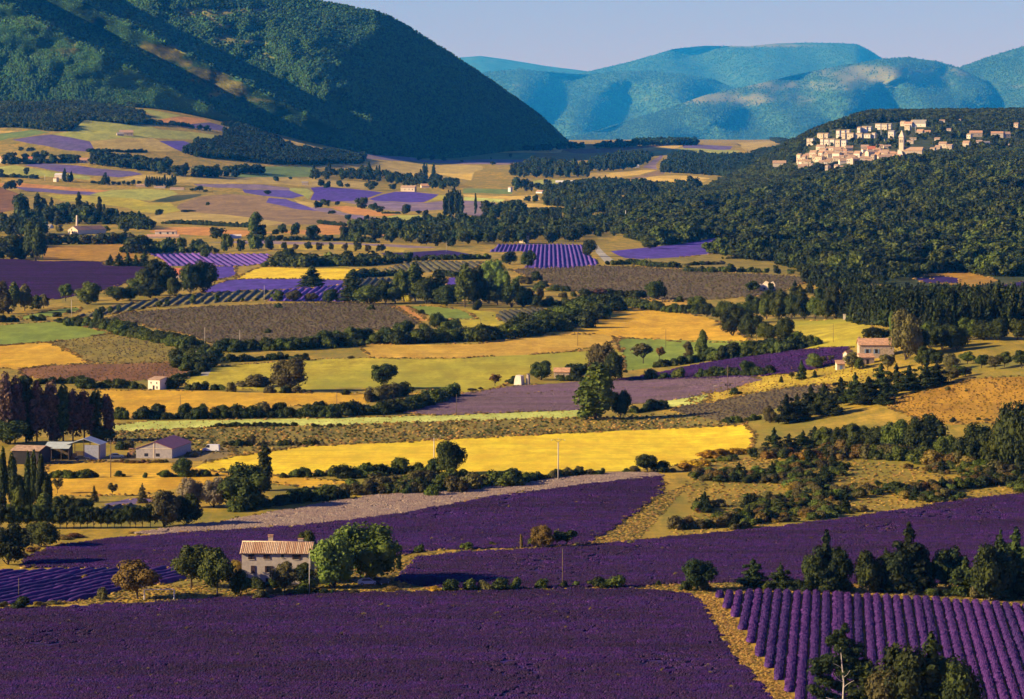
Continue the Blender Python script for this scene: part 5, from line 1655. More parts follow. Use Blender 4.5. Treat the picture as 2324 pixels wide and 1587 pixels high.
wood(hit(K('L', [(380, 790), (400, 670), (820, 570), (1150, 565), (1500, 568), (1860, 562), (2130, 590), (1900, 720), (1650, 850), (1450, 900), (1100, 900), (760, 830)]))[:, :2],
     'blue green wood along the valley stream below the village hill', 11, (9, 15), FARB + [PROTO['poplarfar'][0][1]], [LM['far'], LM['dark'], LM['mid']], (), .38, .9, 26)
wood(hit(K('L', [(1700, 410), (1720, 320), (1860, 230), (2324, 240), (2700, 260), (2650, 420), (2324, 445), (2000, 425)]))[:, :2],
     'far wood left of the hill village', 12, (10, 15), FARB + FIRS, [LM['far']], (), 1.0, .9, 27)
wood(hit(K('V', [(0, 1000), (-300, 900), (-200, 780), (0, 720), (300, 640), (520, 620), (700, 640), (560, 760), (480, 880), (500, 980), (300, 1000)]))[:, :2],
     'green trees on the slope left of the village houses', 8, (7, 11), FARB, [LM['dark'], LM['mid'], LM['far']], (), 1.3, .9, 28, extra=clear_of_houses)
wood(hit(K('V', [(100, 445), (250, 380), (600, 370), (1050, 400), (1100, 440), (900, 450), (650, 455), (300, 450)]))[:, :2],
     'dark wood behind the orange field by the village', 10, (8, 12), FARB, [LM['far'], LM['dark']], (), 1.6, .9, 29)

wood(hit(K('L', [(520, 134), (800, 130), (1100, 120), (1500, 98), (1800, 84), (2100, 84), (2100, 100), (1800, 102), (1500, 112), (1100, 138), (800, 146)]))[:, :2],
     'dark tree belt at the far end of the valley below the blue hills', 15, (10, 19), FARB, [LM['far'], LM['mtn2']], (), .55, 1.0, 33)
wood(hit(K('L', [(100, 150), (400, 152), (640, 150), (640, 166), (300, 168), (100, 165)]))[:, :2],
     'tree fringe at the right foot of the dark mountain', 14, (9, 16), FARB, [LM['far']], (), .7, 1.0, 34)
# ------------------------------------------------------------------ trees and shrubs, one by one
D_, M_, B_, O_, S_, P_ = 'dark', 'mid', 'bright', 'olive', 'silver', 'pine'

# --- near corner
def pale_pine():
    """tall pine whose bleached stem and dead limbs show through the crown"""
    p = gp(1911, 1640)
    rng = np.random.default_rng(71)
    root = empty('pine_tree', p - Vector((0, 0, .3)))
    tag(root, 'dark pine with a bleached pale trunk in front of the lavender rows', 'pine')
    m = MB()
    limb_mb(m, (0, 0, -.3), (.3, .2, 6.5), .20, .13, rng, .03, 8)
    limb_mb(m, (.3, .2, 6.5), (-.2, .3, 12), .13, .05, rng, .05, 7)
    for z, e, r in ((4.0, (-2.6, -.5, 4.3), .07), (4.6, (-1.6, -.8, 5.1), .06), (5.8, (1.8, -.8, 7.0), .06), (6.6, (-1.3, -.9, 8.2), .06), (7.4, (1.2, -.6, 8.6), .05), (8.2, (-1.4, -.5, 9.6), .05)):
        limb_mb(m, (.25, -.1, z), e, r, r * .35, rng, .1, 6)
    m.build('trunk', BARK_PALE, root, True)
    lobes = []
    for x, y, z, r, h in ((-1.6, .6, 10.2, 1.7, 1.3), (1.3, .7, 10.6, 1.7, 1.4), (0, .8, 12.6, 1.2, 1.2), (-.2, .6, 14.0, .8, 1.0), (3.0, .6, 9.6, 1.5, 1.1), (-3.2, .6, 8.8, 1.4, 1.2),
                          (1.4, 1.2, 8.2, 2.2, 1.3), (-2.2, 1.4, 7.0, 2.0, 1.2), (-3.4, .5, 5.6, 1.4, 1.0), (3.8, .9, 8.0, 1.4, .9), (.4, 1.6, 6.0, 2.2, 1.3), (-1.2, 1.5, 4.4, 2.2, 1.2),
                          (2.4, 1.0, 11.4, 1.3, 1.0), (-.8, .8, 13.2, 1.3, 1.1), (.6, .9, 13.3, 1.2, 1.0), (-3.0, 1.0, 10.2, 1.4, 1.1), (2.6, 1.2, 9.0, 1.9, 1.2), (-.4, 1.4, 9.2, 2.0, 1.4), (.2, .8, 15.0, .8, 1.0), (-2.8, .4, 3.6, 1.2, .8), (.9, .4, 11.9, 1.2, 1.0)):
        for k in range(3):
            lobes.append((x * 1.1 + rng.normal() * .5, y + 1.1 + rng.normal() * .5, z + rng.normal() * .35 - .6, r * rng.uniform(.6, .95), r * rng.uniform(.6, .95), h * rng.uniform(.55, .9)))
    c = link(bpy.data.objects.new('crown', crown_mesh('crown', lobes, 12000, .17, 72, core=.72, mat=LM['pine'], up=.3)), root)
    return root


pale_pine()
tree('broad', 'dark', 'I', 1320, 1765, 530, 330, 'tallest dark bush tree at the bottom edge before the lavender rows')
tree('pine', 'dark', 'I', 1450, 1775, 540, 330, 'dark ragged pine bush in the middle of the bottom edge clump')
tree('broad', 'olive', 'I', 1190, 1770, 400, 280, 'olive dark bush between pale trunk and tallest bush at the bottom')
tree('broad', 'dark', 'I', 1580, 1785, 440, 270, 'dark bush at the right end of the bottom edge clump')
tree('pine', 'dark', 'I', 1090, 1720, 330, 260, 'low dark pine touching the bottom edge beside the pale trunk')

# --- pines along the strip above the rows
trees('pine', [P_, D_], 'I', [(410, 938, 165, 125), (572, 952, 148, 115), (840, 962, 335, 180), (1185, 962, 240, 150), (1320, 962, 375, 220), (1650, 985, 215, 130), (1850, 1000, 370, 190), (1945, 965, 350, 200), (2080, 985, 330, 220)],
      'dark pine on the strip above the lavender rows', 'pines above the lavender rows')
trees('broad', [P_, D_], 'I', [(85, 955, 185, 190), (770, 964, 250, 160), (900, 964, 260, 150), (1080, 972, 250, 180), (1260, 966, 270, 190), (1400, 957, 255, 160), (1555, 957, 275, 190), (1790, 1016, 330, 220)],
      'dark rounded tree on the strip above the lavender rows', 'rounded trees above the lavender rows')
trees('shrub', [D_, O_, M_], 'I', [(500, 958, 62, 70), (650, 955, 75, 90), (720, 950, 60, 80), (950, 965, 90, 110), (1250, 965, 70, 110), (1330, 985, 40, 60), (1450, 985, 50, 120), (1530, 988, 45, 90), (1720, 1000, 90, 120), (20, 955, 70, 70), (130, 955, 60, 70)],
      'low bush among the pines above the lavender rows', 'bushes among the near pines')
trees('shrub', [D_, M_, O_], 'H', [(745, 1098, 100, 135), (862, 1093, 100, 115), (952, 1092, 78, 95), (1060, 1088, 92, 135), (1160, 1085, 92, 80)],
      'round bush in the clump right of the near farmhouse', 'bush clump right of the near farmhouse')
trees('shrub', [M_, D_], 'H', [(1330, 1076, 82, 82), (1478, 1072, 58, 60), (1562, 1066, 46, 55), (1705, 1072, 92, 120), (1810, 1072, 92, 150), (2110, 1055, 40, 40)],
      'single bush along the strip between the lavender fields', 'single bushes between the lavender fields')
tree('shrub', 'broom', 'H', 625, 1102, 55, 85, 'glowing yellow broom bush at the lavender edge')

# --- the near farm
tree('standard', 'golden', 'G', 915, 1256, 272, 275, 'round olive gold tree beside the football goal')
tree('standard', 'mid', 'G', 1270, 1182, 305, 260, 'dark green round tree left of the near farmhouse')
tree('standard', 'mid', 'G', 1445, 1242, 345, 240, 'tall green tree just left of the near farmhouse')
tree('broad', 'dark', 'G', 1600, 1238, 180, 130, 'dark upright bush at the left corner of the near farmhouse')
tree('broad', 'golden', 'G', 1575, 1130, 140, 90, 'golden bush at the left gable of the near farmhouse')
tree('standard', 'olive', 'X', 805, 925, 455, 330, 'olive tree in front of the near farmhouse')
tree('standard', 'dark', 'X', 1060, 860, 370, 270, 'dark small tree before the right half of the near farmhouse')
tree('shrub', 'mid', 'X', 1095, 935, 235, 340, 'wide round bush at the pole by the near farmhouse')
tree('shrub', 'olive', 'X', 472, 992, 150, 230, 'olive bush on the path before the near farmhouse')
tree('broad', 'mid', 'X', 1890, 770, 870, 760, 'huge green tree right of the near farmhouse')
tree('broad', 'bright', 'X', 1480, 850, 700, 520, 'yellow green tree against the right gable of the near farmhouse')
tree('broad', 'mid', 'X', 1110, 420, 360, 260, 'small green tree behind the near farmhouse roof')
tree('cypress', 'dark', 'H', 383, 952, 92, 36, 'small dark cypress on the lawn right of the huge tree')
hedge('X', [(300, 850), (520, 850), (740, 850)], 160, ['dark', 'mid'], 'dark hedge under the windows of the near farmhouse')
hedge('X', [(1230, 935), (1380, 945), (1520, 935)], 90, ['dark', 'olive'], 'low hedge below the huge tree')
trees('shrub', ['golden', O_], 'X', [(620, 920, 75, 140), (720, 915, 80, 110), (880, 910, 60, 110), (1740, 920, 50, 120), (2250, 880, 60, 200)], 'tuft of dry golden grass by the near farmhouse', 'dry grass tufts at the near farm')
trees('shrub', [M_, D_], 'H', [(368, 842, 72, 66), (520, 836, 62, 60), (830, 816, 56, 82), (1005, 790, 30, 40), (1260, 792, 66, 70)], 'small bush on the grass strip behind the right lavender', 'bushes on the grass strip')
tree('broad', 'golden', 'H', 1330, 805, 152, 130, 'golden olive tree on the grass strip between the purple fields')
tree('sapling', 'dark', 'H', 1500, 795, 115, 170, 'leaning dark bare tree on the grass strip')
tree('sapling', 'dark', 'H', 1432, 795, 95, 75, 'thin dark tree between golden tree and leaning tree')
tree('cypress', 'golden', 'H', 1195, 808, 95, 24, 'thin tan sapling left of the golden olive tree')
tree('broad', 'dark', 'G', 55, 1030, 275, 240, 'big dark bush at the left edge above the striped lavender')
tree('broad', 'mid', 'G', 275, 915, 175, 225, 'round green bush at the head of the purple field')
tree('shrub', 'dark', 'G', 140, 1322, 85, 140, 'dark bush at the left edge of the foreground lavender')
trees('shrub', ['golden', 'heath'], 'G', [(215, 945, 42, 95), (140, 985, 48, 100), (500, 850, 36, 130), (420, 862, 34, 100)], 'rusty dry grass clump by the left bushes', 'rusty grass clumps')
trees('shrub', [O_, 'golden'], 'G', [(690, 1260, 95, 70), (560, 1130, 40, 60), (20, 1310, 40, 60), (260, 1300, 30, 80), (350, 1292, 30, 90)], 'tuft at the edge of the striped lavender', 'tufts by the striped lavender')

# --- clipped row and garden on the left
trees('standard', D_, 'O', [(240, 1135, 330, 190), (360, 1133, 330, 190), (480, 1132, 320, 180), (590, 1130, 310, 180), (700, 1130, 300, 170), (800, 1130, 300, 170), (890, 1130, 300, 170), (980, 1128, 310, 170),
      (1070, 1128, 300, 170), (1160, 1126, 300, 170), (1250, 1126, 290, 170), (1340, 1126, 280, 170), (1430, 1124, 270, 160), (1520, 1124, 270, 160), (1610, 1124, 270, 160), (1725, 1122, 310, 170),
      (1800, 1120, 290, 150), (1890, 1115, 300, 150), (2000, 1112, 330, 160), (120, 1138, 330, 190), (10, 1140, 330, 190)],
      'dark tree in the clipped row with bare stems', 'clipped dark tree row')
trees('broad', D_, 'O', [(820, 960, 280, 260), (1000, 960, 260, 260), (1150, 950, 240, 220)], 'dark round tree behind the clipped row', 'dark trees behind the clipped row')
tree('column', 'bright', 'O', 585, 1000, 345, 240, 'bright yellow green tree behind the clipped row')
tree('shrub', 'bright', 'O', 120, 900, 120, 230, 'bright low bush at the feet of the left poplars')
trees('poplar', [D_, M_], 'O', [(40, 930, 870, 150), (150, 930, 810, 140), (370, 930, 810, 110), (450, 930, 850, 100), (525, 930, 800, 130), (610, 930, 560, 150)], 'tall dark poplar at the left edge before the sheds', 'poplars before the sheds')
tree('broad', 'mid', 'O', 255, 930, 520, 260, 'green tree between the tall left poplars')
tree('sapling', 'olive', 'O', 765, 660, 205, 160, 'fan shaped sapling in the orange wheat below the sheds')
tree('sapling', 'olive', 'O', 1490, 698, 182, 130, 'small round headed sapling in the orange wheat')
tree('fir', 'olive', 'O', 1250, 780, 215, 110, 'thin spindly fir beside the pale track')
tree('fir', 'olive', 'O', 1890, 790, 250, 110, 'spindly fir right of the small sapling')
tree('broad', 'olive', 'G', 1090, 778, 240, 205, 'olive brown tree at the end of the clipped row')
tree('broad', 'dark', 'G', 1240, 768, 210, 180, 'dark tree right of the olive brown tree')
tree('broad', 'silver', 'G', 1270, 650, 210, 150, 'silver grey willow left of the big dark tree')
tree('broad', 'silver', 'G', 1420, 650, 200, 170, 'second silver willow touching the big dark tree')
tree('broad', 'dark', 'G', 1610, 655, 295, 330, 'big dark tree below the tall cypress')
tree('cypress', 'dark', 'G', 1755, 540, 310, 105, 'tall dark cypress left of the golden wheat')
tree('broad', 'dark', 'G', 1218, 446, 125, 135, 'dark round tree in the hedge below the barn')
trees('shrub', D_, 'G', [(790, 446, 46, 62), (966, 452, 36, 50), (1090, 448, 42, 60)], 'small dark bush in the wheat below the barn', 'small bushes below the barn')
hedge('G', [(300, 452), (450, 456), (630, 450)], 58, ['dark', 'mid'], 'dark hedge below the open sheds')
hedge('G', [(1060, 448), (1250, 448), (1450, 440)], 46, ['dark', 'mid'], 'low hedge in the orange wheat below the barn')
hedge('G', [(1560, 680), (1800, 640), (2000, 615), (2267, 590)], 95, ['dark', 'dark', 'mid'], 'dark hedge above the grey mauve lavender')
hedge('G', [(1880, 452), (2050, 448), (2250, 440)], 58, ['mid', 'dark'], 'green hedge at the lower edge of the golden wheat')
hedge('H', [(0, 345), (250, 320), (480, 305), (660, 310)], 115, ['dark', 'dark', 'mid'], 'tall dark hedge around the round tree and the concrete pole')
hedge('H', [(0, 450), (300, 440), (700, 432), (1000, 395), (1200, 378)], 100, ['olive', 'mid', 'dark'], 'wild olive green hedge above the grey mauve lavender', rows=2)
hedge('H', [(200, 390), (500, 380), (800, 370)], 90, ['olive', 'mid'], 'olive thicket behind the wild hedge')
hedge('H', [(1190, 372), (1420, 340), (1560, 325), (1750, 318)], 58, ['dark', 'mid', 'olive'], 'low dark hedge right of the second concrete pole')
tree('broad', 'dark', 'H', 705, 318, 228, 215, 'round dark tree beside the first concrete pole')
trees('shrub', [D_, O_], 'H', [(815, 315, 40, 45), (1185, 350, 70, 40), (1945, 305, 52, 100), (1895, 305, 36, 50), (2115, 300, 85, 110), (2200, 300, 30, 60)], 'small bush at the lower edge of the golden wheat', 'bushes at the golden wheat')
tree('broad', 'dark', 'H', 2035, 300, 125, 150, 'dark spreading tree at the right end of the golden wheat')

# --- rusty poplar row and hedges of the middle ground
trees('column', ['brown', 'brown', D_], 'G', [(35, 225, 470, 130), (100, 222, 440, 120), (172, 218, 430, 120), (245, 216, 395, 120), (345, 213, 400, 130), (420, 211, 370, 120), (485, 210, 340, 120), (560, 208, 335, 120), (640, 205, 330, 120), (705, 203, 300, 110)],
      'rusty brown poplar in the row behind the sheds', 'rusty poplar row')
tree('broad', 'bright', 'G', 690, 205, 92, 130, 'bright green bush at the right end of the rusty poplars')
tree('broad', 'dark', 'G', 60, 230, 185, 240, 'dark bush with bright top at the left edge by the sheds')
hedge('D', [(785, 1425), (1100, 1425), (1400, 1422), (1700, 1416), (2267, 1412)], 82, ['dark'], 'long dark hedge above the pale cream strip')
hedge('D', [(1600, 1400), (1900, 1395), (2267, 1390)], 85, ['dark', 'dark', 'olive'], 'taller right part of the long dark hedge')
trees('broad', D_, 'D', [(1050, 1418, 98, 95), (1225, 1415, 105, 70), (1340, 1415, 95, 90), (1480, 1412, 85, 90)], 'dark tree standing in the long dark hedge', 'trees in the long hedge')
hedge('E', [(0, 1175), (300, 1165), (450, 1140), (600, 1095), (760, 1040)], 88, ['dark', 'dark', 'mid'], 'dark hedge climbing to the mauve lavender field')
hedge('E', [(160, 1085), (300, 1060), (450, 1040)], 95, ['olive', 'dark'], 'olive bushes behind the climbing hedge')
hedge('G', [(1390, 118), (1600, 114), (1980, 110)], 30, ['dark'], 'thin dark hedge below the cream strip')
hedge('G', [(1480, 245), (1750, 240), (2090, 238)], 44, ['dark', 'olive'], 'low dark hedge above the golden wheat')
tree('broad', 'olive', 'G', 1665, 240, 68, 70, 'small olive tree in the low hedge above the golden wheat')
trees('shrub', [D_, O_], 'G', [(2090, 118, 30, 50), (2190, 116, 28, 45), (2260, 112, 26, 40), (800, 265, 60, 90), (850, 260, 70, 110)], 'dot of dark bush on the fallow strip', 'bushes on the fallow strip')
hedge('D', [(530, 1222), (700, 1218), (960, 1222)], 70, ['dark', 'mid'], 'dark hedge left of the small white hut')
hedge('D', [(1250, 1232), (1380, 1232), (1480, 1232)], 56, ['dark', 'mid'], 'low bushes right of the small white hut')
hedge('D', [(140, 1195), (300, 1190), (480, 1188), (540, 1190)], 55, ['dark'], 'dark hedge behind the rusty poplars')
tree('shrub', 'dark', 'D', 1140, 1220, 92, 170, 'dark bush hugging the right wall of the small white hut')
tree('shrub', 'olive', 'D', 1537, 1242, 78, 76, 'olive round bush in the orange wheat field')
tree('shrub', 'olive', 'D', 1705, 1208, 98, 225, 'big dome shaped bush on the yellow meadow')
tree('broad', 'olive', 'D', 1925, 1238, 225, 215, 'spreading olive tree on the yellow meadow')
hedge('D', [(1750, 1250), (1880, 1252), (2000, 1250)], 48, ['dark', 'olive'], 'undergrowth below the spreading olive tree')
tree('standard', 'dark', 'E', 283, 998, 168, 200, 'flat topped lone oak on the yellow meadow')
tree('shrub', 'dark', 'E', 30, 1036, 46, 62, 'small lone bush left of the flat topped oak')
tree('sapling', 'heath', 'E', 1022, 978, 82, 75, 'reddish bare sapling left of the white ruin')
tree('broad', 'dark', 'E', 1330, 938, 132, 135, 'dark tree between the white ruin and the stone shed')
tree('shrub', 'dark', 'E', 1145, 962, 62, 80, 'dark bush left of the white ruin')
trees('shrub', O_, 'E', [(870, 1008, 20, 50), (925, 998, 18, 34), (1095, 955, 22, 18), (60, 795, 22, 40)], 'tiny bush on the meadow edge', 'tiny meadow edge bushes')
hedge('E', [(1440, 945), (1520, 945), (1600, 945)], 52, ['mid', 'dark'], 'bushes before the small stone shed')
hedge('E', [(1520, 910), (1600, 900), (1680, 895)], 80, ['dark'], 'dark bushes right of the small stone shed')
tree('broad', 'olive', 'E', 1740, 935, 265, 200, 'tall olive green tree behind the big poplar')
tree('broad', 'dark', 'E', 1810, 945, 190, 130, 'dark tree right of the tall olive green tree')
tree('column', 'mid', 'E', 1690, 1198, 368, 205, 'big bright poplar in the centre of the picture')
tree('broad', 'dark', 'E', 1855, 1188, 185, 125, 'dark rounded tree right of the big poplar')
hedge('E', [(1940, 1160), (2050, 1140), (2165, 1120)], 72, ['dark'], 'dark low hedge right of the big poplar')
tree('sapling', 'olive', 'E', 2005, 828, 142, 150, 'round lone tree on the green meadow')
tree('sapling', 'heath', 'E', 2112, 802, 88, 70, 'small reddish lone tree on the green meadow')
hedge('E', [(2060, 858), (2267, 835), (2440, 805)], 55, ['dark', 'mid'], 'dark hedge along the green meadow')
trees('shrub', [D_, M_], 'E', [(1890, 888, 20, 40), (2040, 935, 85, 115), (2145, 932, 52, 80), (2240, 928, 82, 90)], 'round bush above the mauve lavender', 'bushes above the mauve lavender')
hedge('E', [(40, 695), (250, 694), (500, 692), (700, 685), (900, 672), (1100, 658), (1310, 628)], 92, ['dark', 'dark', 'mid'], 'long dark hedge along the golden harvest field', rows=2)
trees('broad', [M_, D_], 'E', [(85, 695, 115, 105), (170, 690, 105, 100), (420, 685, 145, 140), (545, 685, 125, 100), (290, 690, 95, 100)], 'tree rising from the long golden field hedge', 'trees in the golden field hedge')
tree('broad', 'dark', 'E', 640, 600, 118, 105, 'dark lone tree at the soil strip')
tree('shrub', 'dark', 'E', 530, 500, 36, 40, 'small dark bush at the soil strip')
hedge('E', [(1300, 620), (1400, 590), (1500, 560), (1600, 520), (1680, 490), (1760, 460)], 108, ['dark', 'dark', 'mid'], 'thick dark hedge casting shadows on the upper golden field', rows=2)
trees('broad', D_, 'E', [(1695, 470, 110, 130), (1380, 615, 120, 130), (1450, 590, 105, 110), (1740, 455, 60, 70)], 'tree in the thick shadow casting hedge', 'trees in the shadow casting hedge')
hedge('E', [(700, 620), (720, 600)], 90, ['dark', 'mid'], 'dark bushes below the yellow green meadow')
# --- park in the middle
tree('fir', 'dark', 'E', 75, 415, 195, 160, 'dark broad conifer at the left end of the park')
tree('broad', 'mid', 'E', 190, 432, 125, 175, 'rounded tree right of the broad conifer in the park')
tree('broad', 'dark', 'E', 295, 425, 160, 110, 'dark tree before the pale rows in the park')
tree('broad', 'mid', 'E', 360, 430, 120, 110, 'green tree left of the yellow bush')
tree('broad', 'mid', 'E', 415, 420, 225, 110, 'green park tree behind the yellow bush')
tree('column', 'mid', 'E', 490, 420, 262, 125, 'tall light green tree above the yellow bush')
tree('shrub', 'yellow', 'E', 448, 415, 98, 92, 'bright yellow bush in the dark park')
trees('broad', [D_, D_, M_], 'E', [(560, 432, 190, 150), (700, 445, 140, 150), (905, 440, 255, 140), (1130, 455, 190, 175), (1205, 450, 130, 140), (980, 430, 170, 130), (1040, 440, 140, 130), (770, 430, 150, 110)], 'dark tree in the heart of the park', 'dark park trees')
tree('fir', 'dark', 'E', 650, 430, 225, 160, 'dark layered cedar in the park')
tree('column', 'mid', 'E', 820, 455, 290, 130, 'tallest grey green tree of the park')
tree('broad', 'bright', 'E', 1000, 320, 195, 160, 'bright green tree behind the tallest park tree')
tree('broad', 'bright', 'E', 1060, 385, 180, 120, 'sunlit rounded tree right in the park')
tree('shrub', 'dark', 'E', 905, 472, 74, 75, 'dark bush below the tallest park tree')
tree('broad', 'dark', 'E', 1120, 170, 90, 110, 'dark tree left of the bright striped lavender')
tree('broad', 'dark', 'E', 1238, 192, 118, 95, 'dark tree at the corner of the bright striped lavender')
tree('shrub', 'dark', 'E', 200, 472, 42, 52, 'small dark bush on the brown field below the park')
hedge('E', [(100, 262), (250, 250), (380, 244)], 42, ['dark'], 'dark hedge behind the pale rows')
hedge('E', [(610, 245), (700, 248), (770, 256)], 42, ['dark'], 'short dark hedge behind the cedar')
trees('shrub', [M_, O_, D_], 'E', [(1180, 290, 50, 90), (1240, 300, 60, 110), (1290, 280, 80, 80), (1340, 320, 50, 90), (1310, 350, 60, 90), (1430, 345, 50, 110), (1500, 350, 45, 90), (1470, 390, 40, 80), (1320, 400, 90, 50), (1540, 385, 40, 60)],
      'orchard bush right of the park', 'orchard bushes right of the park')
hedge('E', [(1240, 440), (1400, 450), (1550, 450), (1640, 445)], 72, ['dark', 'mid'], 'dark hedge below the orchard')
tree('shrub', 'brown', 'E', 1685, 392, 70, 150, 'plum coloured round bush at the brown field')
hedge('E', [(1760, 390), (1850, 390), (1960, 392), (2010, 392)], 62, ['dark'], 'dark clipped hedge at the lower edge of the brown field')
tree('broad', 'dark', 'E', 1610, 395, 70, 80, 'dark bush left of the plum coloured bush')
tree('broad', 'dark', 'E', 2098, 402, 125, 140, 'rounded dark tree below the brown field')
tree('shrub', 'dark', 'E', 2245, 420, 50, 60, 'small bush right of the rounded dark tree')
hedge('E', [(1850, 430), (1950, 452), (2060, 472), (2267, 495), (2380, 500)], 60, ['dark', 'mid'], 'dark hedge above the upper golden field')

# --- left of the middle
trees('fir', D_, 'D', [(732, 406, 72, 55), (790, 413, 88, 68), (850, 411, 98, 62), (902, 413, 80, 60), (958, 413, 98, 68)], 'dark small conifer in the row above the left lavender', 'conifer row above the left lavender')
tree('broad', 'dark', 'D', 80, 362, 170, 200, 'wide dark tree at the left edge above the lavender')
tree('broad', 'dark', 'D', 232, 378, 275, 150, 'tall dark tree casting long shadows on the ochre field')
tree('broad', 'dark', 'D', 925, 325, 122, 165, 'dark round tree above the conifer row')
hedge('D', [(1010, 320), (1150, 318), (1300, 320), (1430, 318)], 68, ['dark', 'dark', 'mid'], 'dark thicket behind the striped lavender')
tree('broad', 'mid', 'D', 1360, 355, 66, 60, 'small green tree inside the striped lavender')
trees('broad', [D_, D_, M_], 'D', [(1060, 605, 258, 170), (930, 605, 165, 150), (1145, 608, 125, 110), (1265, 585, 195, 140), (1355, 582, 215, 140), (780, 640, 105, 145), (865, 635, 90, 100), (1000, 620, 110, 130)], 'dark tree around the red roofed house', 'trees around the red roofed house')
tree('broad', 'bright', 'D', 580, 662, 150, 165, 'yellow topped round tree below the left lavender')
tree('standard', 'mid', 'D', 437, 642, 120, 100, 'small round headed tree left of the yellow topped tree')
trees('column', [O_, M_], 'D', [(20, 725, 215, 95), (92, 710, 195, 90), (165, 705, 178, 85), (240, 695, 95, 70), (290, 688, 95, 60)], 'olive green poplar at the left edge below the lavender', 'olive poplars at the left edge')
hedge('D', [(-60, 782), (60, 780), (130, 776)], 50, ['dark'], 'dark bush line at the left edge under the olive poplars')
trees('shrub', D_, 'D', [(230, 772, 44, 70), (280, 768, 46, 70), (370, 746, 40, 70), (455, 722, 32, 45), (392, 784, 40, 70), (465, 788, 46, 90)], 'round dark bush near the concrete pole on the left', 'dark bushes near the left pole')
hedge('D', [(500, 798), (650, 815), (830, 852), (1000, 895), (1150, 925), (1275, 955)], 68, ['mid', 'dark', 'mid'], 'long green hedge sloping to the bending lane', rows=2)
tree('broad', 'dark', 'D', 655, 815, 140, 66, 'narrow dark tree at the start of the sloping hedge')
tree('broad', 'dark', 'D', 810, 842, 70, 66, 'tree in the sloping hedge')
trees('broad', [D_, M_], 'D', [(680, 720, 46, 36), (735, 725, 55, 30), (790, 718, 60, 32), (870, 706, 28, 22), (948, 698, 24, 20), (1055, 682, 48, 36), (1110, 676, 56, 30), (1280, 662, 66, 40), (1340, 652, 24, 28), (1440, 648, 56, 34), (1525, 648, 30, 26), (1610, 643, 24, 24), (1700, 641, 22, 30)],
      'small tree on the line above the big brown field', 'small trees above the big brown field')
trees('shrub', D_, 'D', [(1850, 688, 44, 48), (1780, 852, 38, 46)], 'dark bush dot on the big brown field', 'bush dots on the brown field')
trees('broad', [M_, O_, O_, D_], 'D', [(1840, 642, 74, 84), (1950, 643, 80, 95), (2070, 643, 62, 95), (2198, 655, 98, 100)], 'round tree along the top of the brown field', 'round trees above the brown field')
tree('fir', 'dark', 'D', 2070, 548, 140, 150, 'lone dark conifer on the golden wheat and lavender')
hedge('D', [(1420, 978), (1600, 972), (1800, 965), (2000, 958), (2130, 950), (2300, 935)], 82, ['dark', 'dark', 'mid'], 'dark hedge below the big brown field', rows=2)
hedge('D', [(1480, 1045), (1600, 1042), (1750, 1035), (1900, 1025), (2010, 1035)], 48, ['dark'], 'low dark hedge at the top of the yellow meadow')
tree('broad', 'dark', 'D', 2170, 950, 120, 110, 'round dark tree in the hedge below the brown field')
hedge('D', [(1285, 1000), (1300, 1050), (1310, 1110)], 85, ['mid', 'dark'], 'green hedge beside the bending lane', rows=2)
hedge('D', [(1150, 1165), (1250, 1140), (1320, 1125)], 36, ['dark'], 'low hedge at the foot of the red brown field')
hedge('D', [(1780, 412), (1950, 412), (2150, 408), (2300, 400), (2500, 390)], 92, ['dark', 'mid'], 'dark tree hedge behind the golden striped wheat', rows=2)
hedge('B', [(450, 1052), (600, 1050), (800, 1046), (990, 1040)], 38, ['dark', 'mid'], 'low hedge above the olive rows')
tree('broad', 'dark', 'D', 1900, 402, 120, 130, 'tall dark tree in the hedge behind the golden wheat')
hedge('B', [(60, 1175), (150, 1160), (220, 1150)], 60, ['dark'], 'dark bushes left of the pale rows')

# --- middle tree belt and the factory
grove('B', [(0, 930), (60, 850), (300, 830), (520, 830), (680, 800), (1000, 790), (1300, 780), (1480, 820), (1600, 860), (1600, 935), (1000, 945), (700, 960), (300, 935)], 21, 'broadfar', ['dark', 'mid', 'far', 'dark'], (8, 14),
      'blue green tree in the wide belt across the middle valley', 'wide tree belt across the middle valley', .95)
trees('poplarfar', ['far', M_], 'M', [(1720 + i * 62, 1010 - (i % 3) * 8, 130 + (i * 37) % 50, 26) for i in range(10)], 'slim poplar in the row at the front of the tree belt', 'slim poplars of the tree belt')
trees('broadfar', ['far', M_, D_], 'M', [(560, 1030, 110, 120), (690, 1020, 100, 120), (850, 1000, 110, 140), (1010, 1000, 150, 170), (1180, 1020, 170, 180), (1430, 1010, 110, 130), (50, 1110, 170, 150), (200, 1110, 70, 120)], 'round tree in the belt right of the orange ploughed field', 'round trees by the orange field')
tree('column', 'mid', 'D', 1700, 215, 165, 95, 'tall grey green poplar standing alone by the orange fields')
trees('broadfar', [D_, 'far'], 'D', [(1440, 225, 80, 110), (1740, 215, 90, 70), (1880, 205, 80, 60), (1960, 205, 90, 70), (2080, 220, 90, 90), (1500, 240, 50, 60), (1830, 200, 40, 60)], 'tree along the orange fields', 'trees along the orange fields')
hedge('D', [(1070, 128), (1200, 128), (1400, 140), (1600, 150), (1680, 155)], 34, ['far', 'dark'], 'dark far hedge above the orange ploughed field')
hedge('D', [(1640, 240), (1850, 240), (2050, 238), (2267, 240), (2500, 255)], 40, ['dark', 'far'], 'hedge in front of the orange fields')
trees('broadfar', [D_, M_], 'D', [(1130, 310, 95, 90), (1200, 300, 85, 70), (1310, 300, 75, 90), (1500, 310, 120, 80), (1600, 310, 85, 70), (1700, 300, 105, 110), (1790, 300, 75, 60)], 'dark tree between striped lavender and orange field', 'trees behind the striped lavender')
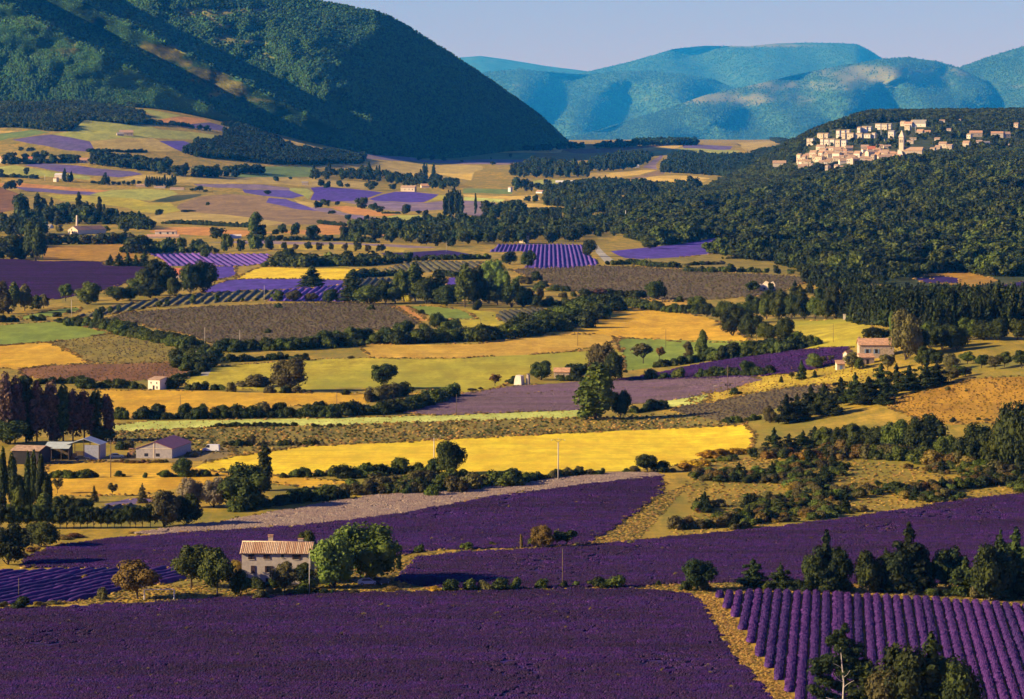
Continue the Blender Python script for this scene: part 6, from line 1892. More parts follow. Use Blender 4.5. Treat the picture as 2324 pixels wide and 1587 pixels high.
trees('broadfar', [D_, O_], 'D', [(1890, 300, 55, 40), (1960, 305, 45, 40), (2050, 305, 60, 50), (2120, 303, 55, 50), (2200, 300, 50, 40), (2290, 310, 60, 50), (2370, 310, 70, 60), (2440, 312, 50, 40), (2530, 320, 60, 50)], 'small orchard tree on the yellow strip', 'orchard trees on the yellow strip')
# factory surroundings
trees('broadfar', [D_, 'far'], 'R', [(60, 560, 280, 170), (180, 560, 270, 170), (300, 440, 420, 240), (560, 430, 430, 220), (640, 450, 300, 120), (900, 430, 290, 200), (1010, 430, 270, 190), (1190, 430, 290, 210), (1270, 450, 250, 150), (1540, 400, 175, 150), (1690, 420, 150, 160), (1800, 430, 160, 120), (1930, 500, 240, 130), (1860, 520, 150, 140), (480, 600, 260, 180), (780, 470, 120, 120)],
      'dark tree in the park around the chimney factory', 'trees around the chimney factory')
trees('cypress', D_, 'R', [(700, 430, 335, 80), (1350, 430, 350, 95), (1420, 440, 260, 66), (1070, 430, 410, 110)], 'pointed cypress behind the chimney factory', 'cypresses behind the chimney factory')
trees('broadfar', [M_, O_], 'R', [(810, 560, 110, 120), (1700, 560, 180, 150), (1640, 700, 130, 130), (800, 310, 140, 110), (1450, 560, 90, 90)], 'light green tree near the chimney factory', 'light trees near the factory')
hedge('R', [(620, 700), (850, 705), (1100, 710), (1350, 710), (1600, 700), (1800, 690)], 135, ['dark', 'mid', 'olive'], 'thick green hedge in front of the chimney factory', rows=2)
trees('broadfar', D_, 'R', [(140, 900, 290, 250), (30, 910, 200, 180), (1880, 870, 270, 270), (2000, 830, 190, 180), (2160, 800, 120, 150), (450, 760, 330, 200)], 'big dark tree above the left lavender', 'big dark trees above the left lavender')

# --- belts filling the far valley
hedge('R', [(-60, 580), (150, 585), (330, 590), (620, 610)], 190, ['dark', 'far'], 'dark tree belt left of the chimney factory', rows=2, name='tree_belt', cat='trees', kind='broadfar')
hedge('R', [(640, 455), (900, 450), (1200, 452), (1500, 450)], 210, ['dark', 'far'], 'dark tree belt behind the chimney factory', rows=2, name='tree_belt', cat='trees', kind='broadfar')
hedge('R', [(1450, 440), (1700, 450), (1980, 530)], 130, ['dark', 'far', 'mid'], 'tree belt right of the chimney factory', rows=2, name='tree_belt', cat='trees', kind='broadfar')
hedge('R', [(-60, 930), (150, 925), (330, 920)], 190, ['dark'], 'dark thicket above the left lavender', rows=2, name='thicket', cat='trees', kind='broadfar')
hedge('R', [(1780, 850), (2000, 830), (2260, 810)], 130, ['dark'], 'dark thicket behind the conifer row', rows=2, name='thicket', cat='trees', kind='broadfar')
hedge('Q', [(60, 700), (300, 700), (560, 690), (800, 690), (1080, 680)], 80, ['far', 'dark'], 'tree belt of the far left hamlet', rows=2, name='tree_belt', cat='trees', kind='broadfar')
hedge('Q', [(1250, 700), (1600, 735), (2000, 780), (2350, 800)], 110, ['far', 'dark'], 'front line of the thick far grove', rows=2, name='tree_belt', cat='trees', kind='broadfar')
hedge('Q', [(1260, 640), (1600, 660), (2000, 700), (2300, 720)], 95, ['far', 'dark'], 'back line of the thick far grove', rows=2, name='tree_belt', cat='trees', kind='broadfar')
hedge('A', [(1120, 1165), (1300, 1172), (1510, 1172)], 78, ['dark', 'far'], 'dark right end of the thick far grove', rows=2, name='tree_belt', cat='trees', kind='broadfar')
hedge('A', [(1520, 1150), (1620, 1150), (1740, 1150)], 50, ['far'], 'paler belt right of the thick far grove', rows=2, name='tree_belt', cat='trees', kind='broadfar')
hedge('A', [(1040, 830), (1180, 840), (1400, 870)], 30, ['far'], 'thin dark hedge under the small orange mountain field', rows=1, kind='broadfar')
hedge('A', [(1500, 840), (1700, 870), (1900, 895), (2267, 910)], 32, ['far'], 'dark tree fringe at the mountain foot', rows=2, kind='broadfar', name='tree_belt', cat='trees')
hedge('M', [(600, 35), (900, 50), (1150, 30), (1350, 55), (1550, 50)], 38, ['far'], 'dark tree fringe under the dark mountain flank', rows=2, kind='broadfar', name='tree_belt', cat='trees')
hedge('D', [(-60, 300), (100, 290), (300, 262), (500, 262), (700, 262), (860, 258)], 62, ['dark', 'mid', 'olive'], 'green belt above the ochre field', rows=2, name='tree_belt', cat='trees', kind='broadfar')
hedge('B', [(0, 1092), (150, 1085), (300, 1072), (450, 1062)], 66, ['dark', 'mid'], 'dark tree belt left of the olive rows', rows=2, name='tree_belt', cat='trees', kind='broadfar')
hedge('B', [(560, 1040), (700, 1045), (850, 1045), (980, 1040)], 34, ['dark', 'mid'], 'low bushes on the purple wedge', rows=1)
hedge('L', [(370, 640), (600, 640), (850, 600), (1150, 570)], 90, ['far', 'dark'], 'front edge of the stream wood', rows=2, name='tree_belt', cat='trees', kind='broadfar')
hedge('M', [(2150, 850), (2250, 830), (2380, 820)], 170, ['dark', 'far'], 'dark tree clump right of the lone thin poplar', rows=2, name='tree_belt', cat='trees', kind='broadfar')

# --- far valley
hedge('Q', [(-60, 880), (100, 885), (300, 890), (540, 905)], 60, ['far', 'dark'], 'far dark hedge left of the hangar')
trees('broadfar', ['far', D_], 'Q', [(150, 700, 170, 200), (240, 700, 90, 120), (340, 640, 90, 100), (500, 640, 110, 140), (590, 640, 130, 130), (720, 690, 130, 130), (850, 640, 80, 120), (960, 660, 100, 140), (1050, 650, 80, 90), (330, 690, 90, 100), (420, 540, 70, 100), (280, 520, 60, 70), (20, 850, 90, 60), (360, 850, 110, 80)],
      'tree in the far hamlet at the left edge', 'trees of the far left hamlet')
trees('broadfar', ['far', 'far', D_], 'Q', [(1250 + i * 78, 690 + i * 9 + (i % 3) * 12, 105 + (i * 53) % 60, 110 + (i * 29) % 50) for i in range(14)] + [(1280 + i * 95, 610 + i * 12, 90 + (i * 31) % 40, 120) for i in range(9)],
      'dark tree in the thick far grove', 'thick far grove')
hedge('Q', [(1210, 540), (1400, 530), (1700, 545), (2000, 540)], 48, ['far'], 'dark hedge above the thick far grove')
trees('poplarfar', ['far', D_], 'Q', [(880, 950, 190, 60), (970, 950, 150, 50), (930, 945, 110, 50)], 'poplar beside the far white hangar', 'poplars at the far hangar')
trees('poplarfar', ['far', D_], 'Q', [(1430, 990, 170, 60), (1475, 985, 120, 50), (1400, 985, 110, 50)], 'poplar in the small far clump', 'small far poplar clump')
trees('broadfar', 'far', 'Q', [(1270, 975, 50, 80), (1350, 980, 50, 70), (1540, 985, 50, 80), (1620, 985, 45, 70), (1690, 985, 60, 60), (1750, 990, 55, 60), (1810, 985, 80, 70), (1890, 975, 50, 60)], 'bush in the line beside the small far poplars', 'bush line beside the far poplars')
trees('poplarfar', ['far', D_], 'A', [(975 + i * 17, 1246 - (i % 4) * 4, 78 - (i * 7) % 22, 21) for i in range(12)], 'far poplar in the dense row on the plain', 'dense far poplar row')
trees('broadfar', 'far', 'Q', [(150, 1070, 150, 170), (270, 1000, 100, 80)], 'round tree beside the red brown field', 'trees beside the red brown field')
trees('broadfar', 'far', 'A', [(1325, 1275, 42, 55), (1280, 1272, 22, 40), (1365, 1278, 20, 30), (1835, 1205, 36, 44), (1930, 1196, 22, 28), (1775, 1292, 30, 50), (2130, 1245, 55, 42), (2180, 1248, 48, 40), (2255, 1240, 44, 40), (1055, 1430, 42, 55), (1240, 1410, 18, 90)],
      'round bush on the far plain', 'round bushes on the far plain')
trees('broadfar', 'far', 'A', [(2110, 1385, 55, 60), (2150, 1360, 40, 45), (1380, 1370, 30, 25), (1500, 1170, 20, 40)], 'bush near the far purple fields', 'bushes near the far purple fields')
trees('broadfar', ['far', D_], 'M', [(130, 735, 70, 100), (230, 715, 75, 90), (340, 700, 45, 70), (620, 745, 140, 150), (740, 760, 90, 110), (820, 785, 80, 110), (1120, 805, 120, 120), (1340, 850, 100, 90), (1380, 860, 60, 100), (470, 875, 70, 90), (680, 880, 70, 60), (280, 810, 50, 80), (160, 490, 85, 70), (215, 510, 60, 80), (385, 500, 70, 70), (460, 505, 50, 60), (730, 530, 110, 140), (970, 525, 70, 100), (1265, 800, 40, 60)],
      'dark bush on the far mauve fields', 'dark bushes of the far mauve fields')
hedge('M', [(850, 800), (950, 800), (1060, 800)], 30, ['far'], 'low far hedge right of the dark bushes')
hedge('M', [(140, 910), (280, 930), (430, 940)], 46, ['far', 'dark'], 'dark far hedge above the striped orange field')
trees('poplarfar', [D_, 'far'], 'M', [(1560 + i * 22, 840 - (i % 3) * 15, 320 - abs(i - 5) * 18, 42) for i in range(10)], 'tall poplar in the massive dark clump', 'massive poplar clump')
tree('poplarfar', 'far', 'M', 1910, 810, 235, 36, 'lone thin poplar on the mauve field')
trees('poplarfar', ['far', D_], 'M', [(1290, 400, 105, 32), (1325, 400, 175, 36), (1355, 400, 170, 34), (1435, 415, 195, 38), (700, 350, 140, 44), (790, 360, 110, 30), (820, 365, 115, 28), (250, 350, 130, 36), (70, 350, 110, 40)], 'far poplar above the tree line', 'far poplars above the tree line')
grove('M', [(0, 390), (80, 350), (500, 350), (640, 340), (760, 360), (900, 390), (1200, 420), (1550, 440), (1760, 470), (1780, 520), (1550, 530), (1300, 500), (1000, 470), (700, 440), (400, 420), (0, 410)], 24, 'broadfar', ['far', 'far', 'dark'], (9, 15),
      'tree in the far line before the long white farmhouse', 'far tree line before the white farmhouse', .95)
trees('broadfar', 'far', 'M', [(1270, 190, 42, 64), (1415, 192, 52, 70), (1555, 200, 44, 60), (1620, 165, 50, 34), (1755, 215, 24, 34), (2110, 245, 40, 60), (2085, 190, 36, 22), (590, 65, 28, 30), (240, 70, 26, 26), (500, 100, 26, 30), (2310, 165, 50, 40)], 'tiny dark bush on the far strips', 'tiny bushes on the far strips')
grove('L', [(-20, 470), (20, 400), (240, 340), (600, 380), (860, 380), (860, 470), (400, 480)], 24, 'broadfar', ['far', 'far', 'dark'], (14, 24), 'tall tree in the far avenue before the bright wheat', 'tall far avenue', .6)
grove('L', [(870, 400), (900, 300), (1200, 250), (1560, 240), (1620, 260), (1480, 340), (1150, 400)], 24, 'broadfar', 'far', (12, 20), 'tree in the far wood above the bright wheat', 'far wood above the bright wheat', .7)
trees('broadfar', ['far', D_], 'L', [(60, 620, 170, 110), (160, 620, 150, 110), (210, 625, 120, 80), (290, 600, 80, 110), (400, 570, 90, 100), (620, 560, 70, 110), (780, 570, 90, 90), (260, 750, 100, 90), (180, 740, 70, 90), (50, 940, 220, 170), (-60, 930, 180, 130), (930, 560, 90, 110), (1210, 610, 100, 110), (2040, 640, 200, 140)], 'round tree of the valley bottom', 'round valley bottom trees')
trees('poplarfar', ['far', D_], 'L', [(1520, 700, 190, 50), (1565, 710, 210, 50), (1440, 690, 160, 50), (1595, 690, 180, 45)], 'slim poplar in the stream wood', 'slim poplars of the stream wood')
hedge('L', [(130, 850), (300, 850), (500, 860), (700, 870)], 60, ['far', 'dark'], 'dark orchard hedge below the curved wheat strip', rows=2)
grove('L', [(60, 980), (200, 900), (400, 900), (900, 890), (1000, 1000), (800, 1080), (1100, 1140), (350, 1150), (250, 1100)], 19, 'broadfar', ['mid', 'dark', 'far'], (7, 12), 'tree around the lane behind the tower house', 'trees around the lane behind the tower house', .95)
grove('L', [(820, 1120), (1000, 950), (1250, 900), (1450, 950), (1700, 950), (1650, 1050), (1300, 1150)], 20, 'broadfar', ['dark', 'mid', 'dark'], (8, 13), 'tree at the left foot of the village hill', 'trees at the foot of the village hill', .95)
tree('broad', 'dark', 'B', 1645, 1025, 120, 85, 'dark tree at the pale lane beside the striped lavender')
tree('broad', 'mid', 'B', 2050, 970, 80, 130, 'light green bush at the top of the bright lavender')
hedge('B', [(1760, 1080), (1850, 1080), (1920, 1075), (2100, 1095), (2267, 1100)], 40, ['dark', 'mid'], 'hedge between lavender and wide brown field')
trees('firfar', D_, 'V', [(1340, 335, 210, 110), (1410, 330, 190, 100), (1480, 325, 225, 110), (1600, 300, 170, 80), (1700, 260, 200, 110), (1870, 235, 165, 100), (1990, 230, 170, 130), (2170, 225, 130, 80), (2250, 220, 160, 100), (2320, 210, 130, 80), (430, 640, 140, 90)],
      'dark conifer above the village roofs', 'conifers above the village')
trees('broadfar', [D_, M_], 'V', [(1580, 600, 110, 100), (1800, 600, 110, 140), (1960, 560, 150, 120), (2120, 610, 110, 170), (2200, 600, 100, 120), (850, 620, 90, 90), (920, 600, 100, 70), (1700, 610, 100, 110), (2050, 480, 80, 90), (1120, 515, 60, 80), (1190, 420, 60, 70), (1500, 420, 60, 80), (1560, 330, 70, 80), (1840, 420, 70, 90), (1430, 650, 60, 80), (1490, 640, 70, 80), (1900, 430, 80, 90), (1650, 590, 80, 90), (1020, 520, 40, 60), (880, 540, 70, 80), (700, 700, 80, 90), (640, 760, 70, 90), (2250, 520, 90, 110), (2190, 420, 60, 80), (1280, 540, 40, 70)], 'dark tree between the village houses', 'trees between the village houses')
trees('broadfar', [D_, M_], 'W', [(520, 520, 120, 130), (620, 520, 120, 130), (900, 450, 200, 180), (1100, 560, 180, 160), (1230, 560, 200, 160), (1690, 500, 120, 150), (1850, 560, 140, 160), (700, 500, 120, 120), (1480, 540, 60, 80), (780, 300, 150, 60), (680, 300, 100, 110)], 'tree between the upper right village houses', 'trees among the right village houses')

grove('V', [(560, 900), (760, 640), (950, 500), (1250, 520), (1500, 560), (1900, 400), (2250, 300), (2500, 300), (2600, 600), (2300, 700), (1500, 680), (1000, 640), (700, 760)], 26, 'broadfar', ['dark', 'mid'], (4, 8), 'small garden trees among the village houses', None, 1.0)

# --- right side
grove('F', [(520, 352), (700, 330), (900, 350), (1500, 440), (1550, 490), (1300, 540), (1000, 580), (700, 500), (880, 480), (900, 400)], 12, 'broadfar', ['dark', 'mid', 'dark', 'pine'], (6, 10), 'round oak at the lower edge of the village hill wood', 'oaks at the lower wood edge', .95, single=True)
tree('broad', 'olive', 'F', 425, 285, 62, 62, 'olive yellow bush in the corner of the bright lavender')
tree('broad', 'dark', 'F', 482, 290, 50, 60, 'dark bush beside the olive yellow bush')
hedge('F', [(0, 405), (150, 400), (280, 395)], 26, ['dark', 'olive'], 'low hedge on the ochre terraces')
hedge('F', [(0, 442), (200, 450), (400, 448), (560, 452)], 40, ['dark', 'mid'], 'dark hedge at the top of the wide brown field')
hedge('F', [(270, 360), (420, 358), (500, 365)], 28, ['dark', 'olive'], 'scrub line on the ochre terraces')
trees('broad', [D_, M_], 'F', [(310, 450, 60, 60), (630, 460, 40, 50), (790, 455, 60, 60), (720, 462, 36, 60), (615, 430, 30, 40)], 'bush at the top of the wide brown field', 'bushes above the brown field')
tree('broad', 'dark', 'F', 475, 575, 72, 90, 'dark tree left of the ruined house')
tree('broad', 'dark', 'F', 585, 575, 60, 40, 'dark bush right of the ruined house')
trees('broad', [D_, M_, D_], 'F', [(95, 705, 100, 120), (160, 745, 95, 80), (30, 720, 60, 70), (230, 750, 70, 80), (280, 760, 130, 90), (340, 800, 160, 110), (330, 870, 200, 150), (465, 750, 155, 110), (460, 885, 165, 140), (545, 905, 125, 120), (610, 900, 110, 100), (690, 905, 170, 140), (400, 790, 150, 120)],
      'tree in the dark group right of the upper golden field', 'dark group right of the golden field')
trees('broad', [M_, D_], 'F', [(560, 762, 150, 110), (640, 762, 200, 130), (720, 760, 180, 120), (810, 762, 170, 110), (880, 762, 160, 100), (950, 760, 150, 100), (1020, 755, 230, 110), (590, 680, 120, 100), (760, 660, 120, 110), (920, 660, 110, 100)],
      'tree in the wood above the yellow green hill field', 'wood above the hill field')
trees('fir', D_, 'F', [(745, 600, 95, 50), (845, 590, 95, 50), (780, 600, 70, 50), (930, 600, 90, 60), (980, 590, 80, 50)], 'dark fir below the ruined house', 'firs below the ruined house')
hedge('F', [(160, 1035), (300, 1025), (450, 1005), (600, 985), (780, 955)], 100, ['dark', 'dark', 'mid'], 'heavy dark hedge above the bright right lavender', rows=2)
trees('column', [O_, M_], 'F', [(130, 1030, 195, 75), (35, 1020, 110, 66)], 'upright olive tree at the heavy dark hedge', 'upright trees at the heavy hedge')
hedge('F', [(100, 1148), (250, 1142), (400, 1138), (600, 1128)], 60, ['dark'], 'dark bushes between the two right lavender fields')
tree('broad', 'dark', 'F', 425, 1138, 105, 110, 'rounded dark tree between the two right lavender fields')
tree('broad', 'dark', 'F', 225, 1142, 75, 110, 'smaller dark tree between the two right lavender fields')
# right farmhouse
tree('broad', 'olive', 'F', 1480, 1030, 335, 190, 'towering dark tree behind the right farmhouse')
tree('shrub', 'dark', 'F', 1300, 885, 82, 165, 'dark dome bush behind the right farmhouse roof')
tree('broad', 'bright', 'F', 1395, 900, 190, 60, 'yellow green edge tree beside the towering tree')
tree('standard', 'olive', 'F', 1125, 1098, 128, 105, 'round yellowish tree at the left wing of the right farmhouse')
tree('broad', 'mid', 'F', 1175, 1095, 80, 60, 'small green tree by the blue door')
tree('broad', 'bright', 'F', 870, 1092, 105, 112, 'bright green young tree on the yellow slope')
trees('fir', D_, 'F', [(790, 1162, 128, 64), (877, 1150, 52, 36), (655, 1182, 46, 28)], 'small fir on the yellow slope', 'firs on the yellow slope')
trees('sapling', O_, 'F', [(725, 1162, 52, 40), (935, 1065, 60, 46), (985, 1052, 52, 40)], 'thin sapling on the yellow slope', 'saplings on the yellow slope')
tree('shrub', 'dark', 'F', 345, 1262, 54, 68, 'lone round bush beside the wooden pole on the slope')
tree('standard', 'olive', 'F', 1362, 1100, 110, 100, 'small olive tree on the lawn of the right farmhouse')
trees('broad', [D_, D_, M_], 'F', [(1560, 1000, 190, 150), (1640, 950, 170, 140), (1720, 960, 180, 150), (1820, 970, 170, 150), (1900, 900, 150, 140), (2000, 900, 140, 140), (2100, 900, 150, 150), (2220, 900, 150, 150), (1620, 1060, 120, 120)],
      'shadowed tree behind the orchard right of the farmhouse', 'shadowed trees right of the farmhouse')
trees('standard', [M_, D_, O_], 'F', [(1590, 1090, 130, 110), (1690, 1085, 110, 100), (1785, 1100, 120, 110), (1890, 1060, 90, 90), (1985, 1085, 95, 110), (2075, 1095, 95, 100), (2135, 1080, 110, 100), (2250, 1085, 120, 110)],
      'orchard tree right of the right farmhouse', 'orchard right of the farmhouse')
trees('pine', [P_, D_], 'F', [(1050, 1318, 170, 110), (1145, 1325, 195, 120), (1235, 1325, 180, 130), (1320, 1285, 225, 130), (1420, 1240, 170, 120), (1505, 1235, 165, 110), (1620, 1218, 185, 130), (1690, 1195, 140, 110), (940, 1290, 100, 80), (850, 1395, 185, 130), (760, 1435, 165, 120), (690, 1455, 195, 110), (935, 1400, 190, 110), (990, 1400, 150, 110), (1345, 1330, 100, 90)],
      'dark pine on the slope below the right farmhouse', 'pines below the right farmhouse')
tree('broad', 'olive', 'F', 580, 1450, 112, 90, 'olive bush tree at the left end of the slope pines')
hedge('F', [(300, 1455), (420, 1440), (540, 1425)], 58, ['dark', 'mid'], 'dark hedge at the left end of the slope pines')
trees('broad', [O_, M_], 'F', [(1780, 1170, 100, 110), (1830, 1150, 90, 110), (1880, 1140, 70, 90)], 'green bush along the upper edge of the orange slope', 'bushes above the orange slope')
trees('shrub', [D_, O_], 'F', [(1795, 1445, 40, 50), (1885, 1240, 18, 24), (1550, 1250, 22, 30), (1760, 1235, 36, 50), (1960, 1430, 22, 40), (2020, 1435, 22, 40)], 'bush dot on the orange dry slope', 'bush dots on the orange slope')
trees('broad', [M_, D_], 'I', [(1245, 160, 205, 160), (1400, 165, 240, 190), (1550, 215, 165, 150), (1700, 235, 250, 220), (1810, 245, 220, 170), (1130, 140, 150, 140), (1020, 140, 160, 150), (930, 140, 150, 130), (840, 130, 130, 120)],
      'leafy tree at the top of the scrub slope', 'leafy trees above the scrub slope')
tree('broad', 'yellow', 'I', 1228, 145, 120, 78, 'yellow leaved tree among the leafy trees above the scrub slope')
tree('broad', 'bright', 'I', 1525, 205, 140, 100, 'bright green tree at the top of the scrub slope')
tree('broad', 'dark', 'I', 1950, 275, 440, 190, 'tall dark tree at the right picture edge on the scrub slope')
trees('pine', P_, 'I', [(533, 155, 138, 95), (620, 165, 122, 84), (700, 130, 100, 80), (770, 110, 110, 80)], 'pine at the upper left of the scrub slope', 'pines on the scrub slope')
trees('shrub', 'broom', 'I', [(60, 245, 60, 130), (20, 255, 50, 110), (150, 185, 60, 110), (220, 170, 50, 100), (290, 165, 50, 90), (350, 160, 40, 90), (110, 230, 45, 90), (400, 150, 40, 80)], 'orange broom bush at the end of the golden wheat', 'orange broom bushes')
hedge('I', [(760, 160), (950, 175), (1150, 185), (1400, 205), (1600, 240), (1800, 275), (1960, 300)], 85, ['olive', 'mid', 'dark', 'golden'], 'mixed thicket under the leafy trees above the scrub slope', rows=2)
hedge('I', [(420, 180), (560, 185), (720, 190), (900, 195)], 60, ['olive', 'dark', 'heath'], 'mixed thicket at the upper left of the scrub slope', rows=2)
hedge('I', [(1250, 395), (1450, 385), (1700, 350), (1989, 330)], 70, ['dark', 'olive', 'heath', 'mid'], 'bushy line across the right of the scrub slope')
hedge('I', [(-60, 600), (150, 590), (350, 570), (560, 540)], 75, ['dark', 'olive', 'golden', 'mid'], 'bushy line at the foot of the scrub slope')
# scrub: stands in clumps on the dry slope
SCR = hit(K('I', [(-110, 620), (0, 560), (60, 480), (0, 380), (40, 270), (200, 200), (420, 180), (700, 180), (1000, 190), (1300, 230), (1600, 270), (1989, 280), (2100, 290), (2100, 390), (1989, 395), (1800, 405), (1550, 440), (1200, 480), (900, 520), (600, 565), (300, 605), (0, 632)]))[:, :2]
pp = fill(SCR, 2.5, .5)
nzs = fbm(pp[:, 0] / 11, pp[:, 1] / 26, 77, 3)
pp = pp[nzs > -.12]
RNG.shuffle(pp)
for q in pp[:200]:
    h = float(RNG.choice([.8, 1.0, 1.3, 1.7, 2.2, 2.8], p=[.1, .15, .25, .22, .18, .1]))
    mt = str(RNG.choice(['olive', 'dark', 'mid', 'heath', 'golden', 'pine'], p=[.34, .2, .18, .09, .09, .1]))
    plant_at('shrub', mt, (q[0], q[1], float(terrain(q[0], q[1]))), h, h * float(RNG.uniform(1.1, 1.9)), 'low shrub of the scrub on the dry slope above the right lavender', 'scrub on the dry slope')
for q in pp[290:330]:
    h = float(RNG.uniform(2.5, 4.2))
    plant_at('pine', 'pine', (q[0], q[1], float(terrain(q[0], q[1]))), h, h * .6, 'young pine scattered in the scrub above the right lavender', 'young pines in the scrub')
q = pp[330:]
hh = RNG.uniform(.8, 3.0, len(q))
scatter('shrubbery', 'low dense scrub filling the dry slope', np.column_stack([q, terrain(q[:, 0], q[:, 1])]), hh, [c for t_, c in PROTO['shrub']], [LM['olive'], LM['dark'], LM['mid'], LM['golden'], LM['bright']], 12, hh * 1.35)
# low tufts of dry grass and herbs on the same slope, and along the path
tp = fill(SCR, 2.2, .5)
scatter('undergrowth', 'dry herbs and grass tufts between the scrub', np.column_stack([tp, terrain(tp[:, 0], tp[:, 1])]), RNG.uniform(.2, .55, len(tp)), TUFTS, [LM['straw'], LM['golden'], LM['straw'], LM['olive']], 6, RNG.uniform(.5, 1.3, len(tp)))
pth = POLY['dry yellow grass path between the foreground lavender fields']
tp = fill(pth, .62, .5)
tp = tp[tp[:, 1] > 515]
scatter('grass', 'dry straw tufts on the path', np.column_stack([tp, terrain(tp[:, 0], tp[:, 1])]), RNG.uniform(.12, .42, len(tp)), TUFTS, [LM['straw'], LM['straw'], LM['golden']], 7, RNG.uniform(.35, .9, len(tp)))
stp = hit(K('P', [(-100, 1380), (200, 1362), (300, 1342), (420, 1325), (560, 1300), (900, 1290), (930, 1262), (1060, 1248), (1330, 1236), (1420, 1160), (1500, 1120), (1560, 1100), (1450, 1225), (1330, 1243), (1060, 1254), (950, 1268), (905, 1322), (1000, 1338), (1440, 1334), (1500, 1326), (1640, 1322), (2324, 1330), (2400, 1375), (2324, 1374), (2100, 1360), (1900, 1350), (1560, 1348), (1440, 1338), (980, 1345), (640, 1352), (300, 1368)]))[:, :2]
tp = fill(stp, .95, .5)
scatter('grass', 'dry grass tufts around the near farm and field strips', np.column_stack([tp, terrain(tp[:, 0], tp[:, 1])]), RNG.uniform(.12, .4, len(tp)), TUFTS, [LM['straw'], LM['golden'], LM['olive']], 9, RNG.uniform(.4, 1.1, len(tp)))
# ------------------------------------------------------------------ buildings
CREAM = solid('render_cream', (.62, .52, .36), .9, .14, .8, .1)
PALE = solid('render_pale', (.72, .64, .50), .9, .10, .8, .1)
STONE = solid('stone_wall', (.44, .36, .26), .95, .3, 1.5, .1, bump=.4)
GREYWALL = solid('render_grey_cream', (.46, .40, .33), .95, .16, 1.2, .1)
BLOCK = solid('concrete_block', (.36, .33, .31), .95, .18, 1.5, .1)
TILE = solid('roof_tile', (.50, .29, .16), .9, .35, 1.2, .1)
TILE_OLD = solid('roof_tile_old', (.40, .27, .17), .95, .35, 1.0, .1)
TILE_RED = solid('roof_tile_red', (.50, .16, .08), .9, .25, 1.0, .1)
TILE_GREY = solid('roof_grey', (.30, .27, .23), .95, .2, 1.0, .1)
TIN = solid('tin_sheet', (.40, .44, .42), .5, .15, .6, .4)
TINPINK = solid('tin_red', (.30, .12, .11), .6, .15, .6, .3)
DARKIN = solid('window_dark', (.018, .018, .022), .35, .2, 2, .5)
SHUT = solid('shutter_brown', (.055, .030, .030), .7, .2, 4, .2)
SHUTB = solid('shutter_blue', (.20, .30, .42), .7, .2, 4, .2)
WHITE = solid('white_paint', (.78, .76, .72), .7, .06, 2, .2)
WOOD = solid('weathered_wood', (.13, .095, .065), .9, .3, 3, .1)
CONC = solid('concrete_pole', (.50, .45, .36), .9, .12, 2, .1)
STEEL = solid('dark_steel', (.06, .055, .05), .6, .2, 3, .3)


def gable_walls(w, d, h, rise, ridge='x', t=0.0):
    """closed wall body with its two gables; footprint centred, front at -d/2"""
    m = MB()
    if ridge == 'y':
        m.prism([(-w / 2, 0), (w / 2, 0), (w / 2, h), (0, h + rise), (-w / 2, h)], -d / 2, d / 2)
    else:
        m.prism([(-d / 2, 0), (d / 2, 0), (d / 2, h), (0, h + rise), (-d / 2, h)], -w / 2, w / 2)
        m.v = [(y, x, z) for x, y, z in m.v]
    return m


def gable_roof(w, d, h, rise, ridge='x', over=.35, th=.18, mono=False):
    m = MB()
    a, b = (d / 2, w / 2) if ridge == 'x' else (w / 2, d / 2)
    sl = rise / a if not mono else rise / (2 * a)
    e = over
    if mono:
        m.prism([(-a - e, h - sl * e + .02), (a + e, h + rise + sl * e + .02), (a + e, h + rise + sl * e + th), (-a - e, h - sl * e + th)], -b - e, b + e)
    else:
        for s in (-1, 1):
            m.prism([(0, h + rise + .02), (s * (a + e), h - sl * e + .02), (s * (a + e), h - sl * e + th), (0, h + rise + th)], -b - e, b + e)
    if ridge == 'x':
        m.v = [(y, x, z) for x, y, z in m.v]
    return m


WINME = {}


def opening(root, x, z, w, h, face, depth_half, mat=None, shutters=None, name='window', proud=.03):
    """window or door on the front (face 'f'), left ('l') or right ('r') wall; x along that wall"""
    def at(m, x0, x1, z0, z1, p0, p1):
        if face == 'f':
            m.box(x0, x1, -depth_half - p1, -depth_half - p0, z0, z1)
        elif face == 'l':
            m.box(-depth_half - p1, -depth_half - p0, x0, x1, z0, z1)
        else:
            m.box(depth_half + p0, depth_half + p1, x0, x1, z0, z1)
    m = MB()
    at(m, x - w / 2, x + w / 2, z, z + h, -.25, proud)
    o = m.build(name, mat or DARKIN, root)
    if shutters:
        for s in (-1, 1):
            q = MB()
            at(q, x + s * (w / 2 + w * .27) - w * .24, x + s * (w / 2 + w * .27) + w * .24, z - .05, z + h + .05, 0.004, .07)
            q.build('shutter', shutters, o)
    q = MB()
    at(q, x - w / 2 - .08, x + w / 2 + .08, z - .09, z - .005, .004, .12)
    if name == 'window':
        q.build('sill', WHITE if mat is None else mat, o)
    return o


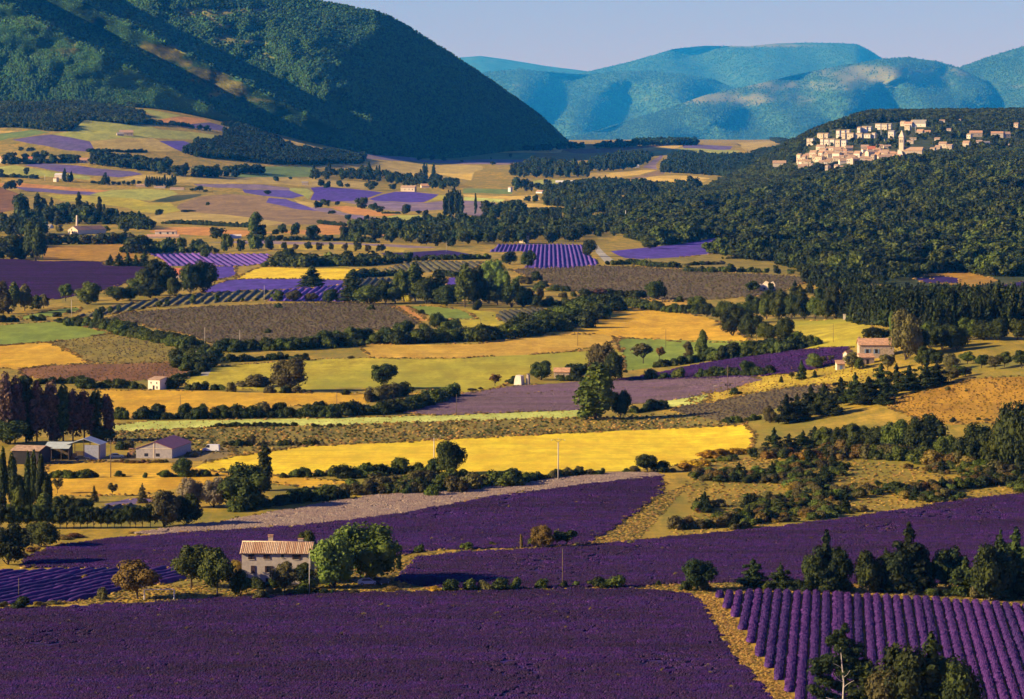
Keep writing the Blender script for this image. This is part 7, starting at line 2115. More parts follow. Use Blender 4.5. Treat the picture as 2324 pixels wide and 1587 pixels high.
def house(name, label, fr, x, y, w, h, rise, depth, rz=0., wall=CREAM, roof=TILE_OLD, ridge='x', wins=(), group=None, mono=False, cat='house', chim=(), over=.3, tiles=False, back=None):
    """(x, y) middle of the front base in a view frame; w, h, rise in frame units; depth in metres; rz in degrees"""
    (u, v), = K(fr, [(x, y)])
    p = gp(u, v)
    s = FR[fr][2] * mpp(p.y)
    W, H, R = w * s, h * s, rise * s
    a = math.radians(rz)
    c = p + Vector((-math.sin(a), math.cos(a), 0)) * depth / 2
    root = empty(name, (c.x, c.y, p.z - .1), a)
    tag(root, label, cat, group)
    fd = 2.0 + abs(R) * .3          # footing below ground on slopes
    wm = gable_walls(W, depth, H, R, ridge) if not mono else MB()
    if mono:
        wm.prism([(-depth / 2, 0), (depth / 2, 0), (depth / 2, H + R), (-depth / 2, H)], -W / 2, W / 2)
        wm.v = [(yy, xx, zz) for xx, yy, zz in wm.v]
    wm.v = [(a_, b_, z_ if z_ > 0 else -fd) for a_, b_, z_ in wm.v]
    wm.build('wall', wall, root)
    ro = None
    if roof is not None:
        ro = gable_roof(W, depth, H, R, ridge, over, .2, mono).build('roof', roof, root)
    for q in wins:
        wx, wz, ww, wh = q[0] * W, q[1] * H, q[2], q[3]
        opening(root, wx, wz, ww, wh, q[4] if len(q) > 4 else 'f', depth / 2 if (len(q) < 5 or q[4] == 'f') else W / 2, None, q[5] if len(q) > 5 else None)
    for cx, cz, cw, chh in chim:
        m = MB().box(cx * W - cw / 2, cx * W + cw / 2, -cw * .4, cw * .4, H + R * .4, H + R + chh)
        k = m.build('chimney', wall, root)
        MB().box(cx * W - cw * .65, cx * W + cw * .65, -cw * .55, cw * .55, H + R + chh, H + R + chh + .12).build('chimney_cap', TILE, k)
    return root, W, H, R


def near_farmhouse():
    (u, v), = K('X', [(705, 800)])
    p = gp(u, v)
    s = FR['X'][2] * mpp(p.y)
    W, D, H, R = 940 * s, 7.6, 425 * s, 1.75
    root = empty('farmhouse', (p.x, p.y + D / 2, p.z - .05), math.radians(-3))
    tag(root, 'cream two storey farmhouse with a long tiled roof and two chimneys', 'house')
    wm = gable_walls(W, D, H, R, 'x')
    wm.build('wall', GREYWALL, root)
    x0 = lambda X: (X - 705) * s
    z0 = lambda Y: (800 - Y) * s
    for X, Y0, Y1, ww in ((366, 392, 458, 88), (577, 392, 452, 92), (793, 385, 435, 36)):
        o = MB().box(x0(X) - ww * s / 2, x0(X) + ww * s / 2, -D / 2 - .03, -D / 2 + .3, z0(Y1), z0(Y0)).build('window', DARKIN, root)
        if ww > 50:
            for sg in (-1, 1):
                MB().box(x0(X) + sg * ww * s * .30 - ww * s * .19, x0(X) + sg * ww * s * .30 + ww * s * .19, -D / 2 - .11, -D / 2 - .035, z0(Y1), z0(Y0)).build('shutter', SHUT, o)
        MB().box(x0(X) - ww * s / 2 - .06, x0(X) + ww * s / 2 + .06, -D / 2 - .13, -D / 2 - .004, z0(Y1) - .1, z0(Y1) - .01).build('sill', CREAM, o)
    for X, Y0, Y1, ww in ((985, 392, 455, 60), (606, 548, 636, 56)):
        o = MB().box(x0(X) - ww * s / 2, x0(X) + ww * s / 2, -D / 2 - .03, -D / 2 + .3, z0(Y1), z0(Y0)).build('window', DARKIN, root)
        for sg in (-1, 1):
            MB().box(x0(X) + sg * ww * s * .74 - ww * s * .22, x0(X) + sg * ww * s * .74 + ww * s * .22, -D / 2 - .11, -D / 2 - .006, z0(Y1), z0(Y0)).build('shutter', SHUT, o)
        MB().box(x0(X) - ww * s / 2 - .06, x0(X) + ww * s / 2 + .06, -D / 2 - .13, -D / 2 - .004, z0(Y1) - .1, z0(Y1) - .01).build('sill', CREAM, o)
    o = MB().box(x0(390) - .42, x0(390) + .42, -D / 2 - .03, -D / 2 + .3, z0(648), z0(545)).build('window', DARKIN, root)
    MB().box(x0(390) - .45, x0(390) + .45, -D / 2 - .11, -D / 2 - .035, z0(648), z0(545)).build('shutter', SHUT, o)
    o = MB().box(x0(595) - .5, x0(595) + .5, -D / 2 - .03, -D / 2 + .3, 0, z0(712)).build('door', SHUT, root)
    # roof: under-slab and columns of rounded tiles
    ro = gable_roof(W, D, H, R, 'x', .4, .12).build('roof', TILE_OLD, root)
    sl = R / (D / 2)
    n = 40
    mats = [solid('tile_a', (.62, .42, .24), .9, .3, 3, .1), solid('tile_b', (.54, .33, .18), .9, .3, 3, .1), solid('tile_c', (.68, .50, .31), .9, .3, 3, .1)]
    pitch = (W + .8) / n
    base = MB()
    prof = [(pitch * .40 * math.cos(math.pi * k / 5), .13 * math.sin(math.pi * k / 5)) for k in range(6)]
    nt = 9
    L = (D / 2 + .45) / nt
    for k in range(nt):
        ya, yb = -k * L, -(k + 1) * L - .06
        for i in range(5):
            (xa, za), (xb, zb) = prof[i], prof[i + 1]
            z1, z2 = R + sl * ya + .13, R + sl * yb + .15
            base.add([(xa, ya, z1 + za), (xb, ya, z1 + zb), (xb * 1.12, yb, z2 + zb * 1.1), (xa * 1.12, yb, z2 + za * 1.1)], [(0, 1, 2, 3)])
    mes = [base.mesh('tile_column', mt, False) for mt in mats]
    for i in range(n):
        q = link(bpy.data.objects.new('tile_column', mes[random.randrange(3)]), ro)
        q.location = (-W / 2 - .4 + (i + .5) * pitch, random.uniform(-.05, .02), H + random.uniform(-.01, .02))
    MB().tube([(-W / 2 - .4, 0, H + R + .16), (W / 2 + .4, 0, H + R + .16)], .16, 8).build('ridge_tiles', mats[2], ro, True)
    MB().box(-W / 2 - .3, W / 2 + .3, -D / 2 - .30, -D / 2 - .004, H - .14, H - .02).build('eaves_cornice', CREAM, root)
    for X, cw, ch, mt in ((597, .95, 1.15, STONE), (1010, 1.05, .75, GREYWALL)):
        k = MB().box(x0(X) - cw / 2, x0(X) + cw / 2, .1, .8, H + R * .6, H + R + ch).build('chimney', mt, root)
        MB().box(x0(X) - cw * .58, x0(X) + cw * .58, .02, .88, H + R + ch, H + R + ch + .1).build('chimney_cap', TILE, k)
        if X < 700:
            MB().box(x0(X) - cw * .6, x0(X) + cw * .6, 0, .9, H + R + ch + .3, H + R + ch + .42).build('chimney_cowl', TILE, k)
            for sg in (-1, 1):
                MB().box(x0(X) + sg * .3 - .07, x0(X) + sg * .3 + .07, .1, .8, H + R + ch + .1, H + R + ch + .3).build('cowl_pier', TILE, k)


near_farmhouse()


def barn():
    p = gp(*K('T', [(645, 600)])[0])
    s = FR['T'][2] * mpp(p.y)
    W, H, R, D = 630 * s, 170 * s, 112 * s, 22.0
    a = math.radians(-9)
    c = p + Vector((-math.sin(a), math.cos(a), 0)) * D / 2
    root = empty('barn', (c.x, c.y, p.z - .05), a)
    tag(root, 'concrete block barn with a low red and orange gable roof', 'barn')
    gable_walls(W, D, H, R, 'y').build('wall', BLOCK, root)
    for i, nm in ((-1, TILE), (1, TINPINK)):
        m = MB()
        e, sl = .3, R / (W / 2)
        m.prism([(0, H + R + .03), (i * (W / 2 + e), H - sl * e + .03), (i * (W / 2 + e), H - sl * e + .15), (0, H + R + .15)], -D / 2 - .3, D / 2 + .3)
        m.build('roof', nm, root)
    for X in (510, 712):
        o = MB().box((X - 645) * s - 34 * s, (X - 645) * s + 34 * s, -D / 2 - .02, -D / 2 + .3, 30 * s, 88 * s).build('window', DARKIN, root)
        MB().box((X - 645) * s - 40 * s, (X - 645) * s + 40 * s, -D / 2 - .1, -D / 2 - .004, 22 * s, 29 * s).build('sill', WHITE, o)
    MB().box(-.14, .14, -D / 2 - .10, -D / 2 - .004, 0, H + R - .2).build('pillar', CREAM, root)
    MB().box(-W / 2 + .1, -.16, -D / 2 - .08, -D / 2 - .005, H - .12, H + .06).build('beam', CREAM, root)
    MB().box(.16, W / 2 - .1, -D / 2 - .08, -D / 2 - .005, H - .12, H + .06).build('beam', CREAM, root)
    # courses of blocks
    bm_ = MB()
    for k in range(1, 10):
        z = H * k / 10
        bm_.box(-W / 2 - .012, W / 2 + .012, -D / 2 - .012, D / 2 + .01, z - .012, z + .012)
    bm_.build('mortar_courses', solid('mortar', (.50, .47, .42), .95, .1, 2, .1), root)


barn()


def sheds():
    # gabled open shed
    p = gp(*K('S', [(1450, 615)])[0])
    s = FR['S'][2] * mpp(p.y)
    root = empty('open_shed', (p.x, p.y + 4, p.z), math.radians(-6))
    tag(root, 'open sided farm shed with a pale gabled sheet roof and one grey wall', 'shed')
    W, H, R, D = 545 * s, 250 * s, 95 * s, 8.0
    sl = R / (W / 2)
    for i in (-1, 1):
        MB().prism([(0, H + R), (i * (W / 2 + .3), H - sl * .3), (i * (W / 2 + .3), H - sl * .3 + .14), (0, H + R + .14)], -D / 2 - .3, D / 2 + .3).build('roof', TIN, root)
    for X, Y in ((-W / 2 + .1, -D / 2), (0, -D / 2), (W / 2 - .1, -D / 2), (-W / 2 + .1, D / 2), (0, D / 2), (W / 2 - .1, D / 2)):
        MB().box(X - .1, X + .1, Y - .1, Y + .1, -.5, H + (R if X == 0 else 0) - .1).build('post', WOOD, root)
    MB().box(.2, W / 2 - .22, -D / 2 - .04, -D / 2 + .1, 0, H - .1).build('wall_panel', solid('grey_sheet', (.34, .36, .40), .7, .15, 2, .2), root)
    MB().box(W / 2 - .05, W / 2 + .08, -D / 2 + .12, D / 2 - .12, 0, H - .1).build('wall_panel', BLOCK, root)
    MB().box(-W / 2 + .3, -.3, D / 2 - .1, D / 2, 0, H * .38).build('back_wall', WOOD, root)
    # lean-to
    p = gp(*K('S', [(970, 630)])[0])
    root = empty('lean_to_shed', (p.x, p.y + 3, p.z), math.radians(-4))
    tag(root, 'low lean-to shed with pale green sheet roof and black open front', 'shed')
    W, H, D = 420 * s, 195 * s, 6.0
    MB().prism([(-D / 2 - .4, H), (D / 2 + .3, H + 1.3), (D / 2 + .3, H + 1.42), (-D / 2 - .4, H + .12)], -W / 2 - .2, W / 2 + .2)
    m = MB().prism([(-D / 2 - .4, H), (D / 2 + .3, H + 1.3), (D / 2 + .3, H + 1.42), (-D / 2 - .4, H + .12)], -W / 2 - .2, W / 2 + .2)
    m.v = [(y, x, z) for x, y, z in m.v]
    m.build('roof', solid('tin_green', (.46, .52, .44), .5, .12, .7, .3), root)
    MB().box(-W / 2, W / 2, D / 2 - .15, D / 2, -.3, H + 1.1).build('back_wall', WOOD, root)
    for sg in (-1, 1):
        MB().box(sg * W / 2 - .08, sg * W / 2 + .08, -D / 2, D / 2 - .16, -.3, H - .02).build('side_wall', WOOD, root)
    for k in (-.2, .2):
        MB().box(k * W - .08, k * W + .08, -D / 2 - .08, -D / 2 + .08, -.3, H).build('post', WOOD, root)
    # dark shed on the left
    p = gp(*K('S', [(500, 700)])[0])
    root = empty('old_shed', (p.x, p.y + 4, p.z), math.radians(-14))
    tag(root, 'old dark timber shed with a worn pinkish roof end behind the poplars', 'shed')
    W, H, D = 480 * s, 230 * s, 9.0
    gable_walls(W, D, H, 1.0, 'x').build('wall', solid('dark_timber', (.045, .040, .042), .9, .25, 2, .1), root)
    gable_roof(W, D, H, 1.0, 'x', .4, .15).build('roof', TILE_OLD, root)
    MB().box(-W * .3, W * .2, -D / 2 - .03, -D / 2 + .2, 0, H * .8).build('door', DARKIN, root)


sheds()


def small_buildings():
    # white hut
    house('stone_hut', 'small white two storey hut alone in the orange wheat', 'D', 1022, 1228, 92, 66, 14, 4.6, -26, PALE, TILE_OLD, 'x',
          [(-.02, 0.0, .8, 1.6, 'f'), (.26, .12, .55, .9, 'f'), (-.24, .62, .45, .6, 'f'), (.24, .62, .5, .6, 'f')], mono=True, cat='hut', over=.2)
    house('stone_shed', 'little stone shed with tiled roof between bushes at the mauve lavender', 'E', 1462, 925, 100, 42, 24, 4.5, -6, STONE, TILE, 'x', [(-.2, .2, .6, 1.0), (.15, .2, .6, 1.0)], cat='shed')
    # white ruin: broken walls
    p = gp(*K('E', [(1182, 970)])[0])
    s = FR['E'][2] * mpp(p.y)
    root = empty('ruined_hut', p, math.radians(-25))
    tag(root, 'bright white stump of a ruined hut at the lavender edge', 'ruin')
    MB().prism([(-28 * s, -.3), (28 * s, -.3), (24 * s, 62 * s), (-12 * s, 66 * s), (-22 * s, 40 * s)], -1.6, 1.2).build('wall', PALE, root)
    MB().prism([(48 * s, -.3), (66 * s, -.3), (66 * s, 68 * s), (54 * s, 76 * s), (50 * s, 40 * s)], 0, 1.4).build('wall', STONE, root)
    # ruined house right
    p = gp(*K('F', [(555, 572)])[0])
    s = FR['F'][2] * mpp(p.y)
    root = empty('ruined_house', p, math.radians(-20))
    tag(root, 'pale roofless ruined house on the wide brown field', 'ruin')
    m = MB().prism([(-45 * s, -1), (20 * s, -1), (20 * s, 38 * s), (0, 48 * s), (-20 * s, 40 * s), (-45 * s, 46 * s)], -.3, .3)
    m.build('wall', PALE, root)
    MB().prism([(-45 * s, -1), (45 * s, -1), (45 * s, 40 * s), (30 * s, 62 * s), (10 * s, 50 * s), (-20 * s, 64 * s), (-45 * s, 40 * s)], 5, 5.6).build('wall', CREAM, root)
    MB().box(22 * s, 22 * s + .5, -.28, 4.98, -1, 34 * s).build('wall', STONE, root)
    MB().box(-18 * s, -4 * s, -.34, -.2, 8 * s, 22 * s).build('window', DARKIN, root)
    # tower house
    house('tower_house', 'small square tower house with a pyramid like tiled roof above the striped lavender', 'B', 1203, 936, 46, 50, 16, 7, -22, CREAM, TILE, 'x', [(-.2, .5, 1.2, 1.8), (.2, .5, 1.2, 1.8)], cat='house', over=.5)
    house('farmhouse', 'red roofed house hidden between dark trees', 'D', 1195, 490, 125, 32, 34, 9, -4, STONE, TILE_RED, 'x', [(-.3, .2, 1.0, 1.4), (0, .2, 1.0, 1.4), (.3, .2, 1.0, 1.4)], cat='house', over=.6)
    # factory with chimney stack
    root, W, H, R = house('factory', 'pale gabled factory with a tall brick chimney stack', 'R', 990, 590, 190, 62, 50, 36, -38, CREAM, TILE, 'y', [(-.3, .2, 1.4, 2.0), (-.05, .2, 1.4, 2.0), (-.1, .85, 1.2, 1.6)], cat='factory')
    MB().tube([(-W * .22, -10, 0), (-W * .22, -10, 17)], [1.2, .8], 10).build('chimney_stack', CREAM, root, True)
    house('factory_wing', 'tile roofed wing right of the chimney factory', 'R', 1230, 560, 200, 26, 34, 10, -10, CREAM, TILE_OLD, 'x', cat='factory')
    house('long_shed', 'dull red long roof left of the chimney factory', 'R', 280, 540, 240, 26, 34, 9, 0, STONE, TILE_RED, 'x', cat='shed')
    house('farmhouse', 'pale gabled house left of the chimney factory', 'R', 610, 510, 150, 24, 32, 9, -16, PALE, TILE_GREY, 'x', cat='house')
    house('long_farm', 'long low farm with pale upper storey and tiled lower roof', 'D', 1080, 222, 215, 10, 14, 10, 0, CREAM, TILE, 'x', cat='farm')
    house('long_farm', 'pale upper range behind the long low farm', 'D', 1100, 200, 140, 22, 10, 8, 0, PALE, TILE, 'x', [(-.25, .3, 1.6, 1.5), (.1, .3, 1.6, 1.5), (.35, .3, 1.6, 1.5)], cat='farm')
    house('white_shed', 'small white shed at the orange field beside the grey poplar', 'D', 1568, 222, 72, 14, 10, 7, 14, WHITE, PALE, 'x', cat='shed')
    house('farmhouse', 'long white farmhouse with bright gable behind the far lavender', 'M', 1140, 548, 165, 46, 22, 10, -14, CREAM, TILE_OLD, 'x', [(-.2, .4, 1, 1.5), (.1, .4, 1, 1.5), (.35, .4, 1, 1.5)], cat='house')
    house('farmhouse', 'small orange roofed house behind the long white farmhouse', 'M', 1340, 505, 90, 22, 24, 9, 10, PALE, TILE, 'x', cat='house')
    house('white_tower', 'tiny bright white tower house on the far green strip', 'M', 2293, 552, 32, 52, 8, 7, -22, WHITE, TILE_OLD, 'x', cat='house')
    house('white_house', 'tiny white house with dark side below the valley greenhouses', 'L', 305, 645, 75, 18, 18, 9, -25, WHITE, TILE_OLD, 'x', cat='house')
    for i, (xx, ww) in enumerate(((560, 130), (700, 105))):
        house('greenhouse', ('left' if i == 0 else 'right') + ' white greenhouse roof in the far valley', 'L', xx, 525, ww, 12, 12, 9, 0, WHITE, WHITE, 'x', cat='greenhouse')
    house('white_cabin', 'tiny white cabin below the far wood', 'L', 1423, 356, 42, 26, 8, 7, 8, WHITE, PALE, 'x', cat='cabin')
    house('farmhouse', 'little pale roofed house at the lane under the village hill', 'L', 938, 932, 60, 12, 22, 8, -20, CREAM, PALE, 'x', cat='house')
    house('farmhouse', 'narrow pale house beside the tall white mast', 'L', 1270, 905, 50, 56, 12, 8, -25, CREAM, TILE_OLD, 'x', cat='house')
    house('farmhouse', 'tan roof peeping from the middle tree belt', 'M', 825, 1062, 95, 12, 20, 8, 4, CREAM, TILE, 'x', cat='house')
    house('farmhouse', 'small brown roof among round trees of the tree belt', 'M', 632, 990, 42, 12, 14, 7, 12, PALE, TILE, 'x', cat='house')
    house('hangar', 'far white hangar beside two poplars', 'Q', 790, 900, 100, 55, 16, 14, -8, PALE, WHITE, 'x', cat='hangar')
    house('hangar', 'tiny white silo house right of the far hangar', 'Q', 938, 945, 36, 90, 12, 8, 0, WHITE, WHITE, 'x', cat='silo')
    house('farmhouse', 'pale gabled house left of the far hangar', 'Q', 745, 945, 50, 50, 14, 8, -20, PALE, TILE_OLD, 'x', cat='house')
    house('stone_farm', 'brownish stone farm below the mountain fields', 'Q', 1720, 312, 190, 40, 34, 14, 6, STONE, TILE_OLD, 'x', [(-.3, .3, 1.2, 1.6), (.1, .3, 1.2, 1.6), (.35, .3, 1.2, 1.6)], cat='farm')
    house('stone_barn', 'low stone barn touching the far stone farm', 'Q', 1640, 318, 90, 26, 24, 9, 14, STONE, TILE_GREY, 'x', cat='barn')
    house('farmhouse', 'tan house right of the far hamlet', 'Q', 1145, 685, 110, 36, 34, 11, 8, CREAM, TILE, 'x', [(-.2, .3, 1.2, 1.5), (.2, .3, 1.2, 1.5)], cat='house')
    house('farmhouse', 'reddish house right of the tan far house', 'Q', 1245, 690, 70, 40, 30, 9, -10, STONE, TILE_OLD, 'x', cat='house')
    house('farmhouse', 'pink roofed house among the far hamlet trees', 'Q', 420, 650, 70, 28, 20, 9, 0, CREAM, TILE_RED, 'x', cat='house')
    house('farmhouse', 'orange gable house cut by the left picture edge', 'Q', 8, 690, 60, 66, 26, 9, -20, CREAM, TILE, 'x', cat='house')
    house('far_shed', 'brown sheds left of the dense far poplar row', 'Q', 1920, 1015, 130, 22, 18, 9, 0, STONE, TILE_OLD, 'x', cat='shed')
    house('far_shed', 'long pale shed under the dense far poplar row', 'Q', 2170, 1030, 150, 16, 12, 9, 0, PALE, TILE_OLD, 'x', cat='shed')
    house('far_shed', 'pale low building right of the dense far poplar row', 'A', 1175, 1262, 90, 8, 8, 9, 0, PALE, TILE_OLD, 'x', cat='shed')
    house('far_ruin', 'tiny grey hut on the long tan field', 'A', 2025, 1230, 42, 16, 8, 8, 0, STONE, TILE_GREY, 'x', cat='hut')


small_buildings()


def right_farm():
    house('farmhouse', 'stone farmhouse with long orange roof in front of the towering tree', 'U', 980, 700, 590, 235, 95, 8.5, 0, STONE, TILE, 'x',
          [(-.27, .38, 1.0, 1.5, 'f', SHUTB), (-.01, .38, 1.0, 1.5, 'f', SHUTB)], cat='house', chim=((-.47, 0, .7, .6),), over=.35)
    house('farm_annex', 'low tiled annex with blue door on the right farmhouse', 'U', 820, 800, 240, 118, 50, 4.0, 6, STONE, TILE, 'x', [(.02, .0, .9, 1.9)], cat='annex', mono=True, over=.25)
    house('farm_wing', 'bright rounded pale gable end left of the right farmhouse', 'U', 440, 760, 80, 145, 40, 6, -30, PALE, TILE, 'y', cat='annex', over=.15)
    r = house('garden_shed', 'tiny tiled outbuilding with a blue door at the slope edge', 'U', 370, 888, 135, 95, 50, 3.0, 6, CREAM, TILE, 'x', cat='shed', mono=True, over=.2)[0]
    opening(r, .05, 0, .9, 1.5, 'f', 1.5, SHUTB, None, 'door')


right_farm()

# --- the hill village: (x, base y, width, wall height, rise, roof key, yaw)
RF = {'o': TILE_OLD, 't': TILE, 'r': TILE_RED, 'g': TILE_GREY, 'p': solid('roof_ochre', (.40, .30, .17), .95, .3, 1.0, .1)}
def village():
    cnt = {}
    for fr, rows, part in (('V', VIL, 'old village core'), ('W', VIR, 'right end of the village')):
        for i, (x, y, w, h, r, rf, yaw) in enumerate(sorted(rows)):
            block = rf in 'pg'
            wall = [PALE, CREAM, CREAM][i % 3] if block else [CREAM, CREAM, STONE, PALE][i % 4]
            big = w > 100
            wins = [(-.25, .45, 1.0, 1.5), (.22, .45, 1.0, 1.5)] if h > 60 else [(.1, .3, 1.0, 1.3)]
            what = ('tall pale block house' if h > 85 else 'pale block house') if block else ('wide tile roofed house' if big else 'small tile roofed house')
            if block and fr == 'V':
                lb, g = 'pale block house in the bright stepped terraces above the old village', 'bright stepped terrace houses'
            elif fr == 'V':
                lb, g = what + ' in the crowded old village core', 'houses of the old village core'
            else:
                lb, g = what + ' among trees at the right end of the village', 'houses at the right end of the village'
            if (fr, x) == ('V', 250):
                lb, g = 'lone tile roofed house among trees left of the village', None
            if (fr, x) == ('V', 1820):
                lb, g = 'village house with the brightest orange red roof', None
            if (fr, x) == ('W', 540):
                lb, g = 'big grey hipped house at the top of the village', None
            if (fr, x) == ('W', 1510):
                lb, g = 'long tan house with dark trees on both sides right of the church', None
            if (fr, x) == ('W', 1868):
                lb, g = 'long tan house at the far right end of the village', None
            if g:
                cnt[lb] = cnt.get(lb, 0) + 1
                lb = ORD[cnt[lb] - 1] + ' from left: ' + lb
            house('village_house', lb, fr, x, y, w, h * 1.06, r, 9 if not block else 8, -yaw * 1.6, wall, RF[rf], 'x', wins, g, over=.3)
    p = gp(*K('W', [(245, 800)])[0])
    s = FR['W'][2] * mpp(p.y)
    root = empty('church', p, math.radians(-24))
    tag(root, 'village church with a tall pale tower and pointed spire', 'church')
    t = 80 * s
    MB().box(-t / 2, t / 2, -t / 2, t / 2, -3, 320 * s).build('tower', CREAM, root)
    m = MB()
    zt = 320 * s
    m.add([(-t * .62, -t * .62, zt), (t * .62, -t * .62, zt), (t * .62, t * .62, zt), (-t * .62, t * .62, zt), (0, 0, zt + 125 * s)], [(0, 1, 4), (1, 2, 4), (2, 3, 4), (3, 0, 4), (3, 2, 1, 0)])
    m.build('spire', CREAM, root)
    for f in (-1, 1):
        MB().box(f * t * .2 - t * .1, f * t * .2 + t * .1, -t / 2 - .06, -t / 2 + .2, zt * .72, zt * .88).build('belfry_opening', DARKIN, root)
        MB().box(-t / 2 - .06, -t / 2 + .2, f * t * .2 - t * .1, f * t * .2 + t * .1, zt * .72, zt * .88).build('belfry_opening', DARKIN, root)
    a = MB()
    n0, n1 = t / 2 + .05, t / 2 + 330 * s
    a.prism([(-6, -3), (6, -3), (6, 95 * s), (0, 150 * s), (-6, 95 * s)], n0, n1)
    a.v = [(y, x + 3, z) for x, y, z in a.v]
    a.build('nave', STONE, root)
    b = MB()
    for sg in (-1, 1):
        b.prism([(0, 151 * s), (sg * 6.6, 90 * s), (sg * 6.6, 95 * s), (0, 156 * s)], n0, n1)
    b.v = [(y, x + 3, z) for x, y, z in b.v]
    b.build('nave_roof', TILE_OLD, root)
    MB().prism([(-t * .9, -2), (t * .7, -2), (t * .2, 90 * s), (-t * .6, 110 * s)], -t * .95, -t * .55).build('buttress', PALE, root)


village()

# ------------------------------------------------------------------ poles, goal, cars, small things
def pole(fr, x, y0, y1, label, mat=CONC, r=.16, arms=None, name='power_pole'):
    """base at (x, y1), top at (x, y0)"""
    (u, v), = K(fr, [(x, y1)])
    p = gp(u, v)
    h = (y1 - y0) * FR[fr][2] * mpp(p.y)
    rr = max(r, .22 * mpp(p.y))
    root = empty(name, p)
    tag(root, label, 'pole')
    MB().tube([(0, 0, -.5), (0, 0, h * .5), (0, 0, h)], [rr, rr * .85, rr * .65], 8).build('shaft', mat, root, True)
    if arms == 'Y':
        a = MB()
        for sg in (-1, 1):
            a.tube([(0, 0, h), (sg * 1.0, 0, h + .7), (sg * 1.7, 0, h + .5)], .05, 5)
        a.tube([(-1.0, 0, h + .7), (1.0, 0, h + .72)], .04, 5)
        a.build('crossarm', STEEL, root)
        for q in (-1.7, 0, 1.7):
            MB().tube([(q, 0, h + .5 if q else h + .72), (q, 0, h + (.78 if q else 1.0))], .07, 6).build('insulator', WHITE, root)
    elif arms == 'T':
        MB().box(-.9, .9, -.05, .05, h - .35, h - .22).build('crossarm', STEEL, root)
        for q in (-.8, 0, .8):
            MB().tube([(q, 0, h - .22), (q, 0, h)], .05, 6).build('insulator', WHITE, root)
    elif arms == 'box':
        MB().box(-1.1, 1.1, -.3, .3, h * .22, h * .22 + .12).build('platform', STEEL, root)
        for q in (-.75, .75):
            MB().box(q - .3, q + .3, -.28, .28, h * .22 + .12, h * .22 + .75).build('transformer', STEEL, root)
    return root


pole('H', 615, 75, 250, 'concrete power pole with forked top beside the round dark tree', CONC, .16, 'Y')
pole('H', 1440, 105, 355, 'tall concrete power pole with forked top before the golden wheat', CONC, .17, 'Y')
pole('H', 1470, 810, 1075, 'thin brown pole in the right lavender', WOOD, .12)
pole('X', 1145, 375, 945, 'slim pale pole with a grey box in front of the near farmhouse', CONC, .09)
pole('I', 868, 645, 960, 'thin white pole top above the near pines', CONC, .09)
pole('S', 1885, 285, 925, 'dark wooden pole in the wheat below the sheds', WOOD, .14, 'T')
pole('D', 475, 632, 745, 'pale concrete pole at the start of the sloping hedge', CONC, .17, 'T')
pole('D', 1360, 812, 948, 'thin tan pole at the left of the brown field hedge', CONC, .12)
pole('D', 1593, 830, 962, 'thin tan pole right of its twin at the brown field hedge', CONC, .12)
pole('D', 1302, 970, 1055, 'short pole beside the bending lane', CONC, .12)
pole('D', 1040, 665, 798, 'dark thin pole at the upper edge of the brown field', WOOD, .12)
pole('D', 1755, 535, 640, 'grey thin pole at the striped lavender corner', CONC, .12)
pole('D', 1215, 470, 585, 'pale pole in front of the red roofed house', CONC, .12)
pole('D', 2237, 1240, 1405, 'dark thin pole in the long hedge above the cream strip', WOOD, .12)
pole('D', 1197, 1262, 1400, 'tan thin pole in the orange wheat', WOOD, .11)
pole('E', 765, 1032, 1172, 'thin dark pole on the mauve lavender edge', WOOD, .11)
pole('E', 1570, 592, 712, 'thin brown pole on the golden harvest field', WOOD, .11)
pole('E', 2155, 602, 722, 'thin brown pole left on the upper golden field edge', WOOD, .11)
pole('E', 295, 470, 572, 'thin brown pole on the brown field below the park', WOOD, .11)
pole('E', 925, 530, 605, 'faint pole on the yellow green meadow below the park', WOOD, .1)
pole('F', 300, 1065, 1242, 'wooden pole carrying a dark transformer platform on the slope', WOOD, .15, 'box')
pole('F', 1000, 788, 912, 'thin pole on the yellow green hill field', WOOD, .1)
pole('F', 490, 810, 905, 'faint pole among the dark trees right of the golden field', WOOD, .1)
pole('L', 1290, 840, 985, 'tall white mast at the foot of the village hill', WHITE, .3)
pole('G', 125, 1118, 1245, 'thin dark pole by the bush at the left edge', WOOD, .1)
pole('G', 1782, 205, 300, 'thin pole behind the tall cypress', WOOD, .1)
pole('A', 1412, 1210, 1285, 'far thin pole on the plain', WOOD, .12)
pole('Q', 610, 850, 930, 'far white pole left of the hangar', WHITE, .2)
pole('B', 697, 920, 990, 'thin pole in front of the middle tree belt', CONC, .12)
pole('W', 475, 280, 470, 'tall lamp mast between the upper village houses', WHITE, .25)
pole('V', 1982, 360, 525, 'tall mast left in the village trees', WHITE, .25)

p = gp(*K('F', [(1075, 764)])[0])
root = tag(empty('stone_post', p), 'little pale stone post on top of the yellow green hill', 'post')
MB().box(-.55, .55, -.4, .4, -.4, 2.4).build('shaft', PALE, root)
MB().box(-.65, .65, -.5, .5, 2.4, 2.6).build('cap', CREAM, root)
for i in range(14):
    q = gp(*K('F', [(1092 + i * 12.5, 752 + (i / 13) ** 1.6 * 52)])[0])
    o = MB().tube([(0, 0, -.2), (random.uniform(-.1, .1), 0, random.uniform(1.2, 1.9))], .10, 5).build('fence_post', WOOD)
    o.location = q
    tag(o, ORD[i] + ' fence post from the pale stone post along the hill crest', 'post', 'fence posts on the hill crest')


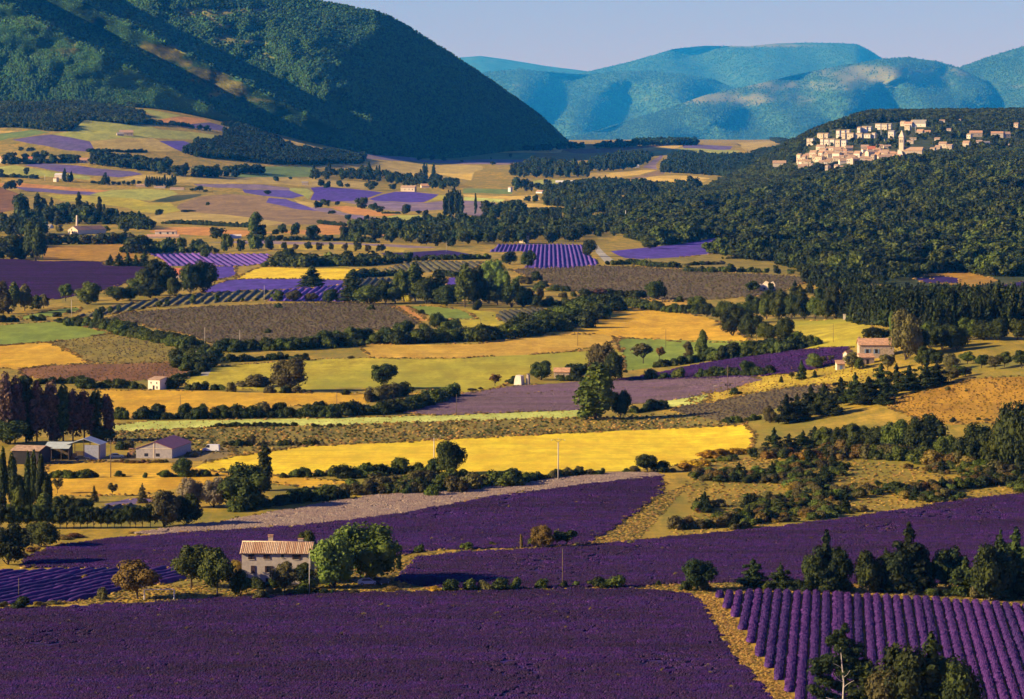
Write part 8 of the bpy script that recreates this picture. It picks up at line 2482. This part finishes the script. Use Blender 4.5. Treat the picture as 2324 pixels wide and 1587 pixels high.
def football_goal():
    a, b = gp(*K('G', [(957, 1266)])[0]), gp(*K('G', [(1155, 1264)])[0])
    root = empty('football_goal', a)
    tag(root, 'white football goal on the dry lawn by the round tree', 'goal')
    d = b - a
    h = 70 * FR['G'][2] * mpp(a.y)
    MB().tube([(0, 0, -.1), (0, 0, h)], .075, 8).build('post', WHITE, root)
    MB().tube([(d.x, d.y, d.z - .1), (d.x, d.y, d.z + h)], .075, 8).build('post', WHITE, root)
    MB().tube([(-.05, 0, h), (d.x + .05, d.y, d.z + h)], .075, 8).build('crossbar', WHITE, root)
    for q in (Vector((0, 0, 0)), d):
        MB().tube([(q.x, q.y, q.z + h), (q.x, q.y + 1.2, q.z + h * .8), (q.x, q.y + 1.5, q.z)], .04, 6).build('stay', WHITE, root)


football_goal()


def car(fr, x, y, label, paint, rz, van=False, L=4.1):
    p = gp(*K(fr, [(x, y)])[0])
    root = empty('van' if van else 'car', p, math.radians(rz))
    tag(root, label, 'van' if van else 'car')
    pm = solid('paint_' + paint[0], paint[1], .35, .04, 2, .5)
    w, h = 1.7, 1.42 if not van else 2.1
    hl = L / 2
    if van:
        prof = [(-hl, .35), (hl, .35), (hl, .95), (hl - .7, 1.15), (hl - 1.3, h), (-hl + .1, h), (-hl, .9)]
    else:
        prof = [(-hl, .35), (hl, .35), (hl, .75), (hl - .15, .86), (hl - 1.1, .94), (hl - 1.75, h), (-hl + .9, h), (-hl + .35, 1.0), (-hl, .92)]
    b = MB().prism(prof, -w / 2, w / 2)
    body = b.build('body', pm, root)
    gl = MB()
    if van:
        gl.prism([(hl - .78, 1.2), (hl - 1.3, h - .1), (hl - 2.1, h - .1), (hl - 2.1, 1.2)], -w / 2 - .01, w / 2 + .01)
    else:
        gl.prism([(hl - 1.2, .98), (hl - 1.78, h - .08), (-hl + .98, h - .08), (-hl + .55, 1.0)], -w / 2 - .01, w / 2 + .01)
    gl.build('side_windows', DARKIN, root)
    for sx in (-1, 1):
        for sy in (-1, 1):
            wh = MB().tube([(sx * (hl - .75), sy * (w / 2 - .18), .32), (sx * (hl - .75), sy * (w / 2 + .02), .32)], .32, 14).build('wheel', STEEL, root)
            MB().tube([(sx * (hl - .75), sy * (w / 2 + .02), .32), (sx * (hl - .75), sy * (w / 2 + .04), .32)], .18, 10).build('rim', TIN, wh)
    for sy in (-1, 1):
        MB().box(hl - .02, hl + .03, sy * .6 - .15, sy * .6 + .15, .6, .75).build('headlight', WHITE, root)
        MB().box(-hl - .03, -hl + .02, sy * .6 - .12, sy * .6 + .12, .7, .9).build('tail_light', TINPINK, root)


car('X', 1945, 810, 'white blue car parked under the huge tree at the near farm', ('palegrey', (.55, .60, .66)), 8)
car('X', 2125, 800, 'dark car at the right of the white blue car', ('dark', (.03, .035, .05)), 60)
car('S', 1400, 640, 'dark car before the open farm shed', ('dark', (.03, .035, .05)), 4)
car('S', 1985, 600, 'pale green car between shed and barn', ('palegreen', (.42, .50, .38)), 15)
car('T', 1620, 485, 'white van parked right of the barn', ('white', (.75, .75, .74)), 172, True, 4.8)


def tractor():
    p = gp(*K('T', [(265, 580)])[0])
    root = empty('tractor', p, math.radians(80))
    tag(root, 'brownish tractor with a cab against the left barn wall', 'tractor')
    pm = solid('paint_rust', (.30, .16, .08), .6, .2, 3, .3)
    MB().box(.2, 2.1, -.38, .38, .7, 1.45).build('hood', pm, root)
    MB().box(-1.0, .2, -.6, .6, .7, 1.3).build('body', pm, root)
    c = MB().box(-1.0, .25, -.62, .62, 2.45, 2.58)
    for sx in (-.95, .15):
        for sy in (-.56, .56):
            c.box(sx - .05, sx + .05, sy - .05, sy + .05, 1.3, 2.45)
    c.build('cab', pm, root)
    for x, r in ((-.7, .75), (1.6, .42)):
        for sy in (-1, 1):
            MB().tube([(x, sy * .62, r), (x, sy * .95, r)], r, 16).build('wheel', STEEL, root)


tractor()
# bales and stacked sheets near the sheds, earth bank before the barn
for i, (x, y) in enumerate(((1240, 600), (1300, 605), (1265, 545))):
    q = gp(*K('S', [(x, 618)])[0])
    o = MB().box(-.55, .55, -.45, .45, -.1, .85).build('straw_bale', solid('straw', (.42, .24, .09), .95, .3, 5, .1))
    o.location = q + Vector((0, .8, .85 if i == 2 else .1))
    tag(o, ('lower left', 'lower right', 'topmost')[i] + ' straw bale under the open shed', 'bale', 'straw bales in the shed')
for i, (fr, x, y, w, hh) in enumerate((('T', 300, 680, 380, 60), ('T', 650, 670, 380, 55), ('S', 1650, 650, 330, 45), ('S', 2150, 665, 380, 60), ('T', 1300, 570, 260, 40))):
    hedge(fr, [(x - w / 2, y), (x, y + 6), (x + w / 2, y)], hh, ['heath', 'golden', 'olive', 'brown'], ['rusty weeds on the bank left of the barn windows', 'rusty weeds on the bank right below the barn', 'weeds before the open shed', 'rusty weeds between shed and barn', 'weeds right of the barn'][i], name='weed_bank', cat='weeds')
